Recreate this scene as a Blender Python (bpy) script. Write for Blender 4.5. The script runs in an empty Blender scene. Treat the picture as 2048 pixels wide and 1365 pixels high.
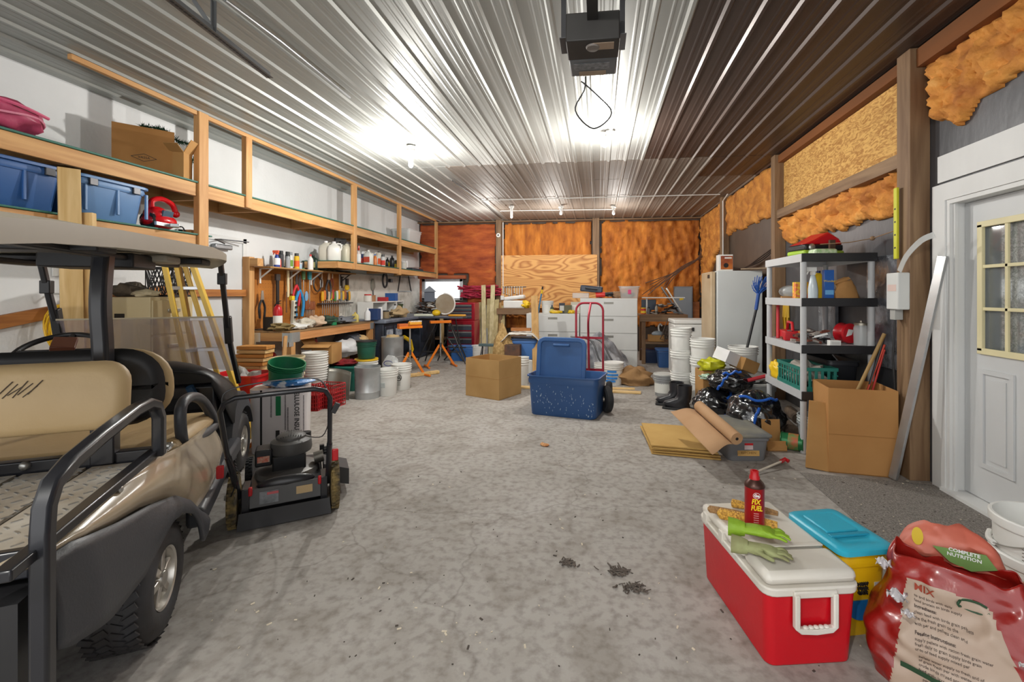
import bpy, bmesh, math, random
from math import sin, cos, tan, pi, radians, sqrt, atan2
from mathutils import Vector, Matrix, noise
rnd = random.Random(7)
D = bpy.data; SC = bpy.context.scene; COL = SC.collection
# ---------------------------------------------------------------- camera, world, exposure, light
CF, CX, CY, CT, CH = 900.0, 1085.5, 588.0, radians(7), 1.4
cam = D.objects.new('camera', D.cameras.new('camera')); COL.objects.link(cam)
cam.location = (0, 0, CH); cam.rotation_euler = (pi/2, 0, CT)
cam.data.sensor_width = 36; cam.data.lens = CF/2048*36
cam.data.shift_x = (1024-CX)/2048; cam.data.shift_y = -(682.5-CY)/2048
cam.data.clip_start = .05
SC.camera = cam
w = D.worlds.new('world'); SC.world = w; w.use_nodes = True
bg = w.node_tree.nodes['Background']; bg.inputs[0].default_value = (1, 1, 1, 1); bg.inputs[1].default_value = 1.4
SC.view_settings.view_transform = 'Standard'; SC.view_settings.look = 'None'
SC.view_settings.gamma = 1; SC.view_settings.exposure = .4; SC.view_settings.use_curve_mapping = False
def lamp(name, loc, power, size=.05, color=(1, .97, .92)):
    l = D.lights.new(name, 'POINT'); l.energy = power; l.shadow_soft_size = size; l.color = color
    o = D.objects.new(name, l); COL.objects.link(o); o.location = loc; return o
# ---------------------------------------------------------------- pixel rays -> points of the place
def ray(px, py):
    xc = (px-CX)/CF
    return (xc*cos(CT)-sin(CT), xc*sin(CT)+cos(CT), -(py-CY)/CF)
def at(px, py, Y): r = ray(px, py); t = Y/r[1]; return Vector((r[0]*t, Y, CH+r[2]*t))
def ax(px, py, X): r = ray(px, py); t = X/r[0]; return Vector((X, r[1]*t, CH+r[2]*t))
def fl(px, py, h=0): r = ray(px, py); t = (h-CH)/r[2]; return Vector((r[0]*t, r[1]*t, h))
# ---------------------------------------------------------------- materials
def C(h):
    h = h.lstrip('#'); v = [int(h[i:i+2], 16)/255 for i in (0, 2, 4)]
    return tuple(x/12.92 if x <= .04045 else ((x+.055)/1.055)**2.4 for x in v)
MC = {}
def M(name, col, rough=.55, metal=0, var=.12, scale=6, bump=0, bscale=60, stretch=(1, 1, 1), col2=None, thr=None, detail=4,
      trans=0, alpha=1, emit=0, coat=0, spec=None, sub=0, dist=0, coord='Object'):
    if name in MC: return MC[name]
    m = D.materials.new(name); m.use_nodes = True; nt = m.node_tree; N = nt.nodes; L = nt.links
    b = N['Principled BSDF']; c = C(col) if isinstance(col, str) else col
    b.inputs['Roughness'].default_value = rough; b.inputs['Metallic'].default_value = metal
    b.inputs['Transmission Weight'].default_value = trans; b.inputs['Alpha'].default_value = alpha
    b.inputs['Coat Weight'].default_value = coat; b.inputs['Coat Roughness'].default_value = .15
    if spec is not None: b.inputs['Specular IOR Level'].default_value = spec
    c2 = (C(col2) if isinstance(col2, str) else col2) if col2 else tuple(x*(1-var) for x in c)
    c1 = c if col2 else tuple(min(1, x*(1+var)) for x in c)
    if var or col2:
        tc = N.new('ShaderNodeTexCoord'); mp = N.new('ShaderNodeMapping'); L.new(tc.outputs[coord], mp.inputs[0])
        mp.inputs['Scale'].default_value = stretch
        nz = N.new('ShaderNodeTexNoise'); nz.inputs['Scale'].default_value = scale; nz.inputs['Detail'].default_value = detail
        nz.inputs['Distortion'].default_value = dist
        L.new(mp.outputs[0], nz.inputs['Vector'])
        rp = N.new('ShaderNodeValToRGB'); L.new(nz.outputs[0], rp.inputs[0])
        lo, hi = thr if thr else (.3, .7)
        rp.color_ramp.elements[0].position = lo; rp.color_ramp.elements[0].color = (*c2, 1)
        rp.color_ramp.elements[1].position = hi; rp.color_ramp.elements[1].color = (*c1, 1)
        L.new(rp.outputs[0], b.inputs['Base Color'])
    else: b.inputs['Base Color'].default_value = (*c, 1)
    if bump:
        tc = N.new('ShaderNodeTexCoord'); n2 = N.new('ShaderNodeTexNoise'); n2.inputs['Scale'].default_value = bscale; n2.inputs['Detail'].default_value = 5
        mp2 = N.new('ShaderNodeMapping'); mp2.inputs['Scale'].default_value = stretch
        L.new(tc.outputs[coord], mp2.inputs[0]); L.new(mp2.outputs[0], n2.inputs['Vector'])
        bp = N.new('ShaderNodeBump'); bp.inputs['Strength'].default_value = bump; bp.inputs['Distance'].default_value = .01
        L.new(n2.outputs[0], bp.inputs['Height']); L.new(bp.outputs[0], b.inputs['Normal'])
    if emit: b.inputs['Emission Color'].default_value = (*c, 1); b.inputs['Emission Strength'].default_value = emit
    m.diffuse_color = (*c, 1); MC[name] = m; return m
def wood(name, c1, c2, axis='x', sc=9, rough=.65):
    st = {'x': (.12, 1.6, 1.6), 'y': (1.6, .12, 1.6), 'z': (1.6, 1.6, .12)}[axis]
    return M(name+'_'+axis, c1, rough, col2=c2, scale=sc, stretch=st, dist=.8, detail=6, thr=(.32, .66), bump=.15, bscale=40)
def lum(axis): return wood('lumber', '#cfa068', '#b07d49', axis)
def pale(axis): return wood('pale_lumber', '#dfc08a', '#c09a5c', axis)
def old(axis): return wood('weathered_post', '#8f7355', '#6d5138', axis)
def plast(col, rough=.4, var=.05, **k): return M('plastic_'+col.strip('#')+('_%d' % int(rough*100)), col, rough, var=var, scale=3, **k)
def metal(col='#b8b8b4', rough=.35, **k): return M('metal_'+col.strip('#')+('_%d' % int(rough*100)), col, rough, metal=.85, **k)
BLK = M('black_plastic', '#1c1c1e', .45, var=.1); STEEL = metal(); DSTEEL = metal('#5a5a5c', .45)
CARD = M('cardboard', '#b98d55', .85, col2='#a87b45', scale=3, stretch=(1, 1, 1), bump=.05)
CARDD = M('cardboard_brown', '#a87843', .85, col2='#966834', scale=3)
RED = plast('#b3141c', .35); WHT = plast('#e4e4e0', .45); YEL = plast('#e8c020', .4); BLU = plast('#2d5486', .45)
GREY = plast('#85878a', .5); ORG = plast('#e07a20', .4); GRN = plast('#157a4a', .4); RUB = M('rubber', '#202022', .75, var=.25, scale=20)
GLASS = M('clear_glass', '#f2f5f5', .05, trans=.92, alpha=.4, var=0)
CLEAR = M('clear_plastic', '#e6eaea', .2, var=0, trans=.3, alpha=.55)
# ---------------------------------------------------------------- mesh building
class MB:
    def __init__(s): s.b = bmesh.new(); s.mi = 0
    def _x(s, vs, T):
        if T is not None:
            for v in vs: v.co = T @ v.co
        return s
    def _f(s, vs):
        try: f = s.b.faces.new(vs); f.material_index = s.mi; return f
        except ValueError: return None
    def box(s, c, d, rot=None, T=None):
        hx, hy, hz = d[0]/2, d[1]/2, d[2]/2
        R = Matrix.Translation(Vector(c)) @ (eul(rot) if rot else Matrix.Identity(4))
        if T is not None: R = T @ R
        v = [s.b.verts.new(R @ Vector((x*hx, y*hy, z*hz))) for x in (-1, 1) for y in (-1, 1) for z in (-1, 1)]
        for q in ((0, 1, 3, 2), (4, 6, 7, 5), (0, 4, 5, 1), (2, 3, 7, 6), (0, 2, 6, 4), (1, 5, 7, 3)): s._f([v[i] for i in q])
        return s
    def b2(s, lo, hi): return s.box([(a+b)/2 for a, b in zip(lo, hi)], [abs(b-a) for a, b in zip(lo, hi)])
    def ring(s, c, u, v, r, n, ru=None):
        ru = r if ru is None else ru
        return [s.b.verts.new(Vector(c)+u*(cos(2*pi*i/n)*ru)+v*(sin(2*pi*i/n)*r)) for i in range(n)]
    def skin(s, rings, closed=True, cap=True):
        for a, b in zip(rings, rings[1:]):
            n = len(a)
            for i in range(n if closed else n-1): s._f([a[i], a[(i+1) % n], b[(i+1) % n], b[i]])
        if cap and closed: s._f(rings[0][::-1]); s._f(rings[-1])
        return s
    def cyl(s, p, q, r, r2=None, n=14, cap=True):
        p, q = Vector(p), Vector(q); d = (q-p).normalized(); u = d.orthogonal().normalized(); v = d.cross(u)
        return s.skin([s.ring(p, u, v, r, n), s.ring(q, u, v, r if r2 is None else r2, n)], cap=cap)
    def tube(s, pts, r, n=8, closed=False, flat=None):
        pts = [Vector(p) for p in pts]; N = len(pts); rings = []; u = None
        for i, p in enumerate(pts):
            a = pts[(i-1) % N] if (closed or i) else p; b = pts[(i+1) % N] if (closed or i < N-1) else p
            d = (b-a).normalized() if (b-a).length > 1e-9 else Vector((0, 0, 1))
            if u is None: u = Vector(flat) if flat else d.orthogonal()
            u = (u-d*u.dot(d));
            if u.length < 1e-6: u = d.orthogonal()
            u.normalize(); v = d.cross(u)
            rr = r[i] if isinstance(r, (list, tuple)) else r
            rings.append(s.ring(p, u, v, rr, n))
        if closed: rings.append(rings[0])
        return s.skin(rings, cap=not closed)
    def rtube(s, pts, w, h, up, closed=False):
        # rectangular section bar along a path, 'up' fixes the section
        pts = [Vector(p) for p in pts]; up = Vector(up).normalized(); rings = []; N = len(pts)
        for i, p in enumerate(pts):
            a = pts[(i-1) % N] if (closed or i) else p; b = pts[(i+1) % N] if (closed or i < N-1) else p
            d = (b-a).normalized(); sd = d.cross(up).normalized(); nn = sd.cross(d)
            rings.append([s.b.verts.new(p+sd*x*w/2+nn*y*h/2) for x, y in ((-1, -1), (1, -1), (1, 1), (-1, 1))])
        if closed: rings.append(rings[0])
        return s.skin(rings, cap=not closed)
    def lathe(s, prof, n=24, c=(0, 0, 0), axis='z', T=None, cap=True):
        rings = []
        for r, z in prof:
            R = []
            for i in range(n):
                a = 2*pi*i/n; p = {'z': (r*cos(a), r*sin(a), z), 'y': (r*cos(a), z, r*sin(a)), 'x': (z, r*cos(a), r*sin(a))}[axis]
                p = Vector(p)+Vector(c); R.append(s.b.verts.new(T @ p if T is not None else p))
            rings.append(R)
        return s.skin(rings, cap=cap)
    def prism(s, pts, d, o=(0, 0, 0), u=(1, 0, 0), v=(0, 0, 1)):
        # outline in (u,v) plane extruded by vector d
        u, v, o, d = Vector(u), Vector(v), Vector(o), Vector(d)
        A = [s.b.verts.new(o+u*x+v*y) for x, y in pts]; B = [s.b.verts.new(p.co+d) for p in A]
        return s.skin([A, B])
    def quad(s, *p): s._f([s.b.verts.new(Vector(q)) for q in p]); return s
    def sph(s, c, r, n=12, m=8, sc=(1, 1, 1), T=None, nz=0, seed=0):
        rings = []
        for j in range(m+1):
            t = pi*j/m; R = []
            for i in range(n):
                a = 2*pi*i/n; p = Vector((sin(t)*cos(a), sin(t)*sin(a), cos(t)))
                k = 1+(nz*noise.noise(p*2.2+Vector((seed, seed*.7, 0))) if nz else 0)
                p = Vector((p.x*sc[0], p.y*sc[1], p.z*sc[2]))*r*k
                if j in (0, m): p.x *= 1; 
                p = (T @ p if T is not None else p)+Vector(c)
                R.append(s.b.verts.new(p))
            rings.append(R)
        s.skin(rings, cap=False); return s
    def grid(s, f, nu, nv):
        V = [[s.b.verts.new(Vector(f(i/nu, j/nv))) for j in range(nv+1)] for i in range(nu+1)]
        for i in range(nu):
            for j in range(nv): s._f([V[i][j], V[i+1][j], V[i+1][j+1], V[i][j+1]])
        return s
    def build(s, name, mats, parent=None, smooth=35, bevel=0, label=None, solid=0, sub=0, loc=None, rot=None):
        bmesh.ops.remove_doubles(s.b, verts=s.b.verts, dist=1e-5)
        bmesh.ops.recalc_face_normals(s.b, faces=s.b.faces)
        me = D.meshes.new(name); s.b.to_mesh(me); s.b.free()
        for m in (mats if isinstance(mats, (list, tuple)) else [mats]): me.materials.append(m)
        if smooth:
            for p in me.polygons: p.use_smooth = True
            me.set_sharp_from_angle(angle=radians(smooth))
        o = D.objects.new(name, me); COL.objects.link(o)
        if parent: o.parent = parent
        if loc is not None: o.location = loc
        if rot is not None: o.rotation_euler = rot
        if label: o['label'] = label
        if bevel:
            md = o.modifiers.new('bevel', 'BEVEL'); md.width = bevel; md.segments = 2; md.limit_method = 'ANGLE'; md.angle_limit = radians(40)
        if solid: md = o.modifiers.new('solid', 'SOLIDIFY'); md.thickness = solid; md.offset = 0
        if sub: md = o.modifiers.new('sub', 'SUBSURF'); md.levels = sub; md.render_levels = sub
        return o
def eul(r): return Matrix.Rotation(r[2], 4, 'Z') @ Matrix.Rotation(r[1], 4, 'Y') @ Matrix.Rotation(r[0], 4, 'X')
def TR(loc=(0, 0, 0), rot=(0, 0, 0)): return Matrix.Translation(Vector(loc)) @ eul(rot)
def tag(o, label, cat, group=None):
    o['label'] = label; o['category'] = cat
    if group: o['group'] = group
    return o
def thing(name, label, cat, loc=(0, 0, 0), rz=0, group=None, rot=None):
    o = D.objects.new(name, None); COL.objects.link(o); o.empty_display_size = .1
    o.location = loc; o.rotation_euler = rot if rot else (0, 0, rz); return tag(o, label, cat, group)
def struct(o): o['kind'] = 'structure'; return o
def dup(o, loc, rz=None, label=None, rot=None):
    r = o.copy(); COL.objects.link(r); r.location = loc
    if rz is not None: r.rotation_euler = (0, 0, rz)
    if rot is not None: r.rotation_euler = rot
    if label: r['label'] = label
    for ch in kids.get(o.name, o.children):
        c = ch.copy(); COL.objects.link(c); c.parent = r
        for g in list(ch.children): e = g.copy(); COL.objects.link(e); e.parent = c
    return r
kids = {}
def text(body, size, mat, parent=None, loc=(0, 0, 0), rot=(pi/2, 0, 0), name='lettering', depth=.0006, align='CENTER', bold=0, sx=1, shear=0):
    cu = D.curves.new(name, 'FONT'); cu.body = body; cu.size = size; cu.extrude = depth; cu.align_x = align; cu.align_y = 'CENTER'
    cu.offset = bold; cu.shear = shear; cu.resolution_u = 2
    t = D.objects.new(name+'_src', cu); COL.objects.link(t)
    dg = bpy.context.evaluated_depsgraph_get(); me = D.meshes.new_from_object(t.evaluated_get(dg))
    D.objects.remove(t); D.curves.remove(cu); me.name = name; me.materials.clear(); me.materials.append(mat)
    o = D.objects.new(name, me); COL.objects.link(o); o.location = loc; o.rotation_euler = rot; o.scale = (sx, 1, 1)
    if parent: o.parent = parent
    return o
def arcpts(c, r, a0, a1, n, u=(1, 0, 0), v=(0, 0, 1)):
    c, u, v = Vector(c), Vector(u), Vector(v)
    return [c+u*(r*cos(a0+(a1-a0)*i/n))+v*(r*sin(a0+(a1-a0)*i/n)) for i in range(n+1)]
def smoothpath(pts, k=4):
    P = [Vector(p) for p in pts]; out = []
    for i in range(len(P)-1):
        a, b, c, d = P[max(0, i-1)], P[i], P[i+1], P[min(len(P)-1, i+2)]
        for j in range(k):
            t = j/k; out.append(.5*((2*b)+(c-a)*t+(2*a-5*b+4*c-d)*t*t+(3*b-a-3*c+d)*t**3))
    out.append(P[-1]); return out
# ---------------------------------------------------------------- the room
XL, XR, YB, YF, ZC = -4.58, 2.46, 11.15, -1.6, 3.245
lamp('bulb_or_fill_light', (-2.3, 5.33, 2.86), 130, .03)
lamp('bulb_or_fill_light', (.08, 5.1, 2.84), 82, .03)
lamp('bulb_or_fill_light', (-.9, -1.1, 3.0), 150, .05)  # fill lamp added behind the camera to brighten the foreground
for x in (-2.35, -.95, .4): lamp('bulb_or_fill_light', (x, 9.5, 2.72), 30, .05)  # fill lamps added below the back row, whose own fixtures stay unlit
# floor
def floor_mat():
    m = D.materials.new('concrete'); m.use_nodes = True; nt = m.node_tree; N = nt.nodes; L = nt.links; b = N['Principled BSDF']
    tc = N.new('ShaderNodeTexCoord')
    def nz(s, d, dis=0):
        n = N.new('ShaderNodeTexNoise'); n.inputs['Scale'].default_value = s; n.inputs['Detail'].default_value = d; n.inputs['Distortion'].default_value = dis
        L.new(tc.outputs['Object'], n.inputs['Vector']); return n
    def ramp(src, stops):
        r = N.new('ShaderNodeValToRGB'); L.new(src, r.inputs[0])
        while len(r.color_ramp.elements) < len(stops): r.color_ramp.elements.new(.5)
        for e, (p, c) in zip(r.color_ramp.elements, stops): e.position = p; e.color = (*C(c), 1)
        return r
    a = ramp(nz(.7, 8, .6).outputs[0], [(.3, '#9a9691'), (.5, '#a5a19c'), (.72, '#aeaaa6')])
    f = ramp(nz(22, 8).outputs[0], [(.3, '#a9a29b'), (.55, '#ffffff')])
    g = ramp(nz(3.2, 9, 1.2).outputs[0], [(.34, '#d9d4ce'), (.5, '#f6f4f2'), (.8, '#ffffff')])
    def mul(x, y, k):
        mx = N.new('ShaderNodeMixRGB'); mx.blend_type = 'MULTIPLY'; mx.inputs[0].default_value = k
        L.new(x.outputs[0], mx.inputs[1]); L.new(y.outputs[0], mx.inputs[2]); return mx
    c = mul(mul(a, f, .55), g, .8)
    # hairline cracks
    v = N.new('ShaderNodeTexVoronoi'); v.feature = 'DISTANCE_TO_EDGE'; v.inputs['Scale'].default_value = .55
    wn = nz(2.5, 6); ad = N.new('ShaderNodeVectorMath'); ad.operation = 'MULTIPLY_ADD'
    L.new(wn.outputs['Color'], ad.inputs[0]); ad.inputs[1].default_value = (.5, .5, .5); L.new(tc.outputs['Object'], ad.inputs[2])
    L.new(ad.outputs[0], v.inputs['Vector'])
    cr = ramp(v.outputs['Distance'], [(0, '#8a8078'), (.006, '#ffffff')])
    c = mul(c, cr, .35)
    L.new(c.outputs[0], b.inputs['Base Color']); b.inputs['Roughness'].default_value = .78
    bp = N.new('ShaderNodeBump'); bp.inputs['Strength'].default_value = .25; bp.inputs['Distance'].default_value = .004
    L.new(nz(60, 6).outputs[0], bp.inputs['Height']); L.new(bp.outputs[0], b.inputs['Normal'])
    return m
struct(MB().b2((XL-.1, YF, -.1), (XR+.4, YB+.1, 0)).build('floor', floor_mat(), smooth=0))
# ribbed steel ceiling
def ceiling():
    mg = M('ceiling_grey', '#a3a5a1', .42, metal=.35, var=.05, scale=2, stretch=(6, .15, 1))
    md = M('ceiling_brown', '#4d403a', .4, metal=.3, col2='#463a34', scale=3, stretch=(5, .3, 1))
    mt = M('ceiling_taupe', '#80766c', .55, metal=.1, var=.06, scale=2, stretch=(6, .15, 1))
    pitch = .2286; b = MB(); prof = []
    x = XL-.05
    while x < XR+.1:
        for dx, z in ((0, 0), (.072, 0), (.082, .0022), (.092, .0022), (.102, 0), (.128, 0), (.138, .0022), (.148, .0022), (.158, 0), (.176, 0), (.192, .019), (.215, .019)):
            prof.append((x+dx, ZC-z))
        x += pitch
    ys = [YF, 1.2, 3.9, 6.29, 6.295, 7.3, 7.305, 9, YB+.05]
    V = [[b.b.verts.new((px, y, z-(.003 if y > 6.292 else 0)-(.002 if y > 7.302 else 0))) for y in ys] for px, z in prof]
    for i in range(len(prof)-1):
        for j in range(len(ys)-1):
            xm = (prof[i][0]+prof[i+1][0])/2; ym = (ys[j]+ys[j+1])/2
            b.mi = 1 if (xm > .66 and ym < 6.29) or (xm > 1.57 and ym < 7.3) else (2 if ym > 6.29 and xm > -2.2 else 0)
            b._f([V[i][j], V[i+1][j], V[i+1][j+1], V[i][j+1]])
    b.mi = 0; b.b2((XL-.1, YF, ZC+.06), (XR+.4, YB+.1, ZC+.1))
    return struct(b.build('ceiling', [mg, md, mt], smooth=0))
ceiling()
WLM = M('white_plaster', '#dcdddd', .8, var=.03, scale=2, bump=.35, bscale=22)
struct(MB().b2((XL-.12, YF, 0), (XL, YB+.1, ZC+.06)).build('wall_left', WLM, smooth=0))
# back wall around the window opening
WX0, WX1, WZ0, WZ1 = -4.5, -3.42, 1.24, 1.78
FOAMF = M('foam_flat', '#c4701f', .9, col2='#a5541a', scale=2.5, stretch=(2, 2, .5), bump=.6, bscale=9, detail=8)
b = MB()
b.b2((XL-.1, YB, 0), (WX0, YB+.12, ZC)); b.b2((WX1, YB, 0), (XR+.4, YB+.12, ZC)); b.b2((WX0, YB, 0), (WX1, YB+.12, WZ0)); b.b2((WX0, YB, WZ1), (WX1, YB+.12, ZC))
struct(b.build('wall_back', M('dark_sheathing', '#4a4039', .8, var=.2), smooth=0))
b = MB()
for lo, hi in (((WX0, WZ1-.07), (WX1, WZ1)), ((WX0, WZ0), (WX1, WZ0+.05)), ((WX0, WZ0), (WX0+.08, WZ1)), ((WX1-.08, WZ0), (WX1, WZ1))):
    b.b2((lo[0], YB-.03, lo[1]), (hi[0], YB+.06, hi[1]))
wn = struct(b.build('window_1', plast('#c9d0d6', .4), smooth=0, bevel=.004))
MB().b2((WX0+.06, YB+.035, WZ0+.03), (WX1-.06, YB+.04, WZ1-.05)).build('window_pane', M('bright_glass', '#ffffff', .05, var=0, trans=.3, alpha=.12), wn, smooth=0)
b = MB(); b.b2((WX0-.06, YB-.12, WZ1), (WX1+.1, YB-.03, WZ1+.09)); b.b2((WX0-.06, YB-.1, .95), (WX0, YB-.03, WZ1))
struct(b.build('trim_1', wood('red_wood', '#b5663c', '#93472a', 'x'), smooth=0))
# right wall: sheathing with a door opening
DY0, DY1, DZ = 2.58, 3.50, 2.06
SH = M('vapour_sheet', '#55565a', .38, col2='#3f4044', scale=3, stretch=(1, 1, .4), bump=.25, bscale=14)
SHB = M('brown_sheet', '#5a4c40', .5, col2='#4b3f35', scale=3, bump=.2, bscale=10)
def rw(b, y0, y1, z0, z1): b.b2((XR, y0, z0), (XR+.12, y1, z1))
b = MB(); rw(b, YF, DY0, 0, ZC); rw(b, DY0, DY1, DZ, ZC); rw(b, DY1, 6.28, 0, ZC); b.mi = 1; rw(b, 6.28, YB, 0, ZC)
struct(b.build('wall_right', [SH, SHB], smooth=0))
# posts of the right wall
def post(b, x0, x1, y0, y1, z0=0, z1=ZC): b.b2((x0, y0, z0), (x1, y1, z1))
for i, (y0, y1) in enumerate(((3.68, 3.83), (6.28, 6.41), (8.85, 8.98))):
    b = MB(); b.b2((2.318, y0, 0), (XR-.002, y1, ZC-.003))
    o = struct(b.build('trim_%d' % (i+2), old('z'), smooth=0, bevel=.004))
# beam under the ceiling along the right wall, and girts
b = MB(); b.b2((2.36, .0, 3.09), (XR-.002, 3.675, ZC-.02)); b.b2((2.36, 3.835, 3.13), (XR-.002, 6.275, ZC-.02)); 
struct(b.build('trim_5', M('orange_plank', '#8f521f', .8, col2='#5f3a1a', scale=3, stretch=(1, .2, 1)), smooth=0))
b = MB(); b.b2((2.34, 3.835, 2.39), (XR-.002, 6.275, 2.5)); struct(b.build('trim_6', old('y'), smooth=0))
b = MB(); b.b2((2.35, 6.415, 1.5), (XR-.002, 8.3, 1.56)); struct(b.build('trim_7', wood('ledger', '#b59a78', '#97795a', 'y'), smooth=0))
# back wall posts and top plate
for i, (x0, x1) in enumerate(((-2.52, -2.38), (-.13, .03))):
    struct(MB().b2((x0, YB-.18, 0), (x1, YB-.002, ZC-.003)).build('trim_%d' % (i+8), old('z'), smooth=0, bevel=.004))
b = MB(); b.b2((XL, YB-.14, ZC-.05), (XR, YB-.001, ZC-.021)); struct(b.build('trim_10', old('x'), smooth=0))
# ---- sprayed foam
def inpoly(x, y, P):
    c = False; j = len(P)-1
    for i in range(len(P)):
        if (P[i][1] > y) != (P[j][1] > y) and x < (P[j][0]-P[i][0])*(y-P[i][1])/(P[j][1]-P[i][1])+P[i][0]: c = not c
        j = i
    return c
def pdist(x, y, P):
    d = 9; j = len(P)-1
    for i in range(len(P)):
        ax_, ay = P[j]; bx, by = P[i]; dx, dy = bx-ax_, by-ay; t = max(0, min(1, ((x-ax_)*dx+(y-ay)*dy)/(dx*dx+dy*dy+1e-9)))
        d = min(d, math.hypot(x-ax_-t*dx, y-ay-t*dy)); j = i
    return d
def foam(P, O, u, v, n, th=.07, amp=.035, res=.03, jag=.05, streak=(1, 1), fs=9):
    O, u, v, n = Vector(O), Vector(u), Vector(v), Vector(n); b = MB()
    x0, x1 = min(p[0] for p in P), max(p[0] for p in P); y0, y1 = min(p[1] for p in P), max(p[1] for p in P)
    nx, ny = int((x1-x0)/res)+2, int((y1-y0)/res)+2; V = {}
    for i in range(-1, nx+1):
        for j in range(-1, ny+1):
            x, y = x0+i*res, y0+j*res; q = Vector((x*7, y*7, O.x+O.y))
            xx, yy = x+jag*noise.noise(q), y+jag*noise.noise(q+Vector((9, 3, 1)))
            if not inpoly(xx, yy, P): continue
            d = min(1, pdist(xx, yy, P)/.06)
            h = noise.turbulence_vector if 0 else None
            q = Vector((x*fs*streak[0], y*fs*streak[1], O.x*3+1))
            h = th*sqrt(d)+amp*d*(noise.noise(q*.7)+.6*(.55-noise.voronoi(q*(1.6 if fs > 10 else 1.1)+Vector((noise.noise(q), 0, 0)))[0][0])*1.6+.4*noise.noise(q*4))
            V[i, j] = b.b.verts.new(O+u*x+v*y+n*max(.004, h))
    for (i, j) in V:
        k = [(i, j), (i+1, j), (i+1, j+1), (i, j+1)]
        if all(q in V for q in k): b._f([V[q] for q in k])
    # skirt back to the wall
    ed = [e for e in b.b.edges if len(e.link_faces) == 1]
    r = bmesh.ops.extrude_edge_only(b.b, edges=ed)
    for g in r['geom']:
        if isinstance(g, bmesh.types.BMVert): g.co -= n*((g.co-O).dot(n)-.001)
    bmesh.ops.smooth_vert(b.b, verts=list(V.values()), factor=.12, use_axis_x=True, use_axis_y=True, use_axis_z=True)
    return b
def foam_mat(name, c1, c2, c3, st=(1, 1, 1)):
    m = M(name, c1, .85, col2=c2, scale=5, stretch=st, bump=1, bscale=34, detail=9, thr=(.28, .62))
    rp = [n for n in m.node_tree.nodes if n.type == 'VALTORGB'][0]; e = rp.color_ramp.elements.new(.8); e.color = (*C(c3), 1); return m
FO = foam_mat('foam_orange', '#dc9644', '#a5622a', '#ecb368'); FOB = foam_mat('foam_back', '#cf7f30', '#94501e', '#e29c4a', (1.6, 1, .45))
FR = foam_mat('foam_flare_red', '#bf6230', '#8a3a20', '#d08040', (.5, 1, 1.8))  # red cast of lens flare put into this bay's foam colour
Yw = YB-.001
def back(P, mat, label, **k):
    o = foam(P, (0, Yw, 0), (1, 0, 0), (0, 0, 1), (0, -1, 0), **k).build('foam_insulation', mat, smooth=80); return tag(o, label, 'insulation')
back([(XL+.01, .95), (WX0-.08, .95), (WX0-.08, WZ1+.1), (WX1+.12, WZ1+.1), (WX1+.12, .4), (-2.54, .4), (-2.54, ZC-.06), (XL+.01, ZC-.06)], FR,
     'orange spray foam bay with painted flare red around the bright window on back wall', th=.05, amp=.03, res=.04, streak=(.5, 1.6))
back([(-2.36, .5), (-.15, .5), (-.15, ZC-.06), (-2.36, ZC-.06)], FOB, 'orange spray foam showing above the plywood sheet on back wall', th=.05, amp=.05, res=.04, streak=(2, .4))
back([(.05, .6), (XR-.03, .6), (XR-.03, ZC-.06), (.05, ZC-.06)], FOB, 'wide lumpy orange spray foam bay right of the plywood sheet', th=.06, amp=.09, res=.04, streak=(1.2, .7))
def side(P, mat, label, X=XR-.001, **k):
    o = foam(P, (X, 0, 0), (0, 1, 0), (0, 0, 1), (-1, 0, 0), **k).build('foam_insulation', mat, smooth=80); return tag(o, label, 'insulation')
def yz(*pp, X=2.4): return [tuple(ax(a, b_, X)[1:]) for a, b_ in pp]
side([(3.66, 3.1)]+yz((1862, 238), (1905, 248), (1945, 200), (2048, 140))+[(1.8, 2.5), (1.8, 3.1)], FO, 'thick orange spray foam patch high above the white door', amp=.075, th=.07, fs=13, res=.02)
side(yz((1797, 330), (1740, 370), (1700, 350), (1640, 405), (1560, 432), (1562, 478), (1580, 492), (1650, 468), (1797, 425)), FO, 'bulging orange spray foam band below the chipboard panel', amp=.08, th=.07, fs=13, res=.02)
side([(6.43, 3.22)]+yz((1543, 432), (1490, 455), (1452, 470), (1428, 515), (1415, 560), (1415, 590))+[(YB-.1, 1.4), (YB-.1, 3.22)], FO, 'orange spray foam along right wall beyond the second post', amp=.05, th=.06, res=.03)
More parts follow.
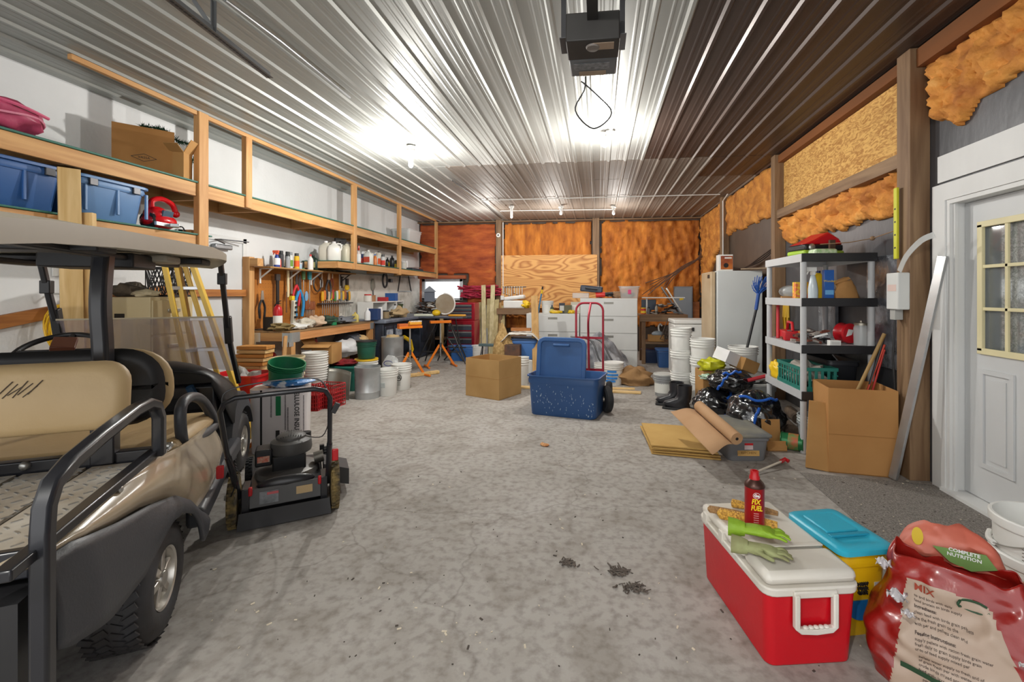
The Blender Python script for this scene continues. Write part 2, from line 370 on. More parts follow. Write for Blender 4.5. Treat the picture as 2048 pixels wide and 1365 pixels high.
# OSB panel and plywood sheet
OSB = M('osb', '#d8ab62', .8, col2='#a9773a', scale=26, stretch=(1, .35, 1), dist=2, detail=3, thr=(.38, .6), bump=.2)
tag(MB().b2((XR-.03, 3.84, 2.5), (XR-.008, 6.27, 3.125)).build('chipboard_panel', OSB, smooth=0), 'golden chipboard panel screwed under the ceiling between right wall posts', 'panel')
def ply_mat():
    m = D.materials.new('plywood'); m.use_nodes = True; N = m.node_tree.nodes; L = m.node_tree.links; b = N['Principled BSDF']
    tc = N.new('ShaderNodeTexCoord'); mp = N.new('ShaderNodeMapping'); L.new(tc.outputs['Object'], mp.inputs[0]); mp.inputs['Scale'].default_value = (.45, 1, 1.6)
    nz = N.new('ShaderNodeTexNoise'); nz.inputs['Scale'].default_value = 1.3; nz.inputs['Detail'].default_value = 1.5; L.new(mp.outputs[0], nz.inputs['Vector'])
    mt = N.new('ShaderNodeMath'); mt.operation = 'MULTIPLY'; mt.inputs[1].default_value = 22; L.new(nz.outputs[0], mt.inputs[0])
    fr = N.new('ShaderNodeMath'); fr.operation = 'PINGPONG'; fr.inputs[1].default_value = .5; L.new(mt.outputs[0], fr.inputs[0])
    rp = N.new('ShaderNodeValToRGB'); L.new(fr.outputs[0], rp.inputs[0]); rp.color_ramp.elements[0].color = (*C('#a8692f'), 1); rp.color_ramp.elements[1].color = (*C('#d6a05c'), 1); rp.color_ramp.elements[1].position = .32
    L.new(rp.outputs[0], b.inputs['Base Color']); b.inputs['Roughness'].default_value = .6; return m
tag(MB().box((0, 0, 0), (2.36, .018, 1.3)).build('plywood_sheet', ply_mat(), smooth=0, loc=(-1.2, YB-.2, 1.7)), 'large plywood sheet with wavy grain mounted on the back wall', 'plywood')
# ---- door on the right
DW = M('door_white', '#c8cacb', .45, var=.03, scale=2); TRM = M('trim_white', '#d6d7d6', .5, var=.05, scale=4, stretch=(1, 1, .3))
b = MB()
b.b2((XR-.03, DY1, 0), (XR, DY1+.12, DZ)); b.b2((XR-.03, DY0-.12, 0), (XR, DY0, DZ)); b.b2((XR-.03, DY0-.12, DZ), (XR, DY1+.12, DZ+.12))
b.b2((XR-.015, DY0-.3, DZ+.14), (XR, DY1+.09, DZ+.33))
b.b2((XR-.02, DY1-.03, 0), (XR+.16, DY1, DZ)); b.b2((XR-.02, DY0, 0), (XR+.16, DY0+.03, DZ)); b.b2((XR-.02, DY0+.03, DZ-.03), (XR+.16, DY1-.03, DZ))
b.b2((XR, DY1-.05, 0), (XR+.02, DY1-.03, DZ-.03))
b.b2((XR-.05, DY0-.1, 0), (XR+.16, DY1+.02, .03))
struct(b.build('trim_11', TRM, smooth=0, bevel=.003))
X0 = XR+.075
b = MB(); y0, y1, z1 = DY0+.03, DY1-.035, DZ-.033
gl = (y0+.14, y1-.14, 1.02, 1.86)
b.b2((X0, y0, .035), (X0+.045, y1, gl[2])); b.b2((X0, y0, gl[3]), (X0+.045, y1, z1)); b.b2((X0, y0, gl[2]), (X0+.045, gl[0], gl[3])); b.b2((X0, gl[1], gl[2]), (X0+.045, y1, gl[3]))
dr = struct(b.build('door_1', DW, smooth=0))
for ya, yb in ((y0+.13, y0+.38), (y1-.38, y1-.13)):
    b = MB()
    for lo, hi in (((ya, .25), (yb, .28)), ((ya, .87), (yb, .9)), ((ya, .28), (ya+.03, .87)), ((yb-.03, .28), (yb, .87))): b.b2((X0-.012, lo[0], lo[1]), (X0, hi[0], hi[1]))
    b.b2((X0-.006, ya+.06, .31), (X0, yb-.06, .84)); b.build('door_panel', DW, dr, smooth=0)
b = MB()
CR = plast('#dcd2a8', .5)
for lo, hi in (((gl[0]-.02, gl[2]-.02), (gl[1]+.02, gl[2]+.02)), ((gl[0]-.02, gl[3]-.02), (gl[1]+.02, gl[3]+.02)), ((gl[0]-.02, gl[2]), (gl[0]+.02, gl[3])), ((gl[1]-.02, gl[2]), (gl[1]+.02, gl[3]))): b.b2((X0-.018, lo[0], lo[1]), (X0+.004, hi[0], hi[1]))
for i in (1, 2):
    z = gl[2]+(gl[3]-gl[2])*i/3; b.b2((X0-.012, gl[0], z-.011), (X0+.004, gl[1], z+.011)); y = gl[0]+(gl[1]-gl[0])*i/3; b.b2((X0-.012, y-.011, gl[2]), (X0+.004, y+.011, gl[3]))
b.build('muntin_frame', CR, dr, smooth=0, bevel=.003, label='cream muntin frame of the door window')
MB().b2((X0+.012, gl[0], gl[2]), (X0+.016, gl[1], gl[3])).build('window_pane', M('door_glass', '#b8c0c0', .05, var=0, trans=.6, alpha=.35), dr, smooth=0)
LACE = M('lace', '#d4d4d2', .9, col2='#8f9090', scale=28, thr=(.45, .56), dist=3)
b = MB(); b.grid(lambda u, v: (X0+.04+.012*sin(u*24), gl[0]-.03+(gl[1]-gl[0]-.08)*u, gl[2]-.05+(gl[3]-gl[2]+.1)*v), 40, 2); cu = b.build('lace_curtain', LACE, dr, solid=.002)
MB().b2((X0+.065, y0-.3, 0), (X0+.08, y1+.05, DZ)).build('door_back_shade', M('dark_outside', '#3c4650', .7), dr, smooth=0)
# ramp of grit at the door: rubber mat
b = MB()
c = [fl(1600, 945), fl(1890, 985), fl(2060, 1085), fl(1790, 1165), fl(1720, 1075)]
MATM = M('grit_mat', '#8d8882', .95, col2='#67625d', scale=110, thr=(.4, .6), bump=.5, bscale=80)
b.prism([(p.x, p.y) for p in (fl(1600, 947), fl(1868, 972), fl(1990, 1040), fl(2110, 1120), fl(1960, 1260))], (0, 0, .006), v=(0, 1, 0), o=(0, 0, .001))
tag(b.build('doormat', MATM, smooth=0), 'worn grey rubber scraper mat on the floor by the white door', 'mat')
# ================================================================ general builders
def X_(px, Y): return at(px, 588, Y).x
def pailprof(r, h): return [(r*.9, 0), (r*.91, .004), (r*.975, h*.86), (r*1.04, h*.865), (r*1.05, h*.89), (r*1.05, h*.985), (r*1.02, h), (r*.965, h), (r*.96, h*.9), (r*.88, .012), (0, .01)]
def bucket(P, label, r=.15, h=.37, m=None, group=None, lid=None, bail='side', mark=None, tilt=None, rz=0, cat='bucket', grip=True, name='bucket', bang=0, plain=False):
    m = m or WHT; t = thing(name, label, cat, P, rz, group, rot=(tilt[0], tilt[1], rz) if tilt else None)
    p = [(r*.84, 0), (r*.86, .004), (r*.95, h*.72), (r*1.03, h*.725), (r*1.03, h*.745), (r*.955, h*.75), (r*.96, h*.81), (r*1.05, h*.815), (r*1.05, h*.835), (r*.965, h*.845),
         (r*.97, h*.895), (r*1.05, h*.9), (r*1.05, h*.92), (r*.975, h*.93), (r*.98, h*.975), (r*1.04, h*.98), (r*1.04, h), (r*.965, h), (r*.945, h*.9), (r*.83, .012), (0, .01)]
    MB().lathe([(0, 0)]+(pailprof(r, h) if plain else p), 32).build('bucket_body', m, t, smooth=40)
    if lid:
        MB().lathe([(0, h*.99), (r*.88, h*.99), (r*.9, h*1.012), (r*1.05, h*1.012), (r*1.055, h*1.0), (r*1.055, h*.955), (r*1.03, h*.955), (r*1.03, h*.985), (0, h*.985)], 28).build('bucket_lid', lid, t, smooth=40)
    if bail:
        a = {'up': pi/2, 'side': -.55, 'down': -1.2}[bail]; z = h*.88; R = r*1.04; ca, sa = cos(bang), sin(bang)
        pts = [(ca*R*cos(q)*1.02+sa*R*1.1*sin(q)*cos(a)*-1, sa*R*cos(q)*1.02+ca*R*1.1*sin(q)*cos(a), z+R*1.1*sin(q)*sin(a)) for q in [pi*i/18 for i in range(19)]]
        if bail != 'up': pts = [(x*(1.06 if bail != 'up' else 1), y*1.06, zz) for x, y, zz in pts]
        hd = MB().tube(pts, .003, 6).build('bail_handle', STEEL, t)
        if grip: MB().tube(pts[7:12], .011, 8).build('grip', m, hd)
    if mark: mark(t, r, h)
    return t
def disc_text(txt, col, size=.1, z=.5, ang=-pi/2, sub=None):
    def f(t, r, h):
        rr = r*.93; text(txt, size, M('ink_'+col, col, .6, var=0), t, (rr*cos(ang)*1.0, rr*sin(ang)*1.0-.002, h*z), (pi/2, 0, ang+pi/2), name='printed_mark', depth=.006)
    return f
def band(t, r0, r1, z0, z1, mt, a0=0, a1=2*pi, n=24, name='label_band', parent=None):
    b = MB(); b.grid(lambda u, v: ((r0+(r1-r0)*v)*cos(a0+(a1-a0)*u), (r0+(r1-r0)*v)*sin(a0+(a1-a0)*u), z0+(z1-z0)*v), n, 1)
    return b.build(name, mt, parent or t)
def small(kind, P, label, r=.035, h=.2, m=None, cm=None, lab=None, group=None, rz=0, cat=None, name=None):
    m = m or WHT; cm = cm or BLK
    nm = {'bottle': 'bottle', 'jug': 'jug', 'can': 'spray_can', 'tin': 'paint_tin', 'spray': 'spray_bottle', 'flask': 'oil_bottle', 'carton': 'carton', 'jar': 'jar'}[kind]
    t = thing(name or nm, label, cat or nm.replace('_', ' '), P, rz, group)
    if kind == 'bottle':
        MB().lathe([(0, 0), (r, .004), (r, h*.62), (r*.8, h*.74), (r*.35, h*.84), (r*.33, h*.9), (0, h*.9)], 16).build('bottle_body', m, t)
        MB().lathe([(0, h*.88), (r*.42, h*.88), (r*.4, h), (0, h)], 12).build('cap', cm, t)
    elif kind == 'can':
        MB().lathe([(0, 0), (r, .003), (r, h*.78), (r*.8, h*.82), (0, h*.82)], 16).build('can_body', m, t)
        MB().lathe([(0, h*.8), (r*.82, h*.8), (r*.8, h), (0, h)], 14).build('cap', cm, t)
    elif kind == 'tin':
        MB().lathe([(0, 0), (r, 0), (r, .004), (r*.98, .006), (r*.98, h*.97), (r*1.01, h*.98), (r*1.01, h), (r*.85, h), (r*.83, h*.96), (0, h*.96)], 22).build('tin_body', m, t)
        MB().tube([(r*cos(a), -.01, h*.8+.5*r*-sin(a)) for a in [pi*i/10 for i in range(11)]], .002, 5).build('wire_handle', STEEL, t)
    elif kind == 'jar':
        MB().lathe([(0, 0), (r, .003), (r, h*.78), (r*.85, h*.85), (0, h*.85)], 16).build('jar_body', m, t)
        MB().lathe([(0, h*.84), (r*.92, h*.84), (r*.92, h), (0, h)], 16).build('jar_lid', cm, t)
    elif kind == 'spray':
        MB().lathe([(0, 0), (r, .004), (r*1.02, h*.3), (r*.8, h*.5), (r*.5, h*.68), (r*.34, h*.74), (0, h*.74)], 16).build('bottle_body', m, t)
        MB().box((0, 0, h*.78), (r*.8, r*.8, h*.1)).box((-r*.35, 0, h*.9), (r*2.1, r*.6, h*.13)).box((-r*1.1, 0, h*.8), (r*.2, r*.4, h*.16), rot=(0, .5, 0)).build('trigger_head', cm, t, bevel=.002)
    elif kind in ('jug', 'flask'):
        k = 1.35 if kind == 'jug' else 1.5; d = .75 if kind == 'jug' else .42; rings = []; b = MB()
        for z, s in ((0, .94), (.02, 1), (.6, 1), (.76, .86), (.86, .42), (.9, .28), (.93, .28)):
            q = []
            for i in range(16):
                a = 2*pi*i/16; cx, sx = cos(a), sin(a); e = .5
                q.append(b.b.verts.new((k*r*s*math.copysign(abs(cx)**e, cx), k*r*d*s*math.copysign(abs(sx)**e, sx), z*h)))
            rings.append(q)
        b.skin(rings); b.build('bottle_body', m, t, smooth=50)
        MB().lathe([(0, h*.92), (r*.38, h*.92), (r*.38, h), (0, h)], 12).build('cap', cm, t)
        if kind == 'jug': MB().tube(smoothpath([(r*.4, 0, h*.88), (r*1.25, 0, h*.9), (r*1.45, 0, h*.72), (r*1.3, 0, h*.56)], 3), r*.14, 7).build('handle', m, t)
    elif kind == 'carton':
        MB().box((0, 0, h/2), (r*2, r*1.2, h)).build('carton_body', m, t, bevel=.002)
    if lab:
        if kind in ('jug', 'flask'):
            k = 1.35 if kind == 'jug' else 1.5; d = .75 if kind == 'jug' else .42
            MB().box((0, 0, h*.36), (k*r*1.5, k*r*d*2+.003, h*.36)).build('paper_label', lab, t)
        elif kind == 'carton': MB().box((0, 0, h*.5), (r*1.5, r*1.2+.003, h*.5)).build('paper_label', lab, t)
        else: MB().lathe([(r+.001, h*.14), (r+.0015, h*.14), (r+.0015, h*.52), (r+.001, h*.52)], 16).build('paper_label', lab, t)
    return t
def cbox(P, w, d, h, rz, label, m=None, flaps=None, name='cardboard_box', cat='cardboard box', th=.006, seam=True, tilt=None, group=None):
    # open cardboard box: wall panels plus flaps (angle from vertical, per side n,s,e,w)
    m = m or CARD; t = thing(name, label, cat, P, rz, group, rot=(tilt[0], tilt[1], rz) if tilt else None)
    b = MB(); b.b2((-w/2, -d/2, 0), (w/2, d/2, th))
    b.b2((-w/2, -d/2, 0), (w/2, -d/2+th, h)).b2((-w/2, d/2-th, 0), (w/2, d/2, h)).b2((-w/2, -d/2+th, 0), (-w/2+th, d/2-th, h)).b2((w/2-th, -d/2+th, 0), (w/2, d/2-th, h))
    b.build('box_body', m, t, smooth=0)
    for k, (L, a) in (flaps or {}).items():
        T = {'s': TR((0, -d/2+th/2, h), (a, 0, 0)), 'n': TR((0, d/2-th/2, h), (-a, 0, 0)), 'w': TR((-w/2+th/2, 0, h), (0, -a, 0)), 'e': TR((w/2-th/2, 0, h), (0, a, 0))}[k]
        s = (w*.98, th, L) if k in 'ns' else (th, d*.96, L)
        MB().box((0, 0, L/2), s, T=T).build('flap', m, t, smooth=0)
    return t
def tote(P, w, d, h, rz, label, m, lid=None, name='storage_tote', cat='storage bin', open_=True, tilt=None, group=None, ribs=True, taper=.9, lat=None):
    t = thing(name, label, cat, P, rz, group, rot=(tilt[0], tilt[1], rz) if tilt else None)
    def rr(k, z, grow=0, n=5, c=.12):
        W, Dd = w/2*k+grow, d/2*k+grow; q = []; cr = min(W, Dd)*.28
        for sx, sy, a0 in ((1, 1, 0), (-1, 1, pi/2), (-1, -1, pi), (1, -1, 3*pi/2)):
            for i in range(n): a = a0+pi/2*i/(n-1); q.append((sx*(W-cr)+cr*cos(a), sy*(Dd-cr)+cr*sin(a), z))
        return q
    b = MB(); st = [(taper*.97, 0, 0), (taper, .01, 0), (taper+(1-taper)*.8, h*.8, 0), (taper+(1-taper)*.8, h*.8, .008), (1, h*.86, .008), (1, h*.965, 0), (1, h*.965, .018), (1, h, .018), (1, h, .003), (1, h*.965, -.004)]
    R = [[b.b.verts.new(q) for q in rr(k, z, g)] for k, z, g in st]
    if open_: R += [[b.b.verts.new(q) for q in rr(taper*.97, .012, -.006)]]
    b.skin(R); b.build('tote_body', m, t, smooth=40)
    if lid:
        b = MB(); st = [(1, h*.955, .024), (1, h*1.01, .024), (1, h*1.03, .015), (1, h*1.03, -.02), (1, h*1.012, -.03), (.85, h*1.012, -.03)]
        b.skin([[b.b.verts.new(q) for q in rr(k, z, g)] for k, z, g in st]); b.build('tote_lid', lid, t, smooth=40)
    if lat:
        for sx in (-1, 1): MB().box((sx*w*.3, -d/2-.012, h*.9), (.06, .02, .07)).build('latch', lat, t, bevel=.004)
    return t
def board(p, q, w, th, up, mat, label, name='board', cat='board', group=None, bev=.003):
    # straight board from p to q; thing origin at p
    p, q = Vector(p), Vector(q); b = MB(); b.rtube([(0, 0, 0), q-p], w, th, up)
    o = b.build(name, mat, smooth=0, bevel=bev, loc=p); return tag(o, label, cat, group)
def lump(P, sc, m, label, name='rag', cat='rag', seed=1, nz=.5, n=20, mm=12, T=None, group=None, sub=0):
    b = MB(); b.sph((0, 0, sc[2]*.9), 1, n, mm, sc=sc, nz=nz, seed=seed)
    for v in b.b.verts: v.co.z = max(.001, v.co.z)
    o = b.build(name, m, smooth=70, loc=P); return tag(o, label, cat, group)
def heap(n, c, ext, mats, seed=0, s=(.03, .08)):
    # nothing countable: scraps in one mesh
    r = random.Random(seed); b = MB()
    for i in range(n):
        b.mi = r.randrange(len(mats)); z = r.random()**1.5*ext[2]
        b.box((c[0]+r.uniform(-1, 1)*ext[0]*(1-z/ext[2]*.5), c[1]+r.uniform(-1, 1)*ext[1]*(1-z/ext[2]*.5), c[2]+z+.012), (r.uniform(*s)*2, r.uniform(*s), r.uniform(.006, .025)), rot=(r.uniform(-.3, .3), r.uniform(-.3, .3), r.uniform(0, 3)))
    return b
def P_(col, r=.5): return plast(col, r)
# ================================================================ left storage shelving
sh = thing('storage_shelving', 'long two level lumber shelving built along the white left wall', 'shelving', (-3.97, 4.1, 0))
def shb(name, lo, hi, m, par=sh, bev=.004):
    return MB().b2([a-o for a, o in zip(lo, (-3.97, 4.1, 0))], [a-o for a, o in zip(hi, (-3.97, 4.1, 0))]).build(name, m, par, smooth=0, bevel=bev)
for y, z0, z1, wd in ((4.09, 1.84, ZC-.02, .11), (4.69, 2.38, ZC-.06, .09), (6.96, 1.80, ZC-.06, .09), (8.65, 1.78, ZC-.06, .09), (10.75, 1.78, ZC-.06, .09)):
    shb('upright', (-4.01, y-wd/2, z0), (-3.97+(.02 if y > 4.2 else .025), y+wd/2, z1), lum('z'))
shb('ceiling_rail', (-4.0, 2.95, ZC-.062), (-3.96, 4.03, ZC-.02), lum('y')); shb('ceiling_rail', (-4.0, 4.15, ZC-.062), (-3.96, 10.7, ZC-.02), lum('y'))
GTEAL = plast('#2f6a5c', .6)
shb('upper_deck', (XL+.002, 1.2, 2.505), (-3.955, 10.7, 2.522), GTEAL)
shb('fascia', (-4.01, 1.2, 2.375), (-3.97, 4.03, 2.504), lum('y')); shb('fascia', (-4.01, 4.15, 2.375), (-3.97, 10.7, 2.504), lum('y'))
shb('ledger', (XL+.002, 1.2, 2.375), (XL+.04, 10.7, 2.504), lum('y'))
for y in (1.7, 2.9, 4.9, 6.2, 7.4, 8.9, 10.1): shb('joist', (XL+.041, y, 2.375), (-4.011, y+.04, 2.504), lum('x'))
shb('joist', (XL+.041, 4.2, 2.375), (-4.011, 4.24, 2.504), lum('x'))
shb('lower_deck', (XL+.002, 1.2, 1.985), (-3.955, 4.2, 2.0), GTEAL); shb('fascia', (-4.01, 1.2, 1.88), (-3.97, 4.03, 1.984), lum('y')); shb('ledger', (XL+.002, 1.2, 1.88), (XL+.04, 4.2, 1.984), lum('y'))
shb('lower_deck', (XL+.002, 6.5, 1.905), (-3.955, 10.7, 1.918), GTEAL); shb('fascia', (-4.01, 6.5, 1.8), (-3.97, 10.7, 1.904), lum('y')); shb('joist', (XL+.041, 6.5, 1.8), (-4.011, 6.54, 1.904), lum('x'))
for y in (7.1, 8.4, 9.6): shb('joist', (XL+.041, y, 1.8), (-4.011, y+.04, 1.904), lum('x'))
# things on the upper shelf
U = 2.523
PINK = M('pink_nylon', '#b8486a', .45, col2='#8f2f4c', scale=5, bump=.5, bscale=9)
t = thing('duffel_bag', 'pink nylon bag slumped over the edge of the top left shelf', 'bag', (-4.1, 2.59, U))
b = MB(); b.sph((0, 0, .11), 1, 24, 14, sc=(.19, .26, .12), nz=.3, seed=3)
for v in b.b.verts: v.co.z = max(0, v.co.z)
b.build('bag_body', PINK, t, smooth=70)
MB().tube([(.18*cos(a)*1.1, .26*sin(a)*.98, .1+.015*sin(3*a)) for a in [2*pi*i/28 for i in range(28)]], .008, 6, closed=True).build('piping', plast('#d98aa0'), t)
MB().tube(smoothpath([(.1, -.2, .19), (.2, 0, .16), (.16, .2, .14)], 4), .012, 6).build('strap', plast('#d06080'), t)
lump((-4.38, 2.3, U), (.15, .1, .2), M('navy_cloth', '#27395f', .9, bump=.4), 'dark navy cloth bundle at the far left end of the top shelf', name='cloth_bundle', cat='bundle', seed=8)
pb = at(294, 340, 3.62); 
t = cbox((-4.3, 3.80, U), .44, .24, .43, radians(48), 'closed brown carton with diamond logo on the top shelf beside green garland', m=CARDD)
# printed diamond on the face towards the aisle
LK = M('ink_dark', '#2a2420', .7, var=0)
b = MB()
for q0, q1 in (((-.09, 0), (0, .035)), ((0, .035), (.09, 0)), ((.09, 0), (0, -.035)), ((0, -.035), (-.09, 0))): b.rtube([(q0[0], -.1212, .15+q0[1]), (q1[0], -.1212, .15+q1[1])], .004, .001, (0, 1, 0))
b.build('printed_diamond', LK, t); text('VASSA', .03, LK, t, (0, -.1212, .15), (pi/2, 0, 0))
MB().b2((-.22, -.12, .4305), (.22, .12, .4365)).build('top_flap', CARDD, t, smooth=0)
GAR = M('garland_green', '#1f4d33', .8, col2='#143323', scale=20)
b = MB(); r = random.Random(5)
pth = smoothpath([(-4.4, 3.86, U+.50), (-4.25, 3.93, U+.49), (-4.2, 4.03, U+.42), (-4.1, 4.2, U+.38), (-4.2, 4.16, U+.2), (-4.3, 4.12, U+.06)], 8)
for p in pth: 
    for k in range(26):
        a = r.uniform(0, 6.28); e = r.uniform(-1, 1); L_ = r.uniform(.03, .06); d = Vector((cos(a)*sqrt(1-e*e), sin(a)*sqrt(1-e*e), e))
        q = p-Vector((-4.1, 3.8, U)); s_ = d.orthogonal().normalized()*.004
        b._f([b.b.verts.new(q-s_), b.b.verts.new(q+s_), b.b.verts.new(q+d*L_)])
b.tube([p-Vector((-4.1, 3.8, U)) for p in pth], .006, 5)
o = tag(b.build('garland', GAR, smooth=0, loc=(-4.1, 3.8, U)), 'green artificial pine garland spilling behind the carton on the top shelf', 'garland')
cbox((-4.06, 3.95, U), .12, .14, .25, .3, 'small open carton with raised flaps next to the first shelf upright', flaps={'e': (.14, .5), 's': (.12, 1.1)})
tote((-4.28, 9.7, U), .7, .42, .3, pi/2, 'clear plastic bin at the far end of the upper shelf', CLEAR, lid=None)
# lower shelf, near section
Lz = 2.001
LB = M('tote_light_blue', '#5f86b4', .45, var=.04); DB = M('tote_mid_blue', '#2f5a94', .45, var=.04)
for i, (y, lb, mm) in enumerate(((2.66, 'blue latched tote at the left end of the lower shelf', DB), (3.28, 'blue latched tote on the lower shelf next to the red leaf blower', LB))):
    t = tote((-4.25, y, Lz), .56, .52, .33, pi/2, lb, mm, lid=mm, name='latched_tote', lat=DSTEEL, open_=False, taper=.86, group=None)
    for s in (-.13, .02, .17): MB().box((s*1.6, -.252, .17), (.02, .02, .22)).build('rib', mm, t, bevel=.004)
    MB().box((.235*1.0+.03, 0, .17), (.012, .3, .2)).build('end_grip', mm, t, bevel=.004)
# red leaf blower
t = thing('leaf_blower', 'red electric leaf blower lying on the lower shelf by the upright', 'leaf blower', (-4.12, 3.78, Lz), pi/2)
RG = plast('#c8121c', .25)
b = MB(); b.sph((0, 0, .08), 1, 22, 12, sc=(.15, .12, .075), nz=.05); b.sph((-.03, 0, .14), 1, 18, 10, sc=(.1, .09, .08)); b.build('motor_housing', RG, t, smooth=60)
MB().tube(smoothpath([(-.06, 0, .16), (-.07, 0, .26), (.02, 0, .3), (.13, 0, .27), (.17, 0, .19)], 5), [.024]*21, 10).build('handle', RG, t)
MB().sph((.17, 0, .18), .035).build('handle_end', RG, t); MB().lathe([(0, 0), (.075, 0), (.085, .02), (.06, .05), (0, .05)], 18, c=(-.12, 0, .08), axis='x').build('intake', BLK, t)
MB().box((.0, -.09, .15), (.1, .02, .06), rot=(.3, 0, 0)).build('label_plate', P_('#40586a'), t, bevel=.003)
MB().tube(smoothpath([(.15, -.02, .05), (.2, -.04, .06), (.22, -.05, .02)], 4), .006).build('cord_stub', BLK, t)
board((-4.08, 4.03, Lz+.021), (-4.08, 4.19, Lz+.021), .09, .04, (0, 0, 1), lum('y'), 'short lumber offcut at the shelf end beside the leaf blower')
# tall pale boards leaning on the shelf front
board((-3.90, 2.93, 0), (-3.89, 2.88, 2.33), .12, .036, (.85, -.5, 0), pale('z'), 'wide pale board leaning against the shelf front behind the golf cart')
board((-3.83, 3.0, 0), (-3.88, 3.0, 2.02), .08, .045, (.3, -.9, 0), pale('z'), 'narrower pale board leaning beside the wide one behind the golf cart')
# diagonal plank on the wall and horizontal rail, cord
board((XL+.03, 2.5, 1.1), (XL+.03, 4.3, 1.455), .05, .1, (0, -.19, 1), wood('plank', '#b97a3c', '#8f5526', 'y'), 'brown plank fixed slanting across the white left wall', name='plank')
board((XL+.05, 4.35, 1.41), (XL+.05, 5.38, 1.41), .05, .085, (0, 0, 1), wood('plank', '#b97a3c', '#8f5526', 'y'), 'horizontal wooden bar across the left wall door', name='door_bar', cat='bar')
t = thing('extension_cord', 'yellow extension cord coiled on a hook on the left wall', 'extension cord', (XL+.12, 3.3, 1.1))
b = MB(); r = random.Random(2)
for k in range(9):
    a0 = r.uniform(-.15, .15); R1, R2 = r.uniform(.13, .17), r.uniform(.19, .25); cx = r.uniform(-.03, .03)
    b.tube([(cx+.05*sin(a*2+k)*.6+.03*(k % 3), R1*sin(a)+a0*.3+.1*abs(cos(a))*0, R2*cos(a)+.02*sin(k)) for a in [2*pi*i/26 for i in range(26)]], .0065, 6, closed=True)
b.build('cord_coil', plast('#dcae1c', .45), t)
MB().tube([(-.1, -.05, .3), (.12, -.05, .3), (.16, -.05, .36)], .008).build('hook', STEEL, t)
MB().box((XL+.012, 3.3, 1.6), (.012, .07, .1)).build('box', WHT).name = 'tmp'; o = D.objects['tmp']; o.name = 'wall_outlet'; tag(o, 'white switch plate on the left wall above the slanted plank', 'outlet')
# door in the left wall
d2 = struct(MB().b2((XL-.001, 4.45, 0), (XL+.015, 5.3, 2.05)).build('door_2', M('door_white2', '#cfd2d4', .5, var=.02), smooth=0))
b = MB(); b.b2((XL, 5.3, 0), (XL+.03, 5.36, 2.11)); b.b2((XL, 4.39, 0), (XL+.03, 4.45, 2.11)); b.b2((XL, 4.39, 2.05), (XL+.03, 5.36, 2.11)); struct(b.build('trim_12', TRM, smooth=0, bevel=.003))
for z in (.35, 1.15, 1.8): MB().cyl((XL+.02, 5.305, z-.05), (XL+.02, 5.305, z+.05), .008).build('hinge', DSTEEL, d2)
t = thing('door_closer', 'grey hydraulic closer with folding arm above the left wall door', 'door closer', (XL+.05, 4.95, 1.97))
MB().box((0, 0, 0), (.06, .26, .06)).build('closer_body', metal('#8a8d90'), t, bevel=.012)
MB().tube([(.03, 0, .04), (.16, -.28, .06), (.0, -.02, .09), (.1, .3, .09)], .008).build('arm', DSTEEL, t)
MB().box((XL+.05, 5.33, 1.41), (.05, .03, .13)).build('tmpb', DSTEEL, bevel=.003).name = 'bar_bracket'; tag(D.objects['bar_bracket'], 'steel bracket holding the wooden bar beside the left door', 'bracket')
# beige cabinet with heap and the step ladder
BG = plast('#c2b28c', .5)
t = thing('filing_cabinet', 'beige metal cabinet with clutter on top, between the cart and left wall', 'cabinet', (-4.19, 3.78, 0))
MB().b2((-.32, -.21, 0), (.21, .21, 1.37)).build('cabinet_body', BG, t, bevel=.005)
for i in range(4):
    z = .04+i*.33; d_ = MB().b2((.21, -.2, z), (.226, .2, z+.31)).build('drawer', BG, t, bevel=.004); MB().b2((.226, -.06, z+.2), (.24, .06, z+.23)).build('pull', STEEL, d_, bevel=.003)
MB().box((-.1, -.212, 1.2), (.1, .006, .04)).build('name_plate', BLK, t)
crate = thing('milk_crate', 'black lattice crate on top of the beige cabinet', 'crate', (-4.1, 3.86, 1.372), .2)
b = MB(); w_ = .12
for s in (-1, 1):
    for ax_ in (0, 1):
        for i in range(-3, 4):
            for sg in (-1, 1):
                a = (i*.04, s*w_, .02); c_ = (max(-w_, min(w_, i*.04+sg*.1)), s*w_, .26)
                if ax_: a = (a[1], a[0], a[2]); c_ = (c_[1], c_[0], c_[2])
                b.rtube([a, c_], .006, .006, (0, 1, .1) if not ax_ else (1, 0, .1))
    for z in (.01, .27): b.rtube([(-w_, s*w_, z), (w_, s*w_, z)], .012, .02, (0, 0, 1)); b.rtube([(s*w_, -w_, z), (s*w_, w_, z)], .012, .02, (0, 0, 1))
b.build('lattice', BLK, crate, smooth=0)
lump((-4.36, 3.72, 1.371), (.12, .13, .07), M('camo_cloth', '#6d6050', .9, col2='#3a342c', scale=12, bump=.5), 'crumpled dark camouflage cloth on the beige cabinet', seed=3)
lump((-4.12, 3.66, 1.371), (.12, .07, .035), M('tan_cloth', '#b5a88a', .9, bump=.5), 'tan canvas bag flattened on the beige cabinet edge', name='canvas_bag', cat='bag', seed=5)
t = thing('step_ladder', 'yellow fibreglass step ladder with aluminium treads standing folded by the left door', 'ladder', (-3.7, 4.5, 0))
YF_ = M('fibreglass_yellow', '#d3ae42', .45, var=.06); AL = metal('#c9ccd0', .35); O_ = Vector((-3.7, 4.5, 0))
def rail(x0, k, y0, Ya, Yb): # two points seen on the rail, then run to the floor
    p, q = at(x0, 520, Ya), at(x0+k*250, 770, Yb); d = (q-p).normalized(); f = q+d*((.003-q.z)/d.z); tp = p-d*.1; return tp-O_, f-O_
RC, RB, RA, RD = rail(382, .35, 0, 3.8, 3.95), rail(353, .19, 0, 3.74, 3.85), rail(327, .215, 0, 3.6, 3.72), rail(366, .3, 0, 3.8, 3.95)
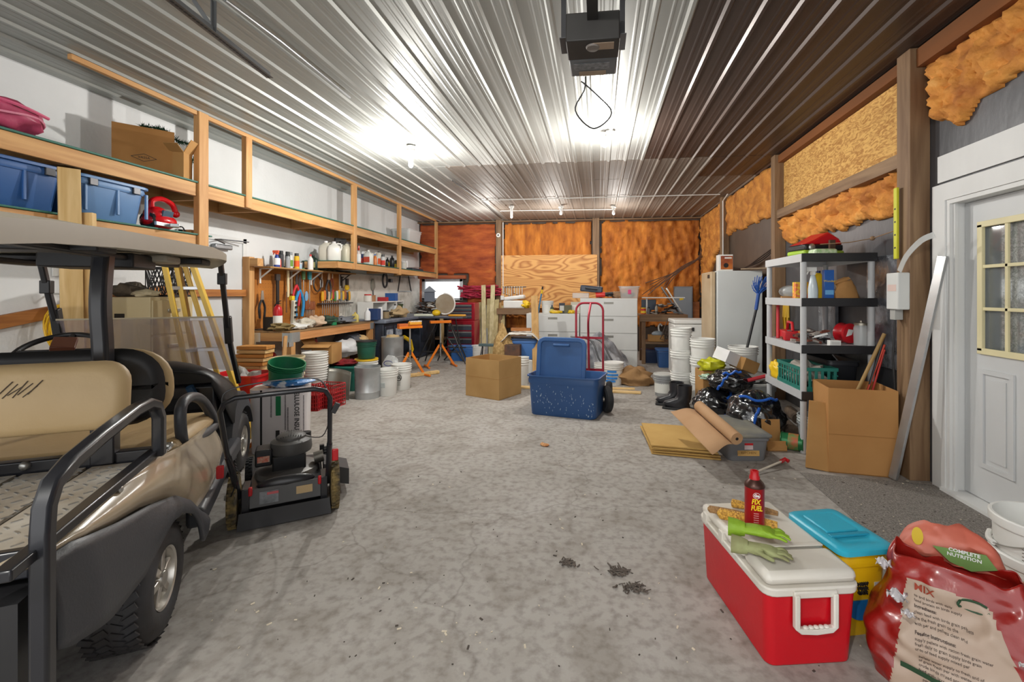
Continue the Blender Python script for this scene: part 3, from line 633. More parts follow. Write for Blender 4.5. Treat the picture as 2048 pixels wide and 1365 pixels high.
for nm, R_, w_ in (('front_rail', RC, .12), ('front_rail', RB, .12), ('rear_rail', RA, .06), ('rear_rail', RD, .05)):
    MB().rtube([R_[0], R_[1]], .035, w_, (.55, -.83, 0)).build(nm, YF_, t, smooth=0, bevel=.003)
for i in range(1, 8):
    z = i*.29; g = lambda R_: R_[1]+(R_[0]-R_[1])*((z)/(R_[0].z-R_[1].z))
    MB().rtube([g(RB), g(RC)], .09, .03, (0, 0, 1)).build('tread', AL, t, bevel=.003); MB().rtube([g(RA), g(RD)], .02, .03, (0, 0, 1)).build('rear_brace', AL, t)
# ================================================================ work bench on the left
BZ = .91
t = thing('workbench', 'long lumber workbench with steel corner braces along the left wall', 'workbench', (-4.25, 6.5, 0))
def rel(b, lo, hi, o=(-4.25, 6.5, 0)): b.b2([a-c for a, c in zip(lo, o)], [a-c for a, c in zip(hi, o)]); return b
rel(MB(), (XL+.01, 5.4, BZ-.02), (-3.97, 7.6, BZ)).build('bench_top', wood('worn_top', '#a5835a', '#6f5538', 'y'), t, smooth=0)
rel(MB(), (-4.01, 5.4, BZ-.13), (-3.975, 7.6, BZ-.021)).build('front_apron', wood('apron', '#cf9560', '#b07440', 'y'), t, smooth=0, bevel=.003)
rel(MB(), (XL+.02, 5.39, BZ-.13), (-3.975, 5.425, BZ-.021)).build('end_apron', lum('x'), t, smooth=0, bevel=.003)
for x, y in ((-4.06, 5.43), (-4.06, 7.5), (-4.5, 7.5), (-4.5, 6.5)): rel(MB(), (x, y, 0), (x+.085, y+.085, BZ-.022)).build('leg', lum('z'), t, smooth=0, bevel=.003)
GAL = metal('#c4cdd2', .4)
for x, y, dx in ((-4.5, 5.385, 1), (-4.05, 5.385, -1)):
    MB().b2((x-.0+4.25-.02, y-6.5, BZ-.14), (x+4.25+.12, y-6.5+.003, BZ-.02)).b2((x+4.25-.02, y-6.5, BZ-.2), (x+4.25+.06, y-6.5+.003, BZ-.14)).build('corner_brace', GAL, t, smooth=0)
MB().b2((.275, -1.115, BZ-.15), (.279, -.9, BZ-.02)).b2((.275, -1.115, BZ-.2), (.279, -1.03, BZ-.15)).build('corner_brace', GAL, t, smooth=0)
MB().b2((.275, .98, BZ-.13), (.279, 1.1, BZ-.02)).build('corner_brace', GAL, t, smooth=0)
# tool wall: frame post, peg board, white stained board
PEG = M('pegboard', '#b9752c', .7, col2='#a2611f', scale=4)
t = thing('pegboard', 'brown pegboard framed by a lumber post above the workbench', 'pegboard', (-4.5, 5.45, 0))
MB().b2((-.04, .02, BZ+.02), (-.03, 1.98, 1.76)).build('board', PEG, t, smooth=0)
MB().b2((-.06, -.155, 0), (.04, -.065, 1.88)).build('frame_post', lum('z'), t, smooth=0, bevel=.004)
b = MB(); r = random.Random(4)
for i in range(38):
    for j in range(15): b.box((-.0295, .07+i*.05, BZ+.08+j*.05), (.001, .006, .006))
o = b.build('peg_hole', BLK, t, smooth=0); o['kind'] = 'stuff'
WST = M('stained_white', '#dedcd4', .7, col2='#aaa89c', scale=5, thr=(.2, .5), detail=8)
tag(MB().b2((XL+.03, 7.44, BZ), (XL+.05, 11.1, 1.78)).build('backboard', WST, smooth=0), 'stained off-white board on the left wall beyond the pegboard', 'panel')
# narrow shelf on brackets
t = thing('bracket_shelf', 'narrow board shelf on white steel brackets above the pegboard', 'shelf', (-4.4, 6.3, 1.76))
MB().b2((-.12, -.88, -.018), (.14, 1.22, 0)).build('shelf_board', wood('thin_board', '#b98d55', '#8f6a3a', 'y'), t, smooth=0)
for y in (-.78, -.22, .3, 1.12):
    b = MB(); b.b2((-.09, y-.012, -.03), (.1, y+.012, -.019)); b.b2((-.095, y-.012, -.22), (-.085, y+.012, -.019)); b.rtube([(-.09, y, -.15), (.08, y, -.025)], .02, .006, (0, 1, 0)); b.build('bracket', WHT if y < 1 else DSTEEL, t, smooth=0)
MB().b2((-.1, -1.0, 0), (.05, -.9, .1)).build('end_block', lum('x'), t, smooth=0)
S1 = 1.761
def sx(px, X=-4.4): return ax(px, 560, X).y
row = [('spray', 547, .035, .2, '#27408f', '#e8542a', '#f0f0f0', 'blue spray bottle with orange head on the bracket shelf'),
 ('jar', 556, .035, .1, '#d84a2c', '#d84a2c', None, 'orange red squat jar lying on the bracket shelf'),
 ('can', 562, .03, .2, '#333438', '#1d1d1f', None, 'tall black capped can on the bracket shelf'),
 ('can', 569, .028, .14, '#9a9ea0', '#9a9ea0', None, 'short grey tin in front of the black can'),
 ('can', 575, .028, .2, '#2a2b2b', '#1a1a1a', '#e2c127', 'black can with a yellow label on the bracket shelf'),
 ('can', 581, .028, .2, '#cfd0cc', '#8e9193', '#6c9a3a', 'silver can with a green label on the bracket shelf'),
 ('can', 587, .03, .19, '#e0b21c', '#3a3a3a', '#e05a20', 'yellow and orange spray can on the bracket shelf'),
 ('can', 593, .03, .19, '#c8322a', '#77787a', '#e8e4da', 'red spray can with a grey cap on the bracket shelf'),
 ('jar', 600, .025, .08, '#9cb8cc', '#e6e6e6', None, 'small pale blue jar on the bracket shelf'),
 ('bottle', 615, .034, .2, '#e8e6e2', '#c8322a', None, 'white bottle with a red cap on the bracket shelf'),
 ('flask', 626, .05, .2, '#20342a', '#151515', '#c9c48a', 'dark green oil jug with pale label on the bracket shelf')]
for i, (k, px, r_, h_, c1, c2, lb, tx) in enumerate(row):
    small(k, (-4.4+(.05 if i % 3 == 0 else 0), sx(px), S1), tx, r_*1.15, h_*1.2, P_(c1, .35), P_(c2, .4), P_(lb, .6) if lb else None, rz=.3*i)
t = thing('tool_case', 'brown camouflage long case lying at the right end of the bracket shelf', 'case', (-4.38, 7.1, S1))
MB().b2((-.06, -.36, 0), (.06, .36, .035)).build('case_body', M('camo_case', '#6f6a48', .6, col2='#3e2f26', scale=9, thr=(.42, .55)), t, bevel=.02)
MB().tube([(.065, -.1, .02), (.1, -.05, .02), (.1, .05, .02), (.065, .1, .02)], .008).build('handle', BLK, t)
# jugs and bottles on the far lower shelf
S2 = 1.919
row = [('jug', 652, .075, .31, '#cfcabc', '#e8e8e8', None, 'cloudy white jug with a pointed top on the far shelf'),
 ('jug', 668, .075, .3, '#d8d6cf', '#d0d0d0', None, 'translucent square jug beside the pump sprayer'),
 ('spray', 684, .085, .42, '#d5d4cc', '#3a3a3a', None, 'large clear pump sprayer with black and silver top'),
 ('jug', 694, .08, .33, '#cfc9b4', '#3b3b3b', None, 'yellowish flat jug just left of the shelf post'),
 ('bottle', 704, .04, .3, '#2559a8', '#2559a8', '#dfe6ee', 'tall blue tapered container left of the shelf post'),
 ('spray', 717, .04, .32, '#d6c9c4', '#c8402c', '#e6e6e6', 'clear spray bottle with a red trigger by the post'),
 ('can', 726, .04, .25, '#283a6a', '#e4e4e4', '#c23a3a', 'navy can with white cap right of the shelf post'),
 ('jug', 737, .06, .27, '#dcdcd4', '#dcdcd4', '#c94f3a', 'white jug with a red paper label on the far shelf'),
 ('bottle', 745, .04, .25, '#2b8f6b', '#e6e6e6', '#d8e4d8', 'green bottle with white cap on the far shelf'),
 ('bottle', 750, .035, .22, '#d2752a', '#2f6ab4', None, 'orange bottle with a blue cap on the far shelf'),
 ('jug', 758, .065, .31, '#ded8cc', '#2a2a2a', '#e05a24', 'cream jug with orange label and black cap on the far shelf'),
 ('can', 766, .04, .24, '#c8c8c8', '#46484a', '#d63c2c', 'silver can with red label on the far shelf'),
 ('flask', 775, .05, .22, '#26282a', '#3a3a3a', '#e3c41e', 'black flask with a bright yellow label on the far shelf'),
 ('flask', 784, .06, .25, '#222326', '#222326', None, 'plain black flask on the far shelf'),
 ('flask', 792, .055, .21, '#3a3c2c', '#d6d6d6', '#d8b81e', 'olive flask with yellow label left of the second shelf post'),
 ('jar', 806, .07, .17, '#bfbfb8', '#c8c8c8', None, 'grey squat tub right of the second shelf post'),
 ('can', 813, .035, .22, '#dedede', '#dedede', None, 'thin white can right of the grey tub')]
for i, (k, px, r_, h_, c1, c2, lb, tx) in enumerate(row):
    X = -4.2+(.08 if i % 2 else -.05); small(k, (X, ax(px, 560, X).y, S2), tx, r_, h_, P_(c1, .35), P_(c2, .4), P_(lb, .6) if lb else None, rz=.4*i+.2)
t = thing('hand_tray', 'dark blue shallow tray at the far end of the lower shelf', 'tray', (-4.15, 9.75, S2)); MB().b2((-.12, -.3, 0), (.12, .3, .05)).build('tray_body', P_('#2c3440'), t, bevel=.01)
MB().tube([(-.05, -.2, .06), (.06, .3, .09)], .008).build('rod', STEEL, t)
# hanging tools (one thing each), all on the peg board / white board
def hang(px, py, label, parts, name, cat, X=-4.46, s=1, rx=0):
    s *= 1.6
    p = ax(px, py, X); t = thing(name, label, cat, p, 0, rot=(rx, 0, 0))
    for nm, m, f in parts: b = MB(); f(b, s); b.build(nm, m, t, bevel=.001)
    return t
HWD = wood('handle', '#9c6a3a', '#6f4522', 'z')
def hammer(c=HWD): return [('handle', c, lambda b, s: b.cyl((0, 0, -.15*s), (0, 0, .12*s), .013*s)), ('head', DSTEEL, lambda b, s: b.box((0, 0, .14*s), (.03*s, .12*s, .035*s)))]
def plier(c): return [('jaws', STEEL, lambda b, s: b.prism([(-.015*s, 0), (.015*s, 0), (.008*s, .07*s), (-.008*s, .07*s)], (.012, 0, 0), u=(0, 1, 0))),
    ('grip', c, lambda b, s: b.tube(smoothpath([(0, -.005*s, 0), (0, -.03*s, -.06*s), (0, -.022*s, -.14*s)], 3), .008*s)), ('grip', c, lambda b, s: b.tube(smoothpath([(0, .005*s, 0), (0, .03*s, -.06*s), (0, .022*s, -.14*s)], 3), .008*s))]
def driver(c, L_=.12): return [('grip', c, lambda b, s: b.lathe([(0, 0), (.012*s, .005), (.015*s, .04*s), (.012*s, .09*s), (0, .095*s)], 10)), ('shaft', STEEL, lambda b, s: b.cyl((0, 0, 0), (0, 0, -L_*s), .0035*s, n=6))]
def snips(c): return [('blade', DSTEEL, lambda b, s: b.prism([(-.02*s, 0), (.02*s, 0), (.012*s, .1*s), (0, .13*s), (-.012*s, .1*s)], (.01, 0, 0), u=(0, 1, 0))),
    ('handle', c, lambda b, s: b.tube(smoothpath([(0, 0, 0), (0, -.05*s, -.1*s), (0, -.04*s, -.22*s)], 3), .012*s)), ('handle', c, lambda b, s: b.tube(smoothpath([(0, 0, 0), (0, .05*s, -.1*s), (0, .03*s, -.22*s)], 3), .012*s))]
hang(555, 575, 'long black handled pry tool hanging at the left of the pegboard', [('shank', BLK, lambda b, s: b.box((0, 0, -.1), (.02, .05, .42))), ('head', DSTEEL, lambda b, s: b.box((0, 0, .14), (.03, .08, .09)))], 'pry_tool', 'tool')
hang(576, 565, 'hammer with a pale handle on the pegboard, left of the red snips', hammer(P_('#d8c8a0')), 'hammer', 'hammer', s=.9)
hang(583, 562, 'claw hammer hanging second from the left on the pegboard', hammer(P_('#7a6a58')), 'hammer', 'hammer', s=.8)
hang(593, 570, 'snips with red handles hanging under the bracket shelf', snips(P_('#cc2a34')), 'tin_snips', 'snips', s=.9)
hang(599, 580, 'snips with bright blue handles on the pegboard', snips(P_('#2a8ac4')), 'tin_snips', 'snips', s=1.15)
hang(607, 560, 'green handled file hanging below the bracket shelf', driver(P_('#5d8a5a'), .25), 'file', 'file', s=1.2)
hang(619, 560, 'teal handled long screwdriver left of the round coil', driver(P_('#3a9aa8'), .2), 'screwdriver', 'screwdriver', s=1.4)
hang(613, 593, 'white and blue patterned glove hanging on the pegboard', [('glove_body', P_('#7fa6c8', .8), lambda b, s: b.sph((0, 0, 0), .05, sc=(.3, .8, 1.5), nz=.4))], 'work_glove', 'glove')
hang(635, 568, 'dark round saw blade coil on the pegboard', [('coil', DSTEEL, lambda b, s: [b.tube([(.004*k, .1*cos(a), .12*sin(a)) for a in [2*pi*i/24 for i in range(24)]], .009, 6, closed=True) for k in (-1, 1)])], 'wire_coil', 'coil')
hang(657, 560, 'pair of open pliers with bare steel handles right of the coil', plier(DSTEEL), 'pliers', 'pliers', s=1.4)
hang(643, 556, 'small pliers hanging next to the coil', plier(STEEL), 'pliers', 'pliers', s=.7)
hang(664, 557, 'second small pliers on the pegboard hook row', plier(P_('#8a3a2a')), 'pliers', 'pliers', s=.7)
hang(684, 565, 'black clamp hanging left of the yellow tape tool', [('clamp_bar', BLK, lambda b, s: b.box((0, 0, 0), (.015, .02, .2))), ('jaw', DSTEEL, lambda b, s: b.box((0, .02, .09), (.015, .06, .02)))], 'clamp', 'clamp')
hang(694, 572, 'yellow and black hand grinder at the right edge of the pegboard', [('guard', P_('#e2b818'), lambda b, s: b.sph((0, 0, -.03), .07, sc=(.4, 1, .8))), ('handle', BLK, lambda b, s: b.box((0, 0, .06), (.03, .07, .14)))], 'hand_tool', 'tool')
hang(590, 618, 'bundle of steel wrenches fanned on the pegboard above the bench', [('wrench', STEEL, lambda b, s: [b.rtube([(0, 0, .1), (.01, k*.05, -.12)], .022, .006, (1, 0, 0)) for k in (-1, -.4, .2, .8)])], 'wrench_set', 'wrenches')
hang(524, 600, 'dark spring clamp at the left edge of the pegboard', plier(BLK), 'spring_clamp', 'clamp', s=1.1)
hang(573, 605, 'thin rusty rasp hanging between hammer and wrenches', [('rasp', M('rust', '#6a4630', .8), lambda b, s: b.box((0, 0, 0), (.006, .02, .3)))], 'rasp', 'rasp')
cols = ['#e0a81e', '#d8782a', '#3a3a3a', '#c8b49a', '#e6c21e', '#b03a2a', '#4a7a3a', '#d8d8d0', '#dca020', '#7a7a78', '#e0b030', '#a05a2a', '#2a2a2a', '#d09a20']
t = thing('screwdriver_rack', 'wooden rack strip on the pegboard holding the screwdrivers', 'rack', ax(672, 607, -4.47)); MB().b2((-.03, -.48, -.01), (.03, .5, .01)).build('rack_strip', DSTEEL, t, bevel=.002)
for i, c in enumerate(cols):
    px = 645+i*4.1; o = hang(px, 603-(i % 3)*2, 'screwdriver standing in the rack strip on the pegboard', driver(P_(c), .12+.03*(i % 3)), 'screwdriver', 'screwdriver', X=-4.47, s=1.1); o['group'] = 'screwdrivers in the pegboard rack'
for i in range(6):
    hang(612+i*3.2, 620, 'short chisel in the lower rack beside the wrenches', driver(P_('#8a4a24'), .1), 'chisel', 'chisel', X=-4.47, s=.9)['group'] = 'chisels low on the pegboard'
# on the white board
XWB = XL+.06
hang(746, 570, 'round grey fan shaped whisk tool on the white board', [('head', M('whisk', '#9a9a90', .6), lambda b, s: b.sph((0, 0, 0), .12, sc=(.2, .7, 1), nz=.3)), ('rod', DSTEEL, lambda b, s: b.cyl((0, 0, -.1), (.02, 0, -.45), .012))], 'whisk_tool', 'tool', X=XWB)
hang(770, 561, 'grey magnifier ring mounted on the white board', [('ring', DSTEEL, lambda b, s: b.tube([(0, .1*cos(a), .15*sin(a)) for a in [2*pi*i/24 for i in range(24)]], .022, 8, closed=True)), ('arm', DSTEEL, lambda b, s: b.box((.02, .22, 0), (.06, .1, .07)))], 'magnifier_lamp', 'lamp', X=XWB)
hang(808, 566, 'steel hacksaw frame hanging on the white board near the window', [('frame', DSTEEL, lambda b, s: b.tube([(0, -.32, -.2), (0, -.2, .17), (0, .25, .17), (0, .4, -.2)], .016)), ('blade', STEEL, lambda b, s: b.box((0, .04, -.2), (.01, .72, .03)))], 'hacksaw', 'saw', X=XWB)
# ---- on the bench top
def bp(px, py, z=BZ+.001): return fl(px, py, z)
def fire_ext(P, label, s=1, lean=0):
    t = thing('fire_extinguisher', label, 'fire extinguisher', P)
    MB().lathe([(0, 0), (.05*s, 0), (.055*s, .01), (.055*s, .27*s), (.045*s, .31*s), (.02*s, .335*s), (.018*s, .35*s), (0, .35*s)], 20).build('cylinder', RED, t)
    MB().lathe([(.0555*s, .1*s), (.056*s, .1*s), (.056*s, .2*s), (.0555*s, .2*s)], 20).build('paper_label', WHT, t)
    MB().box((0, 0, .37*s), (.03*s, .03*s, .04*s)).rtube([(0, 0, .38*s), (.07*s, -.03*s, .4*s)], .016, .006, (0, 0, 1)).rtube([(0, 0, .365*s), (.07*s, -.03*s, .36*s)], .016, .006, (0, 0, 1)).build('valve', BLK, t, bevel=.002)
    MB().tube(smoothpath([(0, .02*s, .37*s), (-.06*s, .03*s, .34*s), (-.065*s, .01, .2*s)], 4), .008*s).build('hose', BLK, t); return t
fire_ext((-4.22, 5.5, BZ), 'red fire extinguisher standing on the near end of the workbench', 1.0)
MB().box((-4.35, 5.52, BZ+.09), (.14, .09, .18)).build('tmpc', BLK, bevel=.01).name = 'battery_pack'; tag(D.objects['battery_pack'], 'black battery pack behind the fire extinguisher on the bench', 'battery')
t = thing('caliper_stand', 'yellow topped white upright test gauge on the bench', 'tool', (-4.2, 5.78, BZ)); MB().box((0, 0, .2), (.05, .05, .4), rot=(.1, .12, 0)).build('gauge_body', M('pale_plastic2', '#ccc8b8', .5), t, bevel=.008); MB().box((-.02, 0, .43), (.055, .055, .06)).build('gauge_cap', YEL, t, bevel=.008)
for z in (.15, .22, .29, .35): MB().b2((.03, -.02, z), (.055, .02, z+.03)).build('window_slot', BLK, t)
paper = M('crumpled_paper', '#c9c2b4', .9, col2='#a49b8a', scale=9, bump=.8, bscale=12)
for i, (px, py, s, m, tx, nm) in enumerate([(565, 655, (.13, .16, .05), M('olive_tape', '#7d6a40', .8, bump=.5), 'olive canvas pouch on the bench beside the fire extinguisher', 'pouch'), (590, 651, (.14, .2, .04), M('white_cloth', '#d8d8d4', .9, bump=.8, bscale=12), 'white crumpled cloth on the near half of the bench', 'rag'),
    (612, 648, (.12, .15, .07), paper, 'crumpled grey paper pile in the middle of the bench', 'crumpled_paper'), (632, 646, (.12, .16, .08), M('beige_cloth', '#c0a890', .9, bump=.8, bscale=10), 'beige crumpled rag in the middle of the bench', 'rag'),
    (656, 640, (.13, .22, .08), M('green_cord', '#3f5a48', .8, col2='#1e2c24', scale=18, bump=.9), 'tangled dark green cord pile on the bench', 'cord_pile'), (690, 638, (.12, .25, .06), M('slate_cloth', '#6d7076', .7, bump=.5), 'slate grey sanding pad bag at the far end of the bench', 'pad_bag')]):
    lump((-4.16, ax(px, 640, -4.16).y, BZ+.001), s, m, tx, name=nm, cat=nm.replace('_', ' '), seed=i*3+2, nz=.7)
small('jar', (-4.08, 6.55, BZ), 'green plastic jar lying by the cord pile on the bench', .045, .09, GRN, GRN)
# drill in front, white small items
# ================================================================ far bench area (left back): steel desk, drawers, shelf
t = thing('steel_desk', 'dark steel work table with a rounded top beyond the lumber bench', 'work table', (-4.1, 9.0, 0))
NV = M('dark_steel_blue', '#3c4454', .4, metal=.3, col2='#252a33', scale=6)
MB().b2((-.45, -1.35, .86), (.32, 1.35, .93)).build('table_top', M('worn_blue_top', '#7c8494', .4, col2='#5a6270', scale=5), t, bevel=.02)
MB().b2((-.45, -1.3, .02), (.26, -.5, .855)).build('drawer_unit', NV, t, bevel=.01); MB().b2((-.45, .4, .02), (.26, 1.3, .855)).build('drawer_unit', NV, t, bevel=.01)
for y in (-1.25, -.87):
    d_ = MB().b2((.262, y, .35), (.275, y+.34, .8)).build('drawer', NV, t, bevel=.006); MB().b2((.276, y+.04, .6), (.28, y+.3, .74)).build('paper_note', M('note', '#b8bcc4', .7, col2='#6a7484', scale=14), d_)
MB().b2((.262, .45, .35), (.275, 1.25, .8)).build('drawer', NV, t, bevel=.006)
MB().b2((-.45, -.48, .75), (.24, .38, .855)).build('centre_drawer', NV, t, bevel=.006)
MB().tube([(.05, -.3, .5), (.1, -.1, .4), (.08, .05, .2), (.05, -.05, .05)], .04).build('tmp1', YEL).name = 'yellow_hose'; D.objects['yellow_hose'].location = (-4.0, 9.1, .02); tag(D.objects['yellow_hose'], 'yellow curved hose under the dark steel table', 'hose')
tag(MB().b2((-4.45, 7.62, 0), (-3.98, 7.66, .88)).build('osb_sheet', M('dark_osb', '#6a4a34', .8, col2='#3c2a20', scale=30, stretch=(1, 1, .4), dist=2), smooth=0), 'dark chipboard end panel between bench and steel table', 'panel')
# small organiser shelf on the far bench
t = thing('organiser_shelf', 'small white raised shelf on the steel table', 'shelf', (-4.3, 8.5, .932))
MB().b2((-.15, -.6, .3), (.15, .75, .32)).build('shelf_top', WHT, t); 
for y in (-.6, -.05, .4, .73): MB().b2((-.15, y, 0), (.15, y+.02, .3)).build('divider', WHT, t)
row = [('jar', 702, .05, .14, '#c8322a', '#c8322a', 'red topped tub on the raised white shelf', 1.253), ('jar', 729, .07, .14, '#e0dcd4', '#c42a2a', 'white tub with red lid on the raised white shelf', 1.253),
 ('tin', 745, .06, .12, '#9a6a44', '#555555', 'brown tin of brushes on the raised white shelf', 1.253), ('carton', 766, .09, .08, '#b02a30', '#555555', 'low red carton on the raised white shelf', 1.253),
 ('carton', 783, .11, .16, '#2a5aa0', '#555555', 'blue box at the right of the raised white shelf', 1.253)]
for k, px, r_, h_, c1, c2, tx, z in row:
    small(k, (-4.27, min(9.2, max(7.95, ax(px, 590, -4.27).y)), z), tx, r_, h_, P_(c1), P_(c2))
row = [('bottle', 735, .05, .22, '#d8dadc', '#e8e8e8', 'clear bottle under the raised shelf on the steel table'), ('carton', 748, .1, .2, '#27406e', '#333333', 'navy box under the raised shelf on the steel table'),
 ('can', 760, .05, .22, '#e4e4e4', '#e4e4e4', 'white can under the raised shelf on the steel table'), ('jar', 772, .06, .15, '#8d7a5a', '#333333', 'brown pot in front of the raised shelf'),
 ('bottle', 790, .05, .27, '#c9cccf', '#444444', 'grey bottle at the far part of the steel table'), ('spray', 803, .05, .27, '#4e5a34', '#3c4a28', 'olive spray gun standing on the steel table')]
for k, px, r_, h_, c1, c2, tx in row: small(k, (-4.0, ax(px, 620, -4.0).y, .932), tx, r_, h_, P_(c1), P_(c2))
small('flask', (-4.15, 7.3, BZ), 'yellow and clear bottle at the far end of the lumber bench', .04, .17, P_('#d8c878'), YEL)
lump((-3.95, 8.55, .931), (.12, .3, .1), M('tan_foam', '#b8a07a', .9, bump=.8), 'tan crumpled foam piece on the steel table', name='foam_scrap', cat='foam', seed=12, nz=.8)
# cluttered shelf unit under the window
t = thing('corner_bench', 'low dark wooden bench cluttered with parts under the bright window', 'bench', (-3.9, 10.6, 0))
MB().b2((-.6, -.25, .85), (.75, .35, .9)).build('bench_top', old('x'), t, smooth=0)
for x in (-.55, .15): MB().b2((x, -.24, 0), (x+.08, -.16, .85)).build('leg', pale('z'), t, smooth=0)
MB().b2((-.5, -.2, .3), (.7, .3, .33)).build('lower_shelf', old('x'), t, smooth=0)
MB().b2((-.6, .3, 0), (.7, .34, .85)).build('back_panel', BLK, t, smooth=0)
o = heap(60, (0, 0, 0), (.5, .22, .28), [DSTEEL, M('grey_scrap', '#9a9690', .7), M('brown_scrap', '#7a5c44', .8), WHT, BLK], 3, (.04, .12)).build('scrap_heap', [DSTEEL, MC['grey_scrap'], MC['brown_scrap'], WHT, BLK], smooth=0, loc=(-4.05, 10.62, .901)); o['kind'] = 'stuff'; tag(o, 'jumble of metal and wooden scraps on the bench below the window', 'scraps')
t = thing('birdhouse', 'small grey wooden lantern house silhouetted against the window', 'birdhouse', (-4.15, 10.75, 1.21), .3)
MB().b2((-.12, -.12, 0), (.12, .12, .25)).build('house_body', P_('#6a7280', .7), t); MB().prism([(-.16, .24), (.16, .24), (0, .38)], (0, .3, 0), o=(0, -.15, 0)).build('house_roof', P_('#8a919c', .7), t)
# ================================================================ middle and back of the room
ORP = plast('#e27a1e', .35)
def roller_stand(px, py, Y, label, ht=.78, head='roller', rz=0):
    x = X_(px, Y); t = thing('roller_stand', label, 'roller stand', (x, Y, 0), rz, 'orange roller stands')
    for s in (-1, 1):
        MB().rtube([(s*.26, -.0, .03), (s*.02, 0, .42)], .04, .02, (0, 1, 0)).build('leg', ORP, t, bevel=.003)
        MB().rtube([(s*.26, -.2, .02), (s*.26, .2, .02)], .03, .03, (0, 0, 1)).build('foot', ORP, t, bevel=.004)
    MB().cyl((0, 0, .2), (0, 0, ht), .014).build('pole', STEEL, t); MB().cyl((0, 0, .38), (0, 0, .46), .025).build('collar', DSTEEL, t)
    return t
rz_ = .9
t = roller_stand(820, 757, 7.2, 'orange roller stand with yellow roller head in front of the dark steel desk', .82, rz=rz_)
MB().box((0, 0, .84), (.42, .09, .04)).build('head_bar', ORP, t, bevel=.006)
h = MB().cyl((-.02, 0, .9), (.2, 0, .9), .035).build('roller', plast('#e6a43a', .4), t); MB().box((-.13, 0, .88), (.16, .08, .05)).build('pad', M('red_wood2', '#c8642c', .6), t, bevel=.004)
for i in range(7): MB().box((.01+i*.03, 0, .935), (.012, .08, .02)).build('roller_tooth', WHT, t)
t = roller_stand(881, 735, 8.35, 'orange stand with flat top carrying a mitre saw near the red tool chest', .84, rz=.6)
MB().box((0, 0, .86), (.4, .1, .05)).build('head_bar', ORP, t, bevel=.006)
# mitre saw on folding stand
t = thing('mitre_saw', 'yellow and grey mitre saw with round white blade guard on a folding stand', 'mitre saw', (X_(886, 8.7), 8.7, 0))
MB().box((0, 0, .93), (.9, .3, .04)).build('saw_base', plast('#4a4f5c'), t, bevel=.01)
MB().box((-.38, -.02, .97), (.42, .1, .05)).build('base_wing', plast('#d8dccc'), t, bevel=.02); MB().box((.3, -.02, .97), (.35, .1, .04)).build('base_wing', plast('#dc9a2c'), t, bevel=.02)
MB().cyl((.06, -.05, 1.2), (.06, 0, 1.2), .2, n=26).build('blade_guard', M('guard_grey', '#a49a88', .5, col2='#8c7c66'), t); MB().tube([(.06+.205*cos(a), -.06, 1.2+.205*sin(a)) for a in [-1.9+3.6*i/20 for i in range(21)]], .014).build('guard_rim', WHT, t)
MB().tube([(-.06, 0, .98), (.0, 0, 1.1), (.08, 0, 1.32)], .035).build('saw_arm', DSTEEL, t); MB().sph((-.12, -.05, 1.02), .08, sc=(1.1, .8, .8)).build('motor', YEL, t)
for s in (-1, 1):
    MB().tube([(s*.1, 0, .9), (s*.5, -.12, .02)], .014).build('leg', BLK, t); MB().tube([(s*.1, .05, .9), (s*.45, .2, .02)], .014).build('leg', BLK, t)
MB().tube([(-.4, -.1, .25), (.4, -.1, .25)], .012).build('cross_bar', BLK, t)
# red tool chest
RC_ = M('tool_red', '#a3182c', .3, metal=.2, var=.1); xa, xb = X_(901, 9.7), X_(942, 9.7)
t = thing('tool_chest', 'dark red rolling tool chest with grey drawers beside the bright window', 'tool chest', ((xa+xb)/2, 9.9, 0)); W_ = .62
MB().b2((-W_/2, -.2, .08), (W_/2, .25, .8)).build('lower_cabinet', RC_, t, bevel=.01); MB().b2((-W_/2, -.18, .802), (W_/2, .22, 1.2)).build('upper_chest', RC_, t, bevel=.015)
for z, n, h in ((.85, 4, .08), (.14, 4, .15)):
    for i in range(n):
        d_ = MB().b2((-W_/2+.03, -.215, z+i*h), (W_/2-.06, -.2, z+i*h+h*.85)).build('drawer', plast('#3f4652', .4), t, bevel=.003); MB().b2((-W_/2+.03, -.23, z+i*h+h*.62), (W_/2-.06, -.215, z+i*h+h*.78)).build('pull', STEEL, d_)
for x in (-.25, .25):
    for y in (-.14, .18): MB().cyl((x-.02, y, .04), (x+.02, y, .04), .04).build('caster', BLK, t)
# magenta cordage
b = MB(); r = random.Random(9)
for k in range(9):
    z = 1.32+.05*k*.7; x0, x1 = -.55+r.uniform(-.1, .2), .35+r.uniform(-.2, .2)
    b.tube(smoothpath([(x0+(x1-x0)*i/7, r.uniform(-.03, .03)-.02*(k % 3), z+r.uniform(-.025, .025)) for i in range(8)], 2), .024, 7)
o = b.build('rope_bundle', M('magenta_rope', '#c02848', .6, col2='#8a1834', scale=20, bump=.5), loc=(X_(960, 10.9), 10.95, 0)); tag(o, 'magenta rope bundle hanging on the back wall right of the window', 'rope')
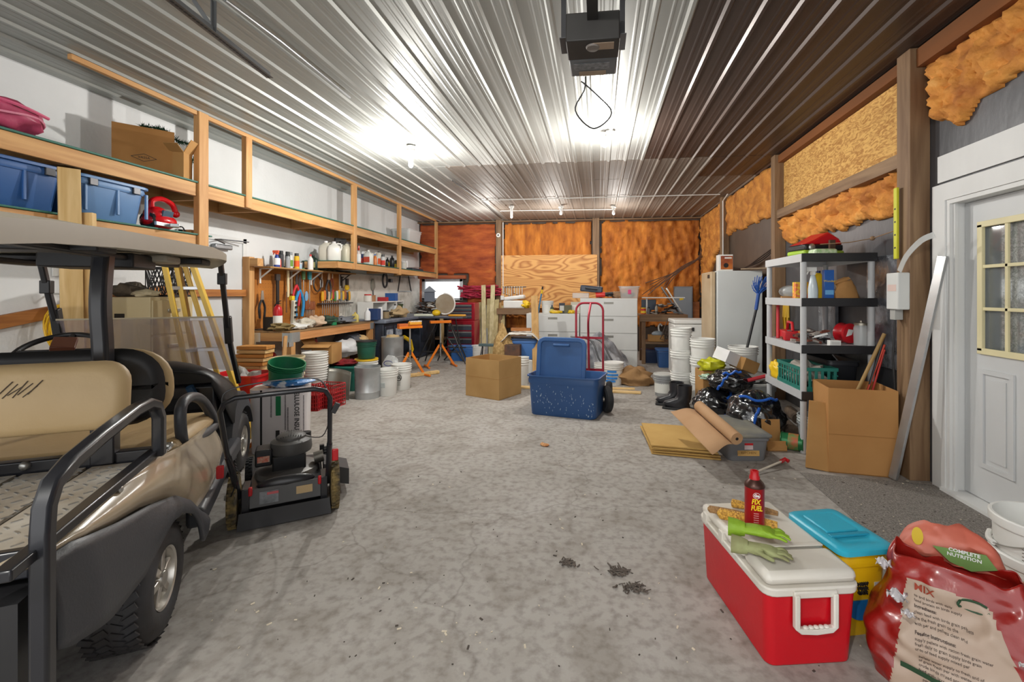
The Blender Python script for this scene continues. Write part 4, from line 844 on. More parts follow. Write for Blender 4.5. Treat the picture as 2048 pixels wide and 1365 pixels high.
# leaning lumber
GP = wood('treated', '#b5a67a', '#94865c', 'z'); GP2 = wood('pale_treated', '#c6bb94', '#a99c72', 'z')
lum_ = [(957, 606, .14, GP, 'wide greenish board, leftmost of the boards leaning by the red chest'), (967, 571, .1, GP2, 'tall pale greenish board, second from left by the red chest'), (969, 612, .15, M('grey_board', '#8f9094', .8, col2='#7d7d80', scale=5), 'grey weathered board among the leaning lumber'),
        (979, 598, .12, GP, 'medium greenish board in the middle of the leaning lumber'), (986, 571, .1, GP2, 'tall pale board right of the middle of the leaning lumber'), (993, 600, .13, GP, 'broad board behind the tallest pale board'), (1001, 606, .08, wood('tan_stick', '#b78d55', '#94703c', 'z'), 'tan stick leaning at the right of the lumber group'), (1007, 612, .09, GP, 'short rightmost board of the leaning lumber group')]
for i, (px, py, wd, m, lb) in enumerate(lum_):
    Yt = 10.6-.06*(i % 2); pt = at(px, py, Yt); board((X_(px+(6 if i < 3 else 0), 10.05)-.02, 10.0-.07*(i % 3), 0.004), pt, wd, .035, (.02, -1, .05), m, lb, name='lumber', cat='lumber')
# white bucket, bench vise tool
bucket((X_(957, 9.2), 9.2, 0), 'white bucket standing before the leaning lumber on the floor', h=.32, r=.14)
t = thing('folding_work_stand', 'grey and teal folding work stand behind the open cardboard box', 'work stand', (X_(979, 8.6), 8.6, 0))
MB().box((0, 0, .4), (.42, .1, .05)).build('jaw', plast('#4f6468'), t, bevel=.01); MB().box((0, .13, .38), (.42, .08, .05)).build('jaw', WHT, t, bevel=.01)
for s in (-1, 1):
    for y in (-.1, .2): MB().tube([(s*.15, .05, .37), (s*.2, y, .01)], .014).build('leg', DSTEEL, t)
# the open cardboard box in the aisle
p = fl(998, 802); a_ = atan2(fl(1040, 787).y-p.y, fl(1040, 787).x-p.x)
t = cbox((0, 0, 0), .5, .58, .52, 0, 'open square cardboard box standing in the middle of the floor', m=M('carton_tan', '#b08c58', .85, col2='#a07c4a', scale=3), flaps=None)
d1 = Vector((cos(a_), sin(a_), 0)); d2_ = (fl(932, 790)-p); d2_.normalize()
t.rotation_euler = (0, 0, a_-radians(3)); e1 = Vector((cos(a_-radians(3)), sin(a_-radians(3)), 0)); e2 = Vector((-e1.y, e1.x, 0)); t.location = p+e1*.25+e2*.29
b = MB(); 
b.b2((-.2502, -.2902, .272), (.2502, -.2898, .275)).b2((-.2512, -.29, .272), (-.2502, .29, .275)).build('score_line', CARDD, t, smooth=0)
for k in (-1, 1): MB().box((.0, k*.282, .44), (.49, .005, .15)).build('inner_flap', CARD, t)
# the blue tote with its lid
TB = M('tote_navy', '#2c5184', .42, var=.06, scale=3); TBL = M('tote_lid_blue', '#2d568c', .4, var=.04)
pa, pb_ = fl(1060, 829), fl(1203, 843); az = atan2(pb_.y-pa.y, pb_.x-pa.x)
t = tote(((pa+pb_)/2+Vector((-sin(az), cos(az), 0))*.24+Vector((-.035, 0, 0))), .83, .5, .46, az, 'large scuffed blue storage tote with its lid upright inside, in the aisle', TB, taper=.93, name='blue_tote')
MB().prism([(sx_*(.275-.07)+.07*cos(a0+pi/2*i/4), sz_*(.305-.07)+.07*sin(a0+pi/2*i/4)) for sx_, sz_, a0 in ((1, 1, 0), (-1, 1, pi/2), (-1, -1, pi), (1, -1, 3*pi/2)) for i in range(5)], (0, .02, 0), o=(0, -.01, 0)).build('tote_lid', TBL, t, bevel=.012, rot=(-.12, .0, 0), loc=(-.05, -.1, .56))
b = MB(); T = TR((-.05, -.1, .56), (-.12, 0, 0))
rp_ = [(sx_*(.275-.07)+.07*cos(a0+pi/2*i/4), -.012, sz_*(.305-.07)+.07*sin(a0+pi/2*i/4)) for sx_, sz_, a0 in ((1, 1, 0), (-1, 1, pi/2), (-1, -1, pi), (1, -1, 3*pi/2)) for i in range(5)]; b.rtube([T @ Vector(q) for q in rp_], .05, .035, T.to_3x3() @ Vector((0, 1, 0)), closed=True)
b.box((0, -.025, .24), (.2, .03, .03), T=T); b.build('lid_rim', TBL, t, bevel=.008)
b = MB(); r = random.Random(1)
for i in range(90):
    x, z = r.uniform(-.38, .38), r.uniform(.03, .3)*(1 if r.random() < .7 else 1.3); yy = -.5/2*(.93+.07*.8*min(1, z/.37))-.0015
    b.box((x, yy, z), (r.uniform(.002, .006), .0012, r.uniform(.004, .022)), rot=(0, r.uniform(-.4, .4), 0))
o = b.build('scuff_marks', plast('#a9b6c4', .8), t, smooth=0); o['kind'] = 'stuff'
# hand truck
HR = M('hand_truck_red', '#9b2436', .35, metal=.2, var=.08)
hx, hy = X_(1179, 5.85), 5.85
t = thing('hand_truck', 'dark red steel hand truck standing behind the blue tote', 'hand truck', (hx, hy, 0), -.12)
z1 = 1.28; hw = .175
MB().tube([(-hw, 0, .05), (-hw, 0, z1-.1)]+arcpts((-hw+.1, 0, z1-.1), .1, pi, pi/2, 5)+arcpts((hw-.1, 0, z1-.1), .1, pi/2, 0, 5)+[(hw, 0, .05)], .014, 10).build('frame_tube', HR, t)
MB().tube(smoothpath([(.02, -.02, z1), (.0, -.1, z1-.2), (-.01, -.03, z1-.45), (0, -.01, .2)], 5), .014, 10).build('centre_tube', HR, t)
for z in (.83, .42, .12): MB().rtube([(-hw, 0, z), (hw, 0, z)], .008, .03, (0, 0, 1)).build('cross_bar', HR, t)
MB().b2((-.2, -.25, .012), (.2, 0, .02)).build('toe_plate', DSTEEL, t)
for s in (-1, 1):
    wh = MB().lathe([(.06, -.03), (.11, -.035), (.125, -.02), (.128, 0), (.125, .02), (.11, .035), (.06, .03)], 28, c=(s*.24, .12, .129), axis='x').build('wheel', RUB, t)
    MB().lathe([(0, -.03), (.065, -.03), (.065, .03), (0, .03)], 16, c=(s*.24, .12, .129), axis='x').build('wheel_hub', metal('#a0988c', .5), wh)
MB().cyl((-.24, .12, .129), (.24, .12, .129), .01).build('axle', DSTEEL, t)
MB().rtube([(-hw, 0, .3), (-hw, .12, .13)], .03, .008, (1, 0, 0)).rtube([(hw, 0, .3), (hw, .12, .13)], .03, .008, (1, 0, 0)).build('axle_bracket', HR, t)
# loose wheel seen right of the tote
t = thing('pneumatic_tyre', 'black pneumatic tyre leaning on the floor right of the blue tote', 'wheel', (X_(1213, 5.35), 5.35, .16), radians(18))
MB().lathe([(.075, -.035), (.13, -.045), (.152, -.03), (.158, 0), (.152, .03), (.13, .045), (.075, .035)], 32, axis='x').build('tyre', RUB, t); MB().lathe([(0, -.02), (.03, -.05), (.035, -.02), (.075, -.02), (.078, .02), (0, .02)], 20, axis='x').build('rim', metal('#b5aca0', .5), t)
# lateral filing cabinets
FW = M('cabinet_white', '#cfd0ce', .4, metal=.1, var=.02)
def latcab(x0, w, h, n, Y, label):
    t = thing('filing_cabinet', label, 'filing cabinet', (x0+w/2, Y+.23, 0)); MB().b2((-w/2, -.22, 0), (w/2, .23, h)).build('cabinet_body', FW, t, bevel=.004); hh = (h-.05)/n
    for i in range(n):
        z = .03+i*hh; d_ = MB().b2((-w/2+.006, -.236, z), (w/2-.006, -.22, z+hh-.008)).build('drawer', FW, t, bevel=.004)
        MB().b2((-.09, -.239, z+hh*.72), (.09, -.236, z+hh*.86)).build('recess_pull', metal('#8f8d86', .5), d_); MB().b2((-.09, -.25, z+hh*.84), (.09, -.236, z+hh*.87)).build('pull_lip', STEEL, d_)
    return t
latcab(-.335, 1.067, 1.315, 4, 8.54, 'tall white four drawer filing cabinet behind the hand truck')
latcab(-1.37, 1.02, 1.02, 3, 8.56, 'shorter white filing cabinet left of the tall one')
# back benches
def bench(x0, x1, y0, y1, z, label, c='back'):
    t = thing('work_table', label, 'table', ((x0+x1)/2, (y0+y1)/2, 0)); w, d = (x1-x0)/2, (y1-y0)/2
    MB().b2((-w, -d, z-.04), (w, d, z)).build('table_top', wood('bench_brown', '#8f6f50', '#684a32', 'x'), t, smooth=0, bevel=.003); MB().b2((-w, -d, z-.14), (w, -d+.04, z-.041)).build('apron', old('x'), t, smooth=0)
    for x in (-w+.05, w-.12):
        for y in (-d+.04, d-.12): MB().b2((x, y, 0), (x+.07, y+.07, z-.041)).build('leg', old('z'), t, smooth=0)
    MB().b2((-w+.1, -d+.05, .4), (w-.1, d-.05, .44)).build('lower_shelf', old('x'), t, smooth=0)
    return t
bench(-2.35, -1.4, 10.3, 10.9, 1.06, 'brown wooden table with a white foam cooler, back wall left of the cabinets')
bench(.82, 1.75, 9.1, 9.75, .99, 'brown wooden bench right of the tall filing cabinet')
STY = M('styrofoam', '#e6e6e4', .9, var=.02)
t = thing('foam_cooler', 'white foam cooler with its lid ajar on the back wooden table', 'cooler', (X_(1030, 10.5), 10.5, 1.061)); MB().b2((-.25, -.16, 0), (.25, .16, .18)).build('cooler_body', STY, t, bevel=.02); MB().b2((-.24, -.16, 0), (.24, .16, .09)).build('cooler_lid', STY, t, bevel=.03, loc=(0, 0, .2), rot=(0, -.12, 0))
lump((X_(1052, 10.45), 10.4, 1.061), (.1, .1, .09), YEL, 'yellow cloth scrap right of the foam cooler', seed=2, nz=.7)
t = thing('wrench_rack', 'row of combination wrenches hanging on the plywood sheet', 'wrenches', at(1028, 575, YB-.215)); MB().b2((-.28, -.01, 0), (.3, .01, .02)).build('rack_rail', DSTEEL, t)
for i in range(8):
    L_ = .14+.03*(i % 4); d_ = MB(); x = -.25+i*.065; d_.rtube([(x, -.015, 0), (x, -.015, -L_)], .014, .006, (0, 1, 0)); d_.sph((x, -.015, -L_), .02, 8, 6, sc=(1, .4, 1)).sph((x, -.015, 0), .018, 8, 6, sc=(1, .4, 1)); d_.build('wrench', STEEL, t)
# clutter on the short cabinet
K1 = 1.021
bucket((X_(1095, 8.85), 8.85, K1), 'white bucket on top of the shorter filing cabinet', r=.12, h=.24, bail=None)
t = thing('loppers', 'blue handled loppers with yellow and black grips upright in clutter', 'loppers', (X_(1079, 8.7), 8.72, K1)); MB().rtube([(-.03, 0, .0), (.04, 0, .4)], .03, .012, (0, 1, 0)).build('handle', plast('#2a6f96'), t, bevel=.004); MB().cyl((.04, 0, .38), (.05, 0, .46), .02).build('grip', YEL, t); MB().cyl((.05, 0, .46), (.06, 0, .52), .016).build('grip', BLK, t)
small('bottle', (X_(1104, 8.65), 8.65, K1), 'small dark bottle with yellow label before the white bucket', .035, .16, P_('#3a4a3a'), P_('#2a3a6a'), P_('#d8cc6a'))
small('carton', (X_(1124, 8.7), 8.7, K1), 'black and white product carton on the shorter cabinet', .055, .2, P_('#2b3140'), BLK, P_('#c8c8c4'))
small('carton', (X_(1136, 8.68), 8.68, K1), 'olive carton on the shorter cabinet next to the tall one', .07, .16, P_('#5c583a'), BLK)
small('carton', (X_(1151, 8.75), 8.78, K1), 'white lidded box against the tall filing cabinet', .09, .22, P_('#c6c0b0'), BLK, P_('#e2dfd6'))
lump((X_(1112, 8.64), 8.62, K1), (.12, .04, .03), YEL, 'yellow cord lying along the front of the shorter cabinet', name='utility_cord', cat='cord', seed=4, nz=.6)
lump((X_(1143, 8.62), 8.6, K1), (.06, .03, .035), YEL, 'yellow bungee coil at the right end of the shorter cabinet', name='bungee_coil', cat='cord', seed=6, nz=.8)
lump((X_(1068, 8.65), 8.85, K1), (.07, .12, .06), M('brown_scrap2', '#8a6a4c', .8), 'brown rag at the left end of the shorter cabinet', seed=9, nz=.8)
# on the tall cabinet
K2 = 1.316
t = thing('tool_case', 'dark blue grey power tool case on the tall filing cabinet', 'tool case', (X_(1183, 8.8), 8.8, K2)); t.scale = (1.35, 1.2, 1.1); MB().box((0, 0, .16), (.32, .18, .11), rot=(0, .12, 0)).build('case_body', plast('#3a4250'), t, bevel=.02); MB().tube([(-.08, -.1, .18), (-.08, -.14, .17), (.08, -.14, .15), (.08, -.1, .16)], .01).build('handle', BLK, t)
MB().b2((-.3, -.08, 0), (.02, .08, .1)).build('tmpd', CLEAR, bevel=.01).name = 'parts_tray'; D.objects['parts_tray'].location = (X_(1176, 8.8), 8.8, K2); tag(D.objects['parts_tray'], 'clear tray of parts under the blue grey tool case', 'tray')
t = thing('angle_grinder', 'red and black angle grinder on the tall filing cabinet', 'grinder', (X_(1205, 8.72), 8.72, K2)); MB().cyl((-.13, 0, .06), (.05, 0, .07), .05).build('grinder_body', plast('#d8362e'), t, bevel=.004); MB().cyl((.05, 0, .07), (.2, 0, .09), .04, .03).build('handle', BLK, t); MB().cyl((.14, 0, .03), (.14, 0, .05), .06).build('disc', DSTEEL, t)
lump((X_(1233, 8.8), 8.8, K2), (.1, .1, .07), M('brown_bag', '#9c7a5c', .9, bump=.6), 'brown paper bag between grinder and clear bin', name='paper_bag', cat='bag', seed=7)
t = tote((X_(1258, 8.78), 8.78, K2), .36, .3, .22, 0, 'clear lidded plastic bin with a pink sticker on the tall filing cabinet', CLEAR, lid=CLEAR, open_=False); MB().box((.0, -.152, .12), (.06, .003, .08)).build('sticker', plast('#d83a7a'), t)
lump((X_(1258, 8.78), 8.78, K2+.02), (.12, .09, .05), M('bin_fill', '#b5aca4', .9, col2='#7d7468', scale=30), 'grey beige contents inside the clear bin on the tall cabinet', name='bin_contents', cat='contents', seed=4)
# back right bench items
BR = .991
t = thing('monitor', 'small dark blue screen at the back of the right bench', 'screen', (1.05, 9.6, BR)); MB().box((0, 0, .18), (.3, .03, .22)).build('screen', plast('#2f3a4c', .3), t, bevel=.01); MB().box((0, .02, .04), (.1, .1, .08)).build('stand', BLK, t)
small('jar', (X_(1287, 9.25), 9.25, BR), 'red and yellow jar at the left of the right bench', .05, .13, P_('#c8322a'), YEL, P_('#e8c83a'))
small('can', (X_(1297, 9.25), 9.25, BR), 'grey spray can next to the red jar on the right bench', .03, .14, P_('#6a6a6e'), BLK)
small('bottle', (X_(1313, 9.25), 9.25, BR), 'thin grey bottle upright on the right bench', .03, .2, P_('#9a9488'), DSTEEL)
o = heap(26, (0, 0, 0), (.28, .15, .2), [DSTEEL, BLK, M('grey_scrap'  , '#9a9690', .7)], 8, (.04, .1)).build('tool_heap', [DSTEEL, BLK, MC['grey_scrap']], smooth=0, loc=(X_(1333, 9.35), 9.35, BR)); o['kind'] = 'stuff'; tag(o, 'pile of dark power tools and rods on the right bench', 'tools')
board((.9, 9.45, 1.32), (1.75, 9.45, 1.32), .1, .02, (0, 0, 1), WHT, 'thin white shelf strip above the back right bench', name='shelf_strip', cat='shelf')
for i, x in enumerate((1.0,)): MB().box((x, 9.5, 1.15), (.03, .03, .32)).build('tmpq', WHT).name = 'shelf_prop'; tag(D.objects['shelf_prop'], 'white prop carrying the thin shelf strip', 'prop')
t = thing('electrical_panel', 'grey electrical panel with a yellow sticker on the back wall', 'electrical panel', at(1366, 608, 10.98)); MB().box((0, 0, 0), (.42, .14, .82)).build('panel_box', plast('#7d848c', .5), t, bevel=.006); MB().box((0, -.075, 0), (.38, .012, .76)).build('panel_door', plast('#868d95', .5), t, bevel=.004)
MB().prism([(-.05, -.02), (.05, 0), (.03, .06), (-.04, .05)], (0, -.002, 0), o=(-.05, -.082, .1)).build('sticker', YEL, t, smooth=0)
MB().box((X_(1387, 10.95), 11.0, at(1387, 625, 10.95).z), (.28, .05, .5)).build('tmpe', wood('cedar', '#b06a38', '#8a4e26', 'x'), smooth=0).name = 'wood_block'; tag(D.objects['wood_block'], 'reddish plywood square mounted right of the electrical panel', 'panel')
board(at(1324, 577, 9.9), at(1368, 642, 9.3), .12, .03, (1, 0, .6), DSTEEL, 'dark steel channel leaning in front of the electrical panel', name='steel_channel', cat='channel')
board(at(1333, 577, 9.95), at(1374, 642, 9.35), .03, .03, (1, 0, .6), STEEL, 'thin bright rail beside the dark leaning channel', name='steel_rail', cat='rail')
tote((X_(1329, 8.85), 8.85, 0), .3, .3, .34, 0, 'small blue bucket bin under the right back bench', TB, lid=TBL, taper=.8, open_=False)
tote((X_(1300, 9.4), 9.4, 0), .3, .3, .26, 0, 'dark blue bin in the shade under the right back bench', P_('#1f3050'), lid=P_('#22355a'), open_=False)
cbox((X_(1312, 9.28), 9.3, .441), .3, .22, .13, 0, 'small cardboard tray on the lower shelf of the right bench')
t = thing('swan_ornament', 'white plastic swan figure in the cardboard tray', 'ornament', (X_(1315, 9.3), 9.3, .45)); MB().sph((0, 0, .14), .09, sc=(1.3, .8, .7)).build('body', P_('#9aa4ac'), t); MB().tube(smoothpath([(.04, 0, .17), (.02, 0, .28), (.05, 0, .34), (.09, 0, .3)], 5), .016).build('neck', WHT, t)
t = thing('wire_basket', 'tilted brown wire basket leaning against the right back bench', 'basket', (X_(1338, 8.85), 9.06, .46), rot=(0, .35, 0)); b = MB()
for i in range(7): b.tube([(-.14+i*.047, 0, 0), (-.14+i*.047, 0, .42)], .004, 5); b.tube([(-.14, 0, i*.07), (.14, 0, i*.07)], .004, 5)
b.tube([(-.15, -.03, 0), (.15, -.03, 0), (.15, -.03, .43), (-.15, -.03, .43)], .008, 6, closed=True); b.build('wire_grid', M('rusty_wire', '#5e5148', .6), t)
# white chest freezer
t = thing('chest_freezer', 'white chest freezer behind the stacked white buckets', 'freezer', (X_(1382, 7.95), 8.15, 0)); MB().b2((-.3, -.3, 0), (.3, .3, .88)).build('freezer_body', WHT, t, bevel=.02); MB().b2((-.31, -.31, .885), (.31, .3, .96)).build('freezer_lid', WHT, t, bevel=.02); MB().box((0, -.315, .8), (.06, .01, .06)).build('lock', BLK, t)
MB().tube([(.31, -.32, .3), (.31, -.35, .32), (.31, -.35, .95), (.31, -.32, .97)], .008).build('tube_handle', STEEL, t)
# upright freezer and plywood sheet
t = thing('upright_freezer', 'tall white upright freezer standing by the right wall', 'freezer', (2.06, 7.2, 0)); FZ = M('freezer_white', '#cdd2d2', .5, var=.04, scale=2)
MB().b2((-.32, -.31, .04), (.32, .34, 1.74)).build('freezer_body', FZ, t, bevel=.012); MB().b2((-.4, -.28, .05), (-.335, .34, 1.73)).build('freezer_door', M('freezer_side', '#c9b596', .5, col2='#b89f7c', scale=3), t, bevel=.012, label='beige stained freezer door edge')
MB().box((-.405, -.15, 1.66), (.01, .09, .05)).build('badge', BLK, t); MB().b2((-.3, -.26, 0), (.3, .3, .04)).build('plinth', BLK, t)
t = thing('carton', 'white carton with an orange photo panel on top of the tall freezer', 'carton', (1.88, 7.02, 1.741)); MB().box((0, 0, .12), (.2, .16, .24)).build('carton_body', WHT, t, bevel=.003)
MB().box((.01, -.082, .12), (.17, .002, .2)).build('photo_panel', M('carton_photo', '#c8742c', .5, col2='#7a2f24', scale=6), t); MB().cyl((-.0, -.084, .08), (0, -.082, .08), .035).build('printed_sphere', BLK, t); MB().box((.03, -.084, .19), (.1, .002, .02)).build('printed_bar', WHT, t)
board((2.1, 6.95, 1.765), (2.42, 6.75, 1.765), .08, .02, (0, 0, 1), wood('slat', '#9a846a', '#7c684f', 'x'), 'thin grey brown slat lying across the freezer top')
# white bucket stacks
def stack(px, Y, n, label, g, r=.145, pitch=.2, z0=0, lean=.0, mark=None, bails=()):
    x = X_(px, Y)
    for i in range(n):
        q = ('topmost', 'second from the top', 'third from the top', 'fourth from the top')[n-1-i] if n-1-i < 4 else 'lowest'
        bucket((x+lean*i, Y, z0+i*pitch+.001), label+', '+(q if i else 'at the bottom'), r=r, h=.37 if i == n-1 else .37, bail='down' if i in bails else None, mark=mark, bang=.3)
stack(1362, 6.15, 3, 'white bucket in the left nested stack behind the rubber boots', 0, pitch=.29, r=.135, bails=(2, 0))
stack(1405, 5.95, 3, 'white bucket in the right nested stack before the freezer', 0, pitch=.23, r=.15, bails=(0,))
t = bucket((X_(1327, 6.35), 6.35, 0), 'grey dusty paint bucket with lid left of the rubber boots', r=.13, h=.3, m=M('bucket_grey', '#a8a9a8', .6, col2='#8a8c8e'), lid=M('lid_grey', '#b8b8b4', .6), bail='down'); MB().lathe([(.119, .05), (.12, .05), (.122, .18), (.12, .18)], 24).build('paper_label', P_('#d2d2cc'), t)
bucket((X_(1486, 5.85), 5.85, .41), 'big white bucket with wire handle holding the blue duster', r=.17, h=.34, bail='down', bang=.2)
tote((X_(1488, 5.85), 5.85, 0),   .5, .4, .395, 0, 'white plastic bin under the big bucket by the freezer', WHT, lid=P_('#d0d2d0'), open_=False)
# rubber boots
BT = M('boot_rubber', '#26262a', .35, var=.2, scale=8, bump=.15, bscale=20)
for i, (dx, dy, lb, rz) in enumerate(((0, 0, 'black rubber boot in front, right one of the pair by the bucket stacks', -.25), (-.06, .2, 'black rubber boot behind, left one of the pair by the bucket stacks', -.15))):
    t = thing('rubber_boot', lb, 'boot', (X_(1362, 5.62)+dx, 5.62+dy, 0), rz); t.scale = (1.35, 1.35, .92); b = MB(); R = []
    for cx, cz, rx, ry, tl in ((-.02, .03, .1, .052, 0), (-.035, .06, .11, .054, 0), (-.03, .095, .1, .055, .0), (.015, .14, .072, .055, 0), (.03, .2, .062, .056, 0), (.03, .32, .066, .062, 0)):
        R.append([b.b.verts.new((cx+rx*cos(a)*(1.15 if cos(a) < 0 and cz < .1 else 1), ry*sin(a), cz)) for a in [2*pi*k/18 for k in range(18)]])
    R.append([b.b.verts.new((.03+.056*cos(a), .052*sin(a), .315)) for a in [2*pi*k/18 for k in range(18)]]); R.append([b.b.verts.new((.03+.05*cos(a), .046*sin(a), .1)) for a in [2*pi*k/18 for k in range(18)]])
    b.skin(R); b.build('boot_body', BT, t, smooth=60)
    MB().prism([(-.16, -.05), (-.1, -.062), (.06, -.055), (.1, -.03), (.1, .03), (.06, .055), (-.1, .062), (-.16, .05)], (0, 0, .028), v=(0, 1, 0)).build('sole', BLK, t, bevel=.004)
# tarp heap behind the hand truck
WTP = M('white_tarp', '#b4b4b8', .7, col2='#63666e', scale=6, bump=.9, bscale=10)
b = MB(); b.grid(lambda u, v: ((u-.5)*1.0+.08*noise.noise(Vector((u*5, v*5, 2))), (v-.5)*.7, max(.02, .70*(1-abs(u-.5)**1.4*1.9)*(1-(2*v-1)**4)+.12*noise.noise(Vector((u*6, v*6, 0)))+.05*noise.noise(Vector((u*17, v*14, 4))))), 40, 30)
tag(b.build('tarp', WTP, smooth=70, loc=(X_(1195, 7.75), 7.85, 0)), 'crumpled grey white tarp heaped behind the hand truck', 'tarp')
for k in range(2): 
    o = MB().tube(smoothpath([(-.45+.2*k, -.2, .68), (-.1+.15*k, -.32, .62), (.05+.2*k, -.42, .3), (.35+.1*k, -.45, .18)], 6), .014).build('tarp_strap', DSTEEL, loc=(X_(1195, 7.75), 7.8, 0)); tag(o, ('upper', 'lower')[k]+' dark strap draped over the grey white tarp', 'strap')
t = bucket((X_(1227, 7.05), 7.05, 0), 'white bucket with big blue print beside the brown bag', r=.15, h=.34, lid=WHT); BI = M('ink_blue', '#2a7cc8', .6, var=0)
for q, (dz, w_) in enumerate(((.2, .1), (.15, .12), (.1, .1), (.06, .08))): MB().lathe([(.146, dz), (.147, dz), (.148, dz+.028), (.147, dz+.028)], 24).b and None
b = MB(); 
for dz, a0, a1 in ((.2, -2.3, -1.3), (.15, -2.5, -1.1), (.1, -2.4, -1.2), (.055, -2.6, -1.4)): b.grid(lambda u, v: (.1475*cos(a0+(a1-a0)*u), .1475*sin(a0+(a1-a0)*u), dz+.03*v), 10, 1)
b.build('printed_band', BI, t)
bucket((X_(1206, 7.6), 7.2, 0), 'white bucket half hidden by the hand truck, left of the blue printed one', r=.14, h=.3, bail=None)
b = MB(); b.sph((0, 0, .09), 1, 26, 14, sc=(.28, .22, .17), nz=.45, seed=11)
for v in b.b.verts: v.co.z = max(.003, v.co.z)
tag(b.build('canvas_sack', M('sack_brown', '#97744c', .9, bump=.7, bscale=10), smooth=70, loc=(X_(1268, 7.1), 7.1, 0)), 'slumped brown canvas sack on the floor right of the printed bucket', 'sack')
lump((X_(1148, 7.35), 7.35, 0), (.13, .1, .34), P_('#32507c', .5), 'round dark blue item behind the hand truck', name='blue_drum', cat='drum', seed=1, nz=.05)
# heap of totes left of the blue tote
tote((X_(1022, 7.9), 8.0, 0), .42, .4, .3, 0, 'pale blue tote at the bottom of the pile behind the cardboard box', P_('#6c8cbc'), lid=P_('#5a7aa8'), open_=False)
tote((X_(1050, 7.65), 7.65, .3), .42, .4, .34, .1, 'bright blue tote higher in the pile left of the aisle tote', P_('#4674b4'), lid=P_('#2c4468'), open_=False)
t = thing('metal_cabinet', 'small white metal cabinet supporting the bright blue tote', 'cabinet', (X_(1050, 7.65), 7.65, 0)); MB().b2((-.22, -.2, 0), (.22, .2, .29)).build('cabinet_body', P_('#d6d6d2'), t, bevel=.01); MB().b2((-.2, -.21, .02), (.0, -.2, .27)).build('cabinet_door', BLK, t)
b = MB(); b.grid(lambda u, v: ((u-.5)*.66, (v-.5)*.5, .1-.22*max(0, abs(u-.5)-.3)*3+.03*noise.noise(Vector((u*6, v*7, 1)))), 20, 14)
tag(b.build('white_cloth', M('white_cloth2', '#d6d2ca', .9, bump=.6), smooth=70, loc=(X_(1045, 7.6), 7.6, .63), solid=.01), 'white cloth draped over the bright blue tote pile', 'cloth')
MB().box((0, 0, 0), (.34, .08, .05)).build('tmpf', wood('offcut', '#b4763e', '#8d5526', 'x'), loc=(X_(1042, 7.6), 7.6, .79), smooth=0).name = 'wood_offcut'; tag(D.objects['wood_offcut'], 'orange brown wood offcut lying on the white cloth', 'wood')
t = thing('space_heater', 'dark rusty square heater grille left of the bright blue tote', 'heater', (X_(1026, 7.35), 7.35, .0)); MB().b2((-.13, -.08, .0), (.13, .08, .56)).build('heater_body', M('rust_dark', '#3c322e', .7, col2='#6a4630', scale=10), t, bevel=.01)
lump((X_(1006, 7.5), 7.45, 0), (.16, .1, .42), M('straw_bag', '#bfa06c', .9, col2='#8f7040', scale=24, bump=.6), 'straw coloured bundle behind the cardboard box', name='straw_bundle', cat='bundle', seed=5)
bucket((X_(1045, 6.9), 6.9, 0), 'narrow white bucket between the cardboard box and the blue tote', r=.1, h=.42, bail=None)
board((X_(1073, 7.35), 7.35, .0), at(1069, 592, 7.75), .12, .03, (0, -1, .1), wood('tan_stick2', '#c39a5e', '#a27a42', 'z'), 'tall tan board standing alone in front of the shorter cabinet')
# planks on the floor
board((X_(1035, 6.55), 6.6, .015), (X_(1283, 6.35), 6.42, .015), .1, .025, (0, 0, 1), pale('x'), 'thin pale plank on the floor passing behind the blue tote')
board((X_(1210, 6.4), 6.55, .04), (X_(1270, 6.5), 6.55, .04), .08, .02, (0, 0, 1), pale('x'), 'short pale lath resting on the longer floor plank')
board(fl(815, 752, .03), fl(877, 744, .03), .08, .05, (0, 0, 1), pale('x'), 'short lumber piece on the floor beside the first roller stand')
# blue crate and folded frame by tool chest
tote((X_(925, 9.2), 9.25, 0), .5, .35, .3, .1, 'blue open bin on the floor before the red tool chest', P_('#2f62a4'))
t = thing('black_frame', 'dark folding metal frame on the floor left of the blue bin', 'frame', (X_(902, 8.9), 8.95, 0)); b = MB()
for a, c in (((-.3, 0, .02), (-.1, 0, .5)), ((-.1, 0, .5), (.25, 0, .02)), ((-.2, .1, .02), (.2, .1, .45)), ((-.3, 0, .3), (.3, 0, .3)), ((-.1, .05, .5), (-.1, .05, .9)), ((.15, .05, .4), (.05, .05, .95))): b.tube([a, c], .014)
b.build('frame_tube', BLK, t)
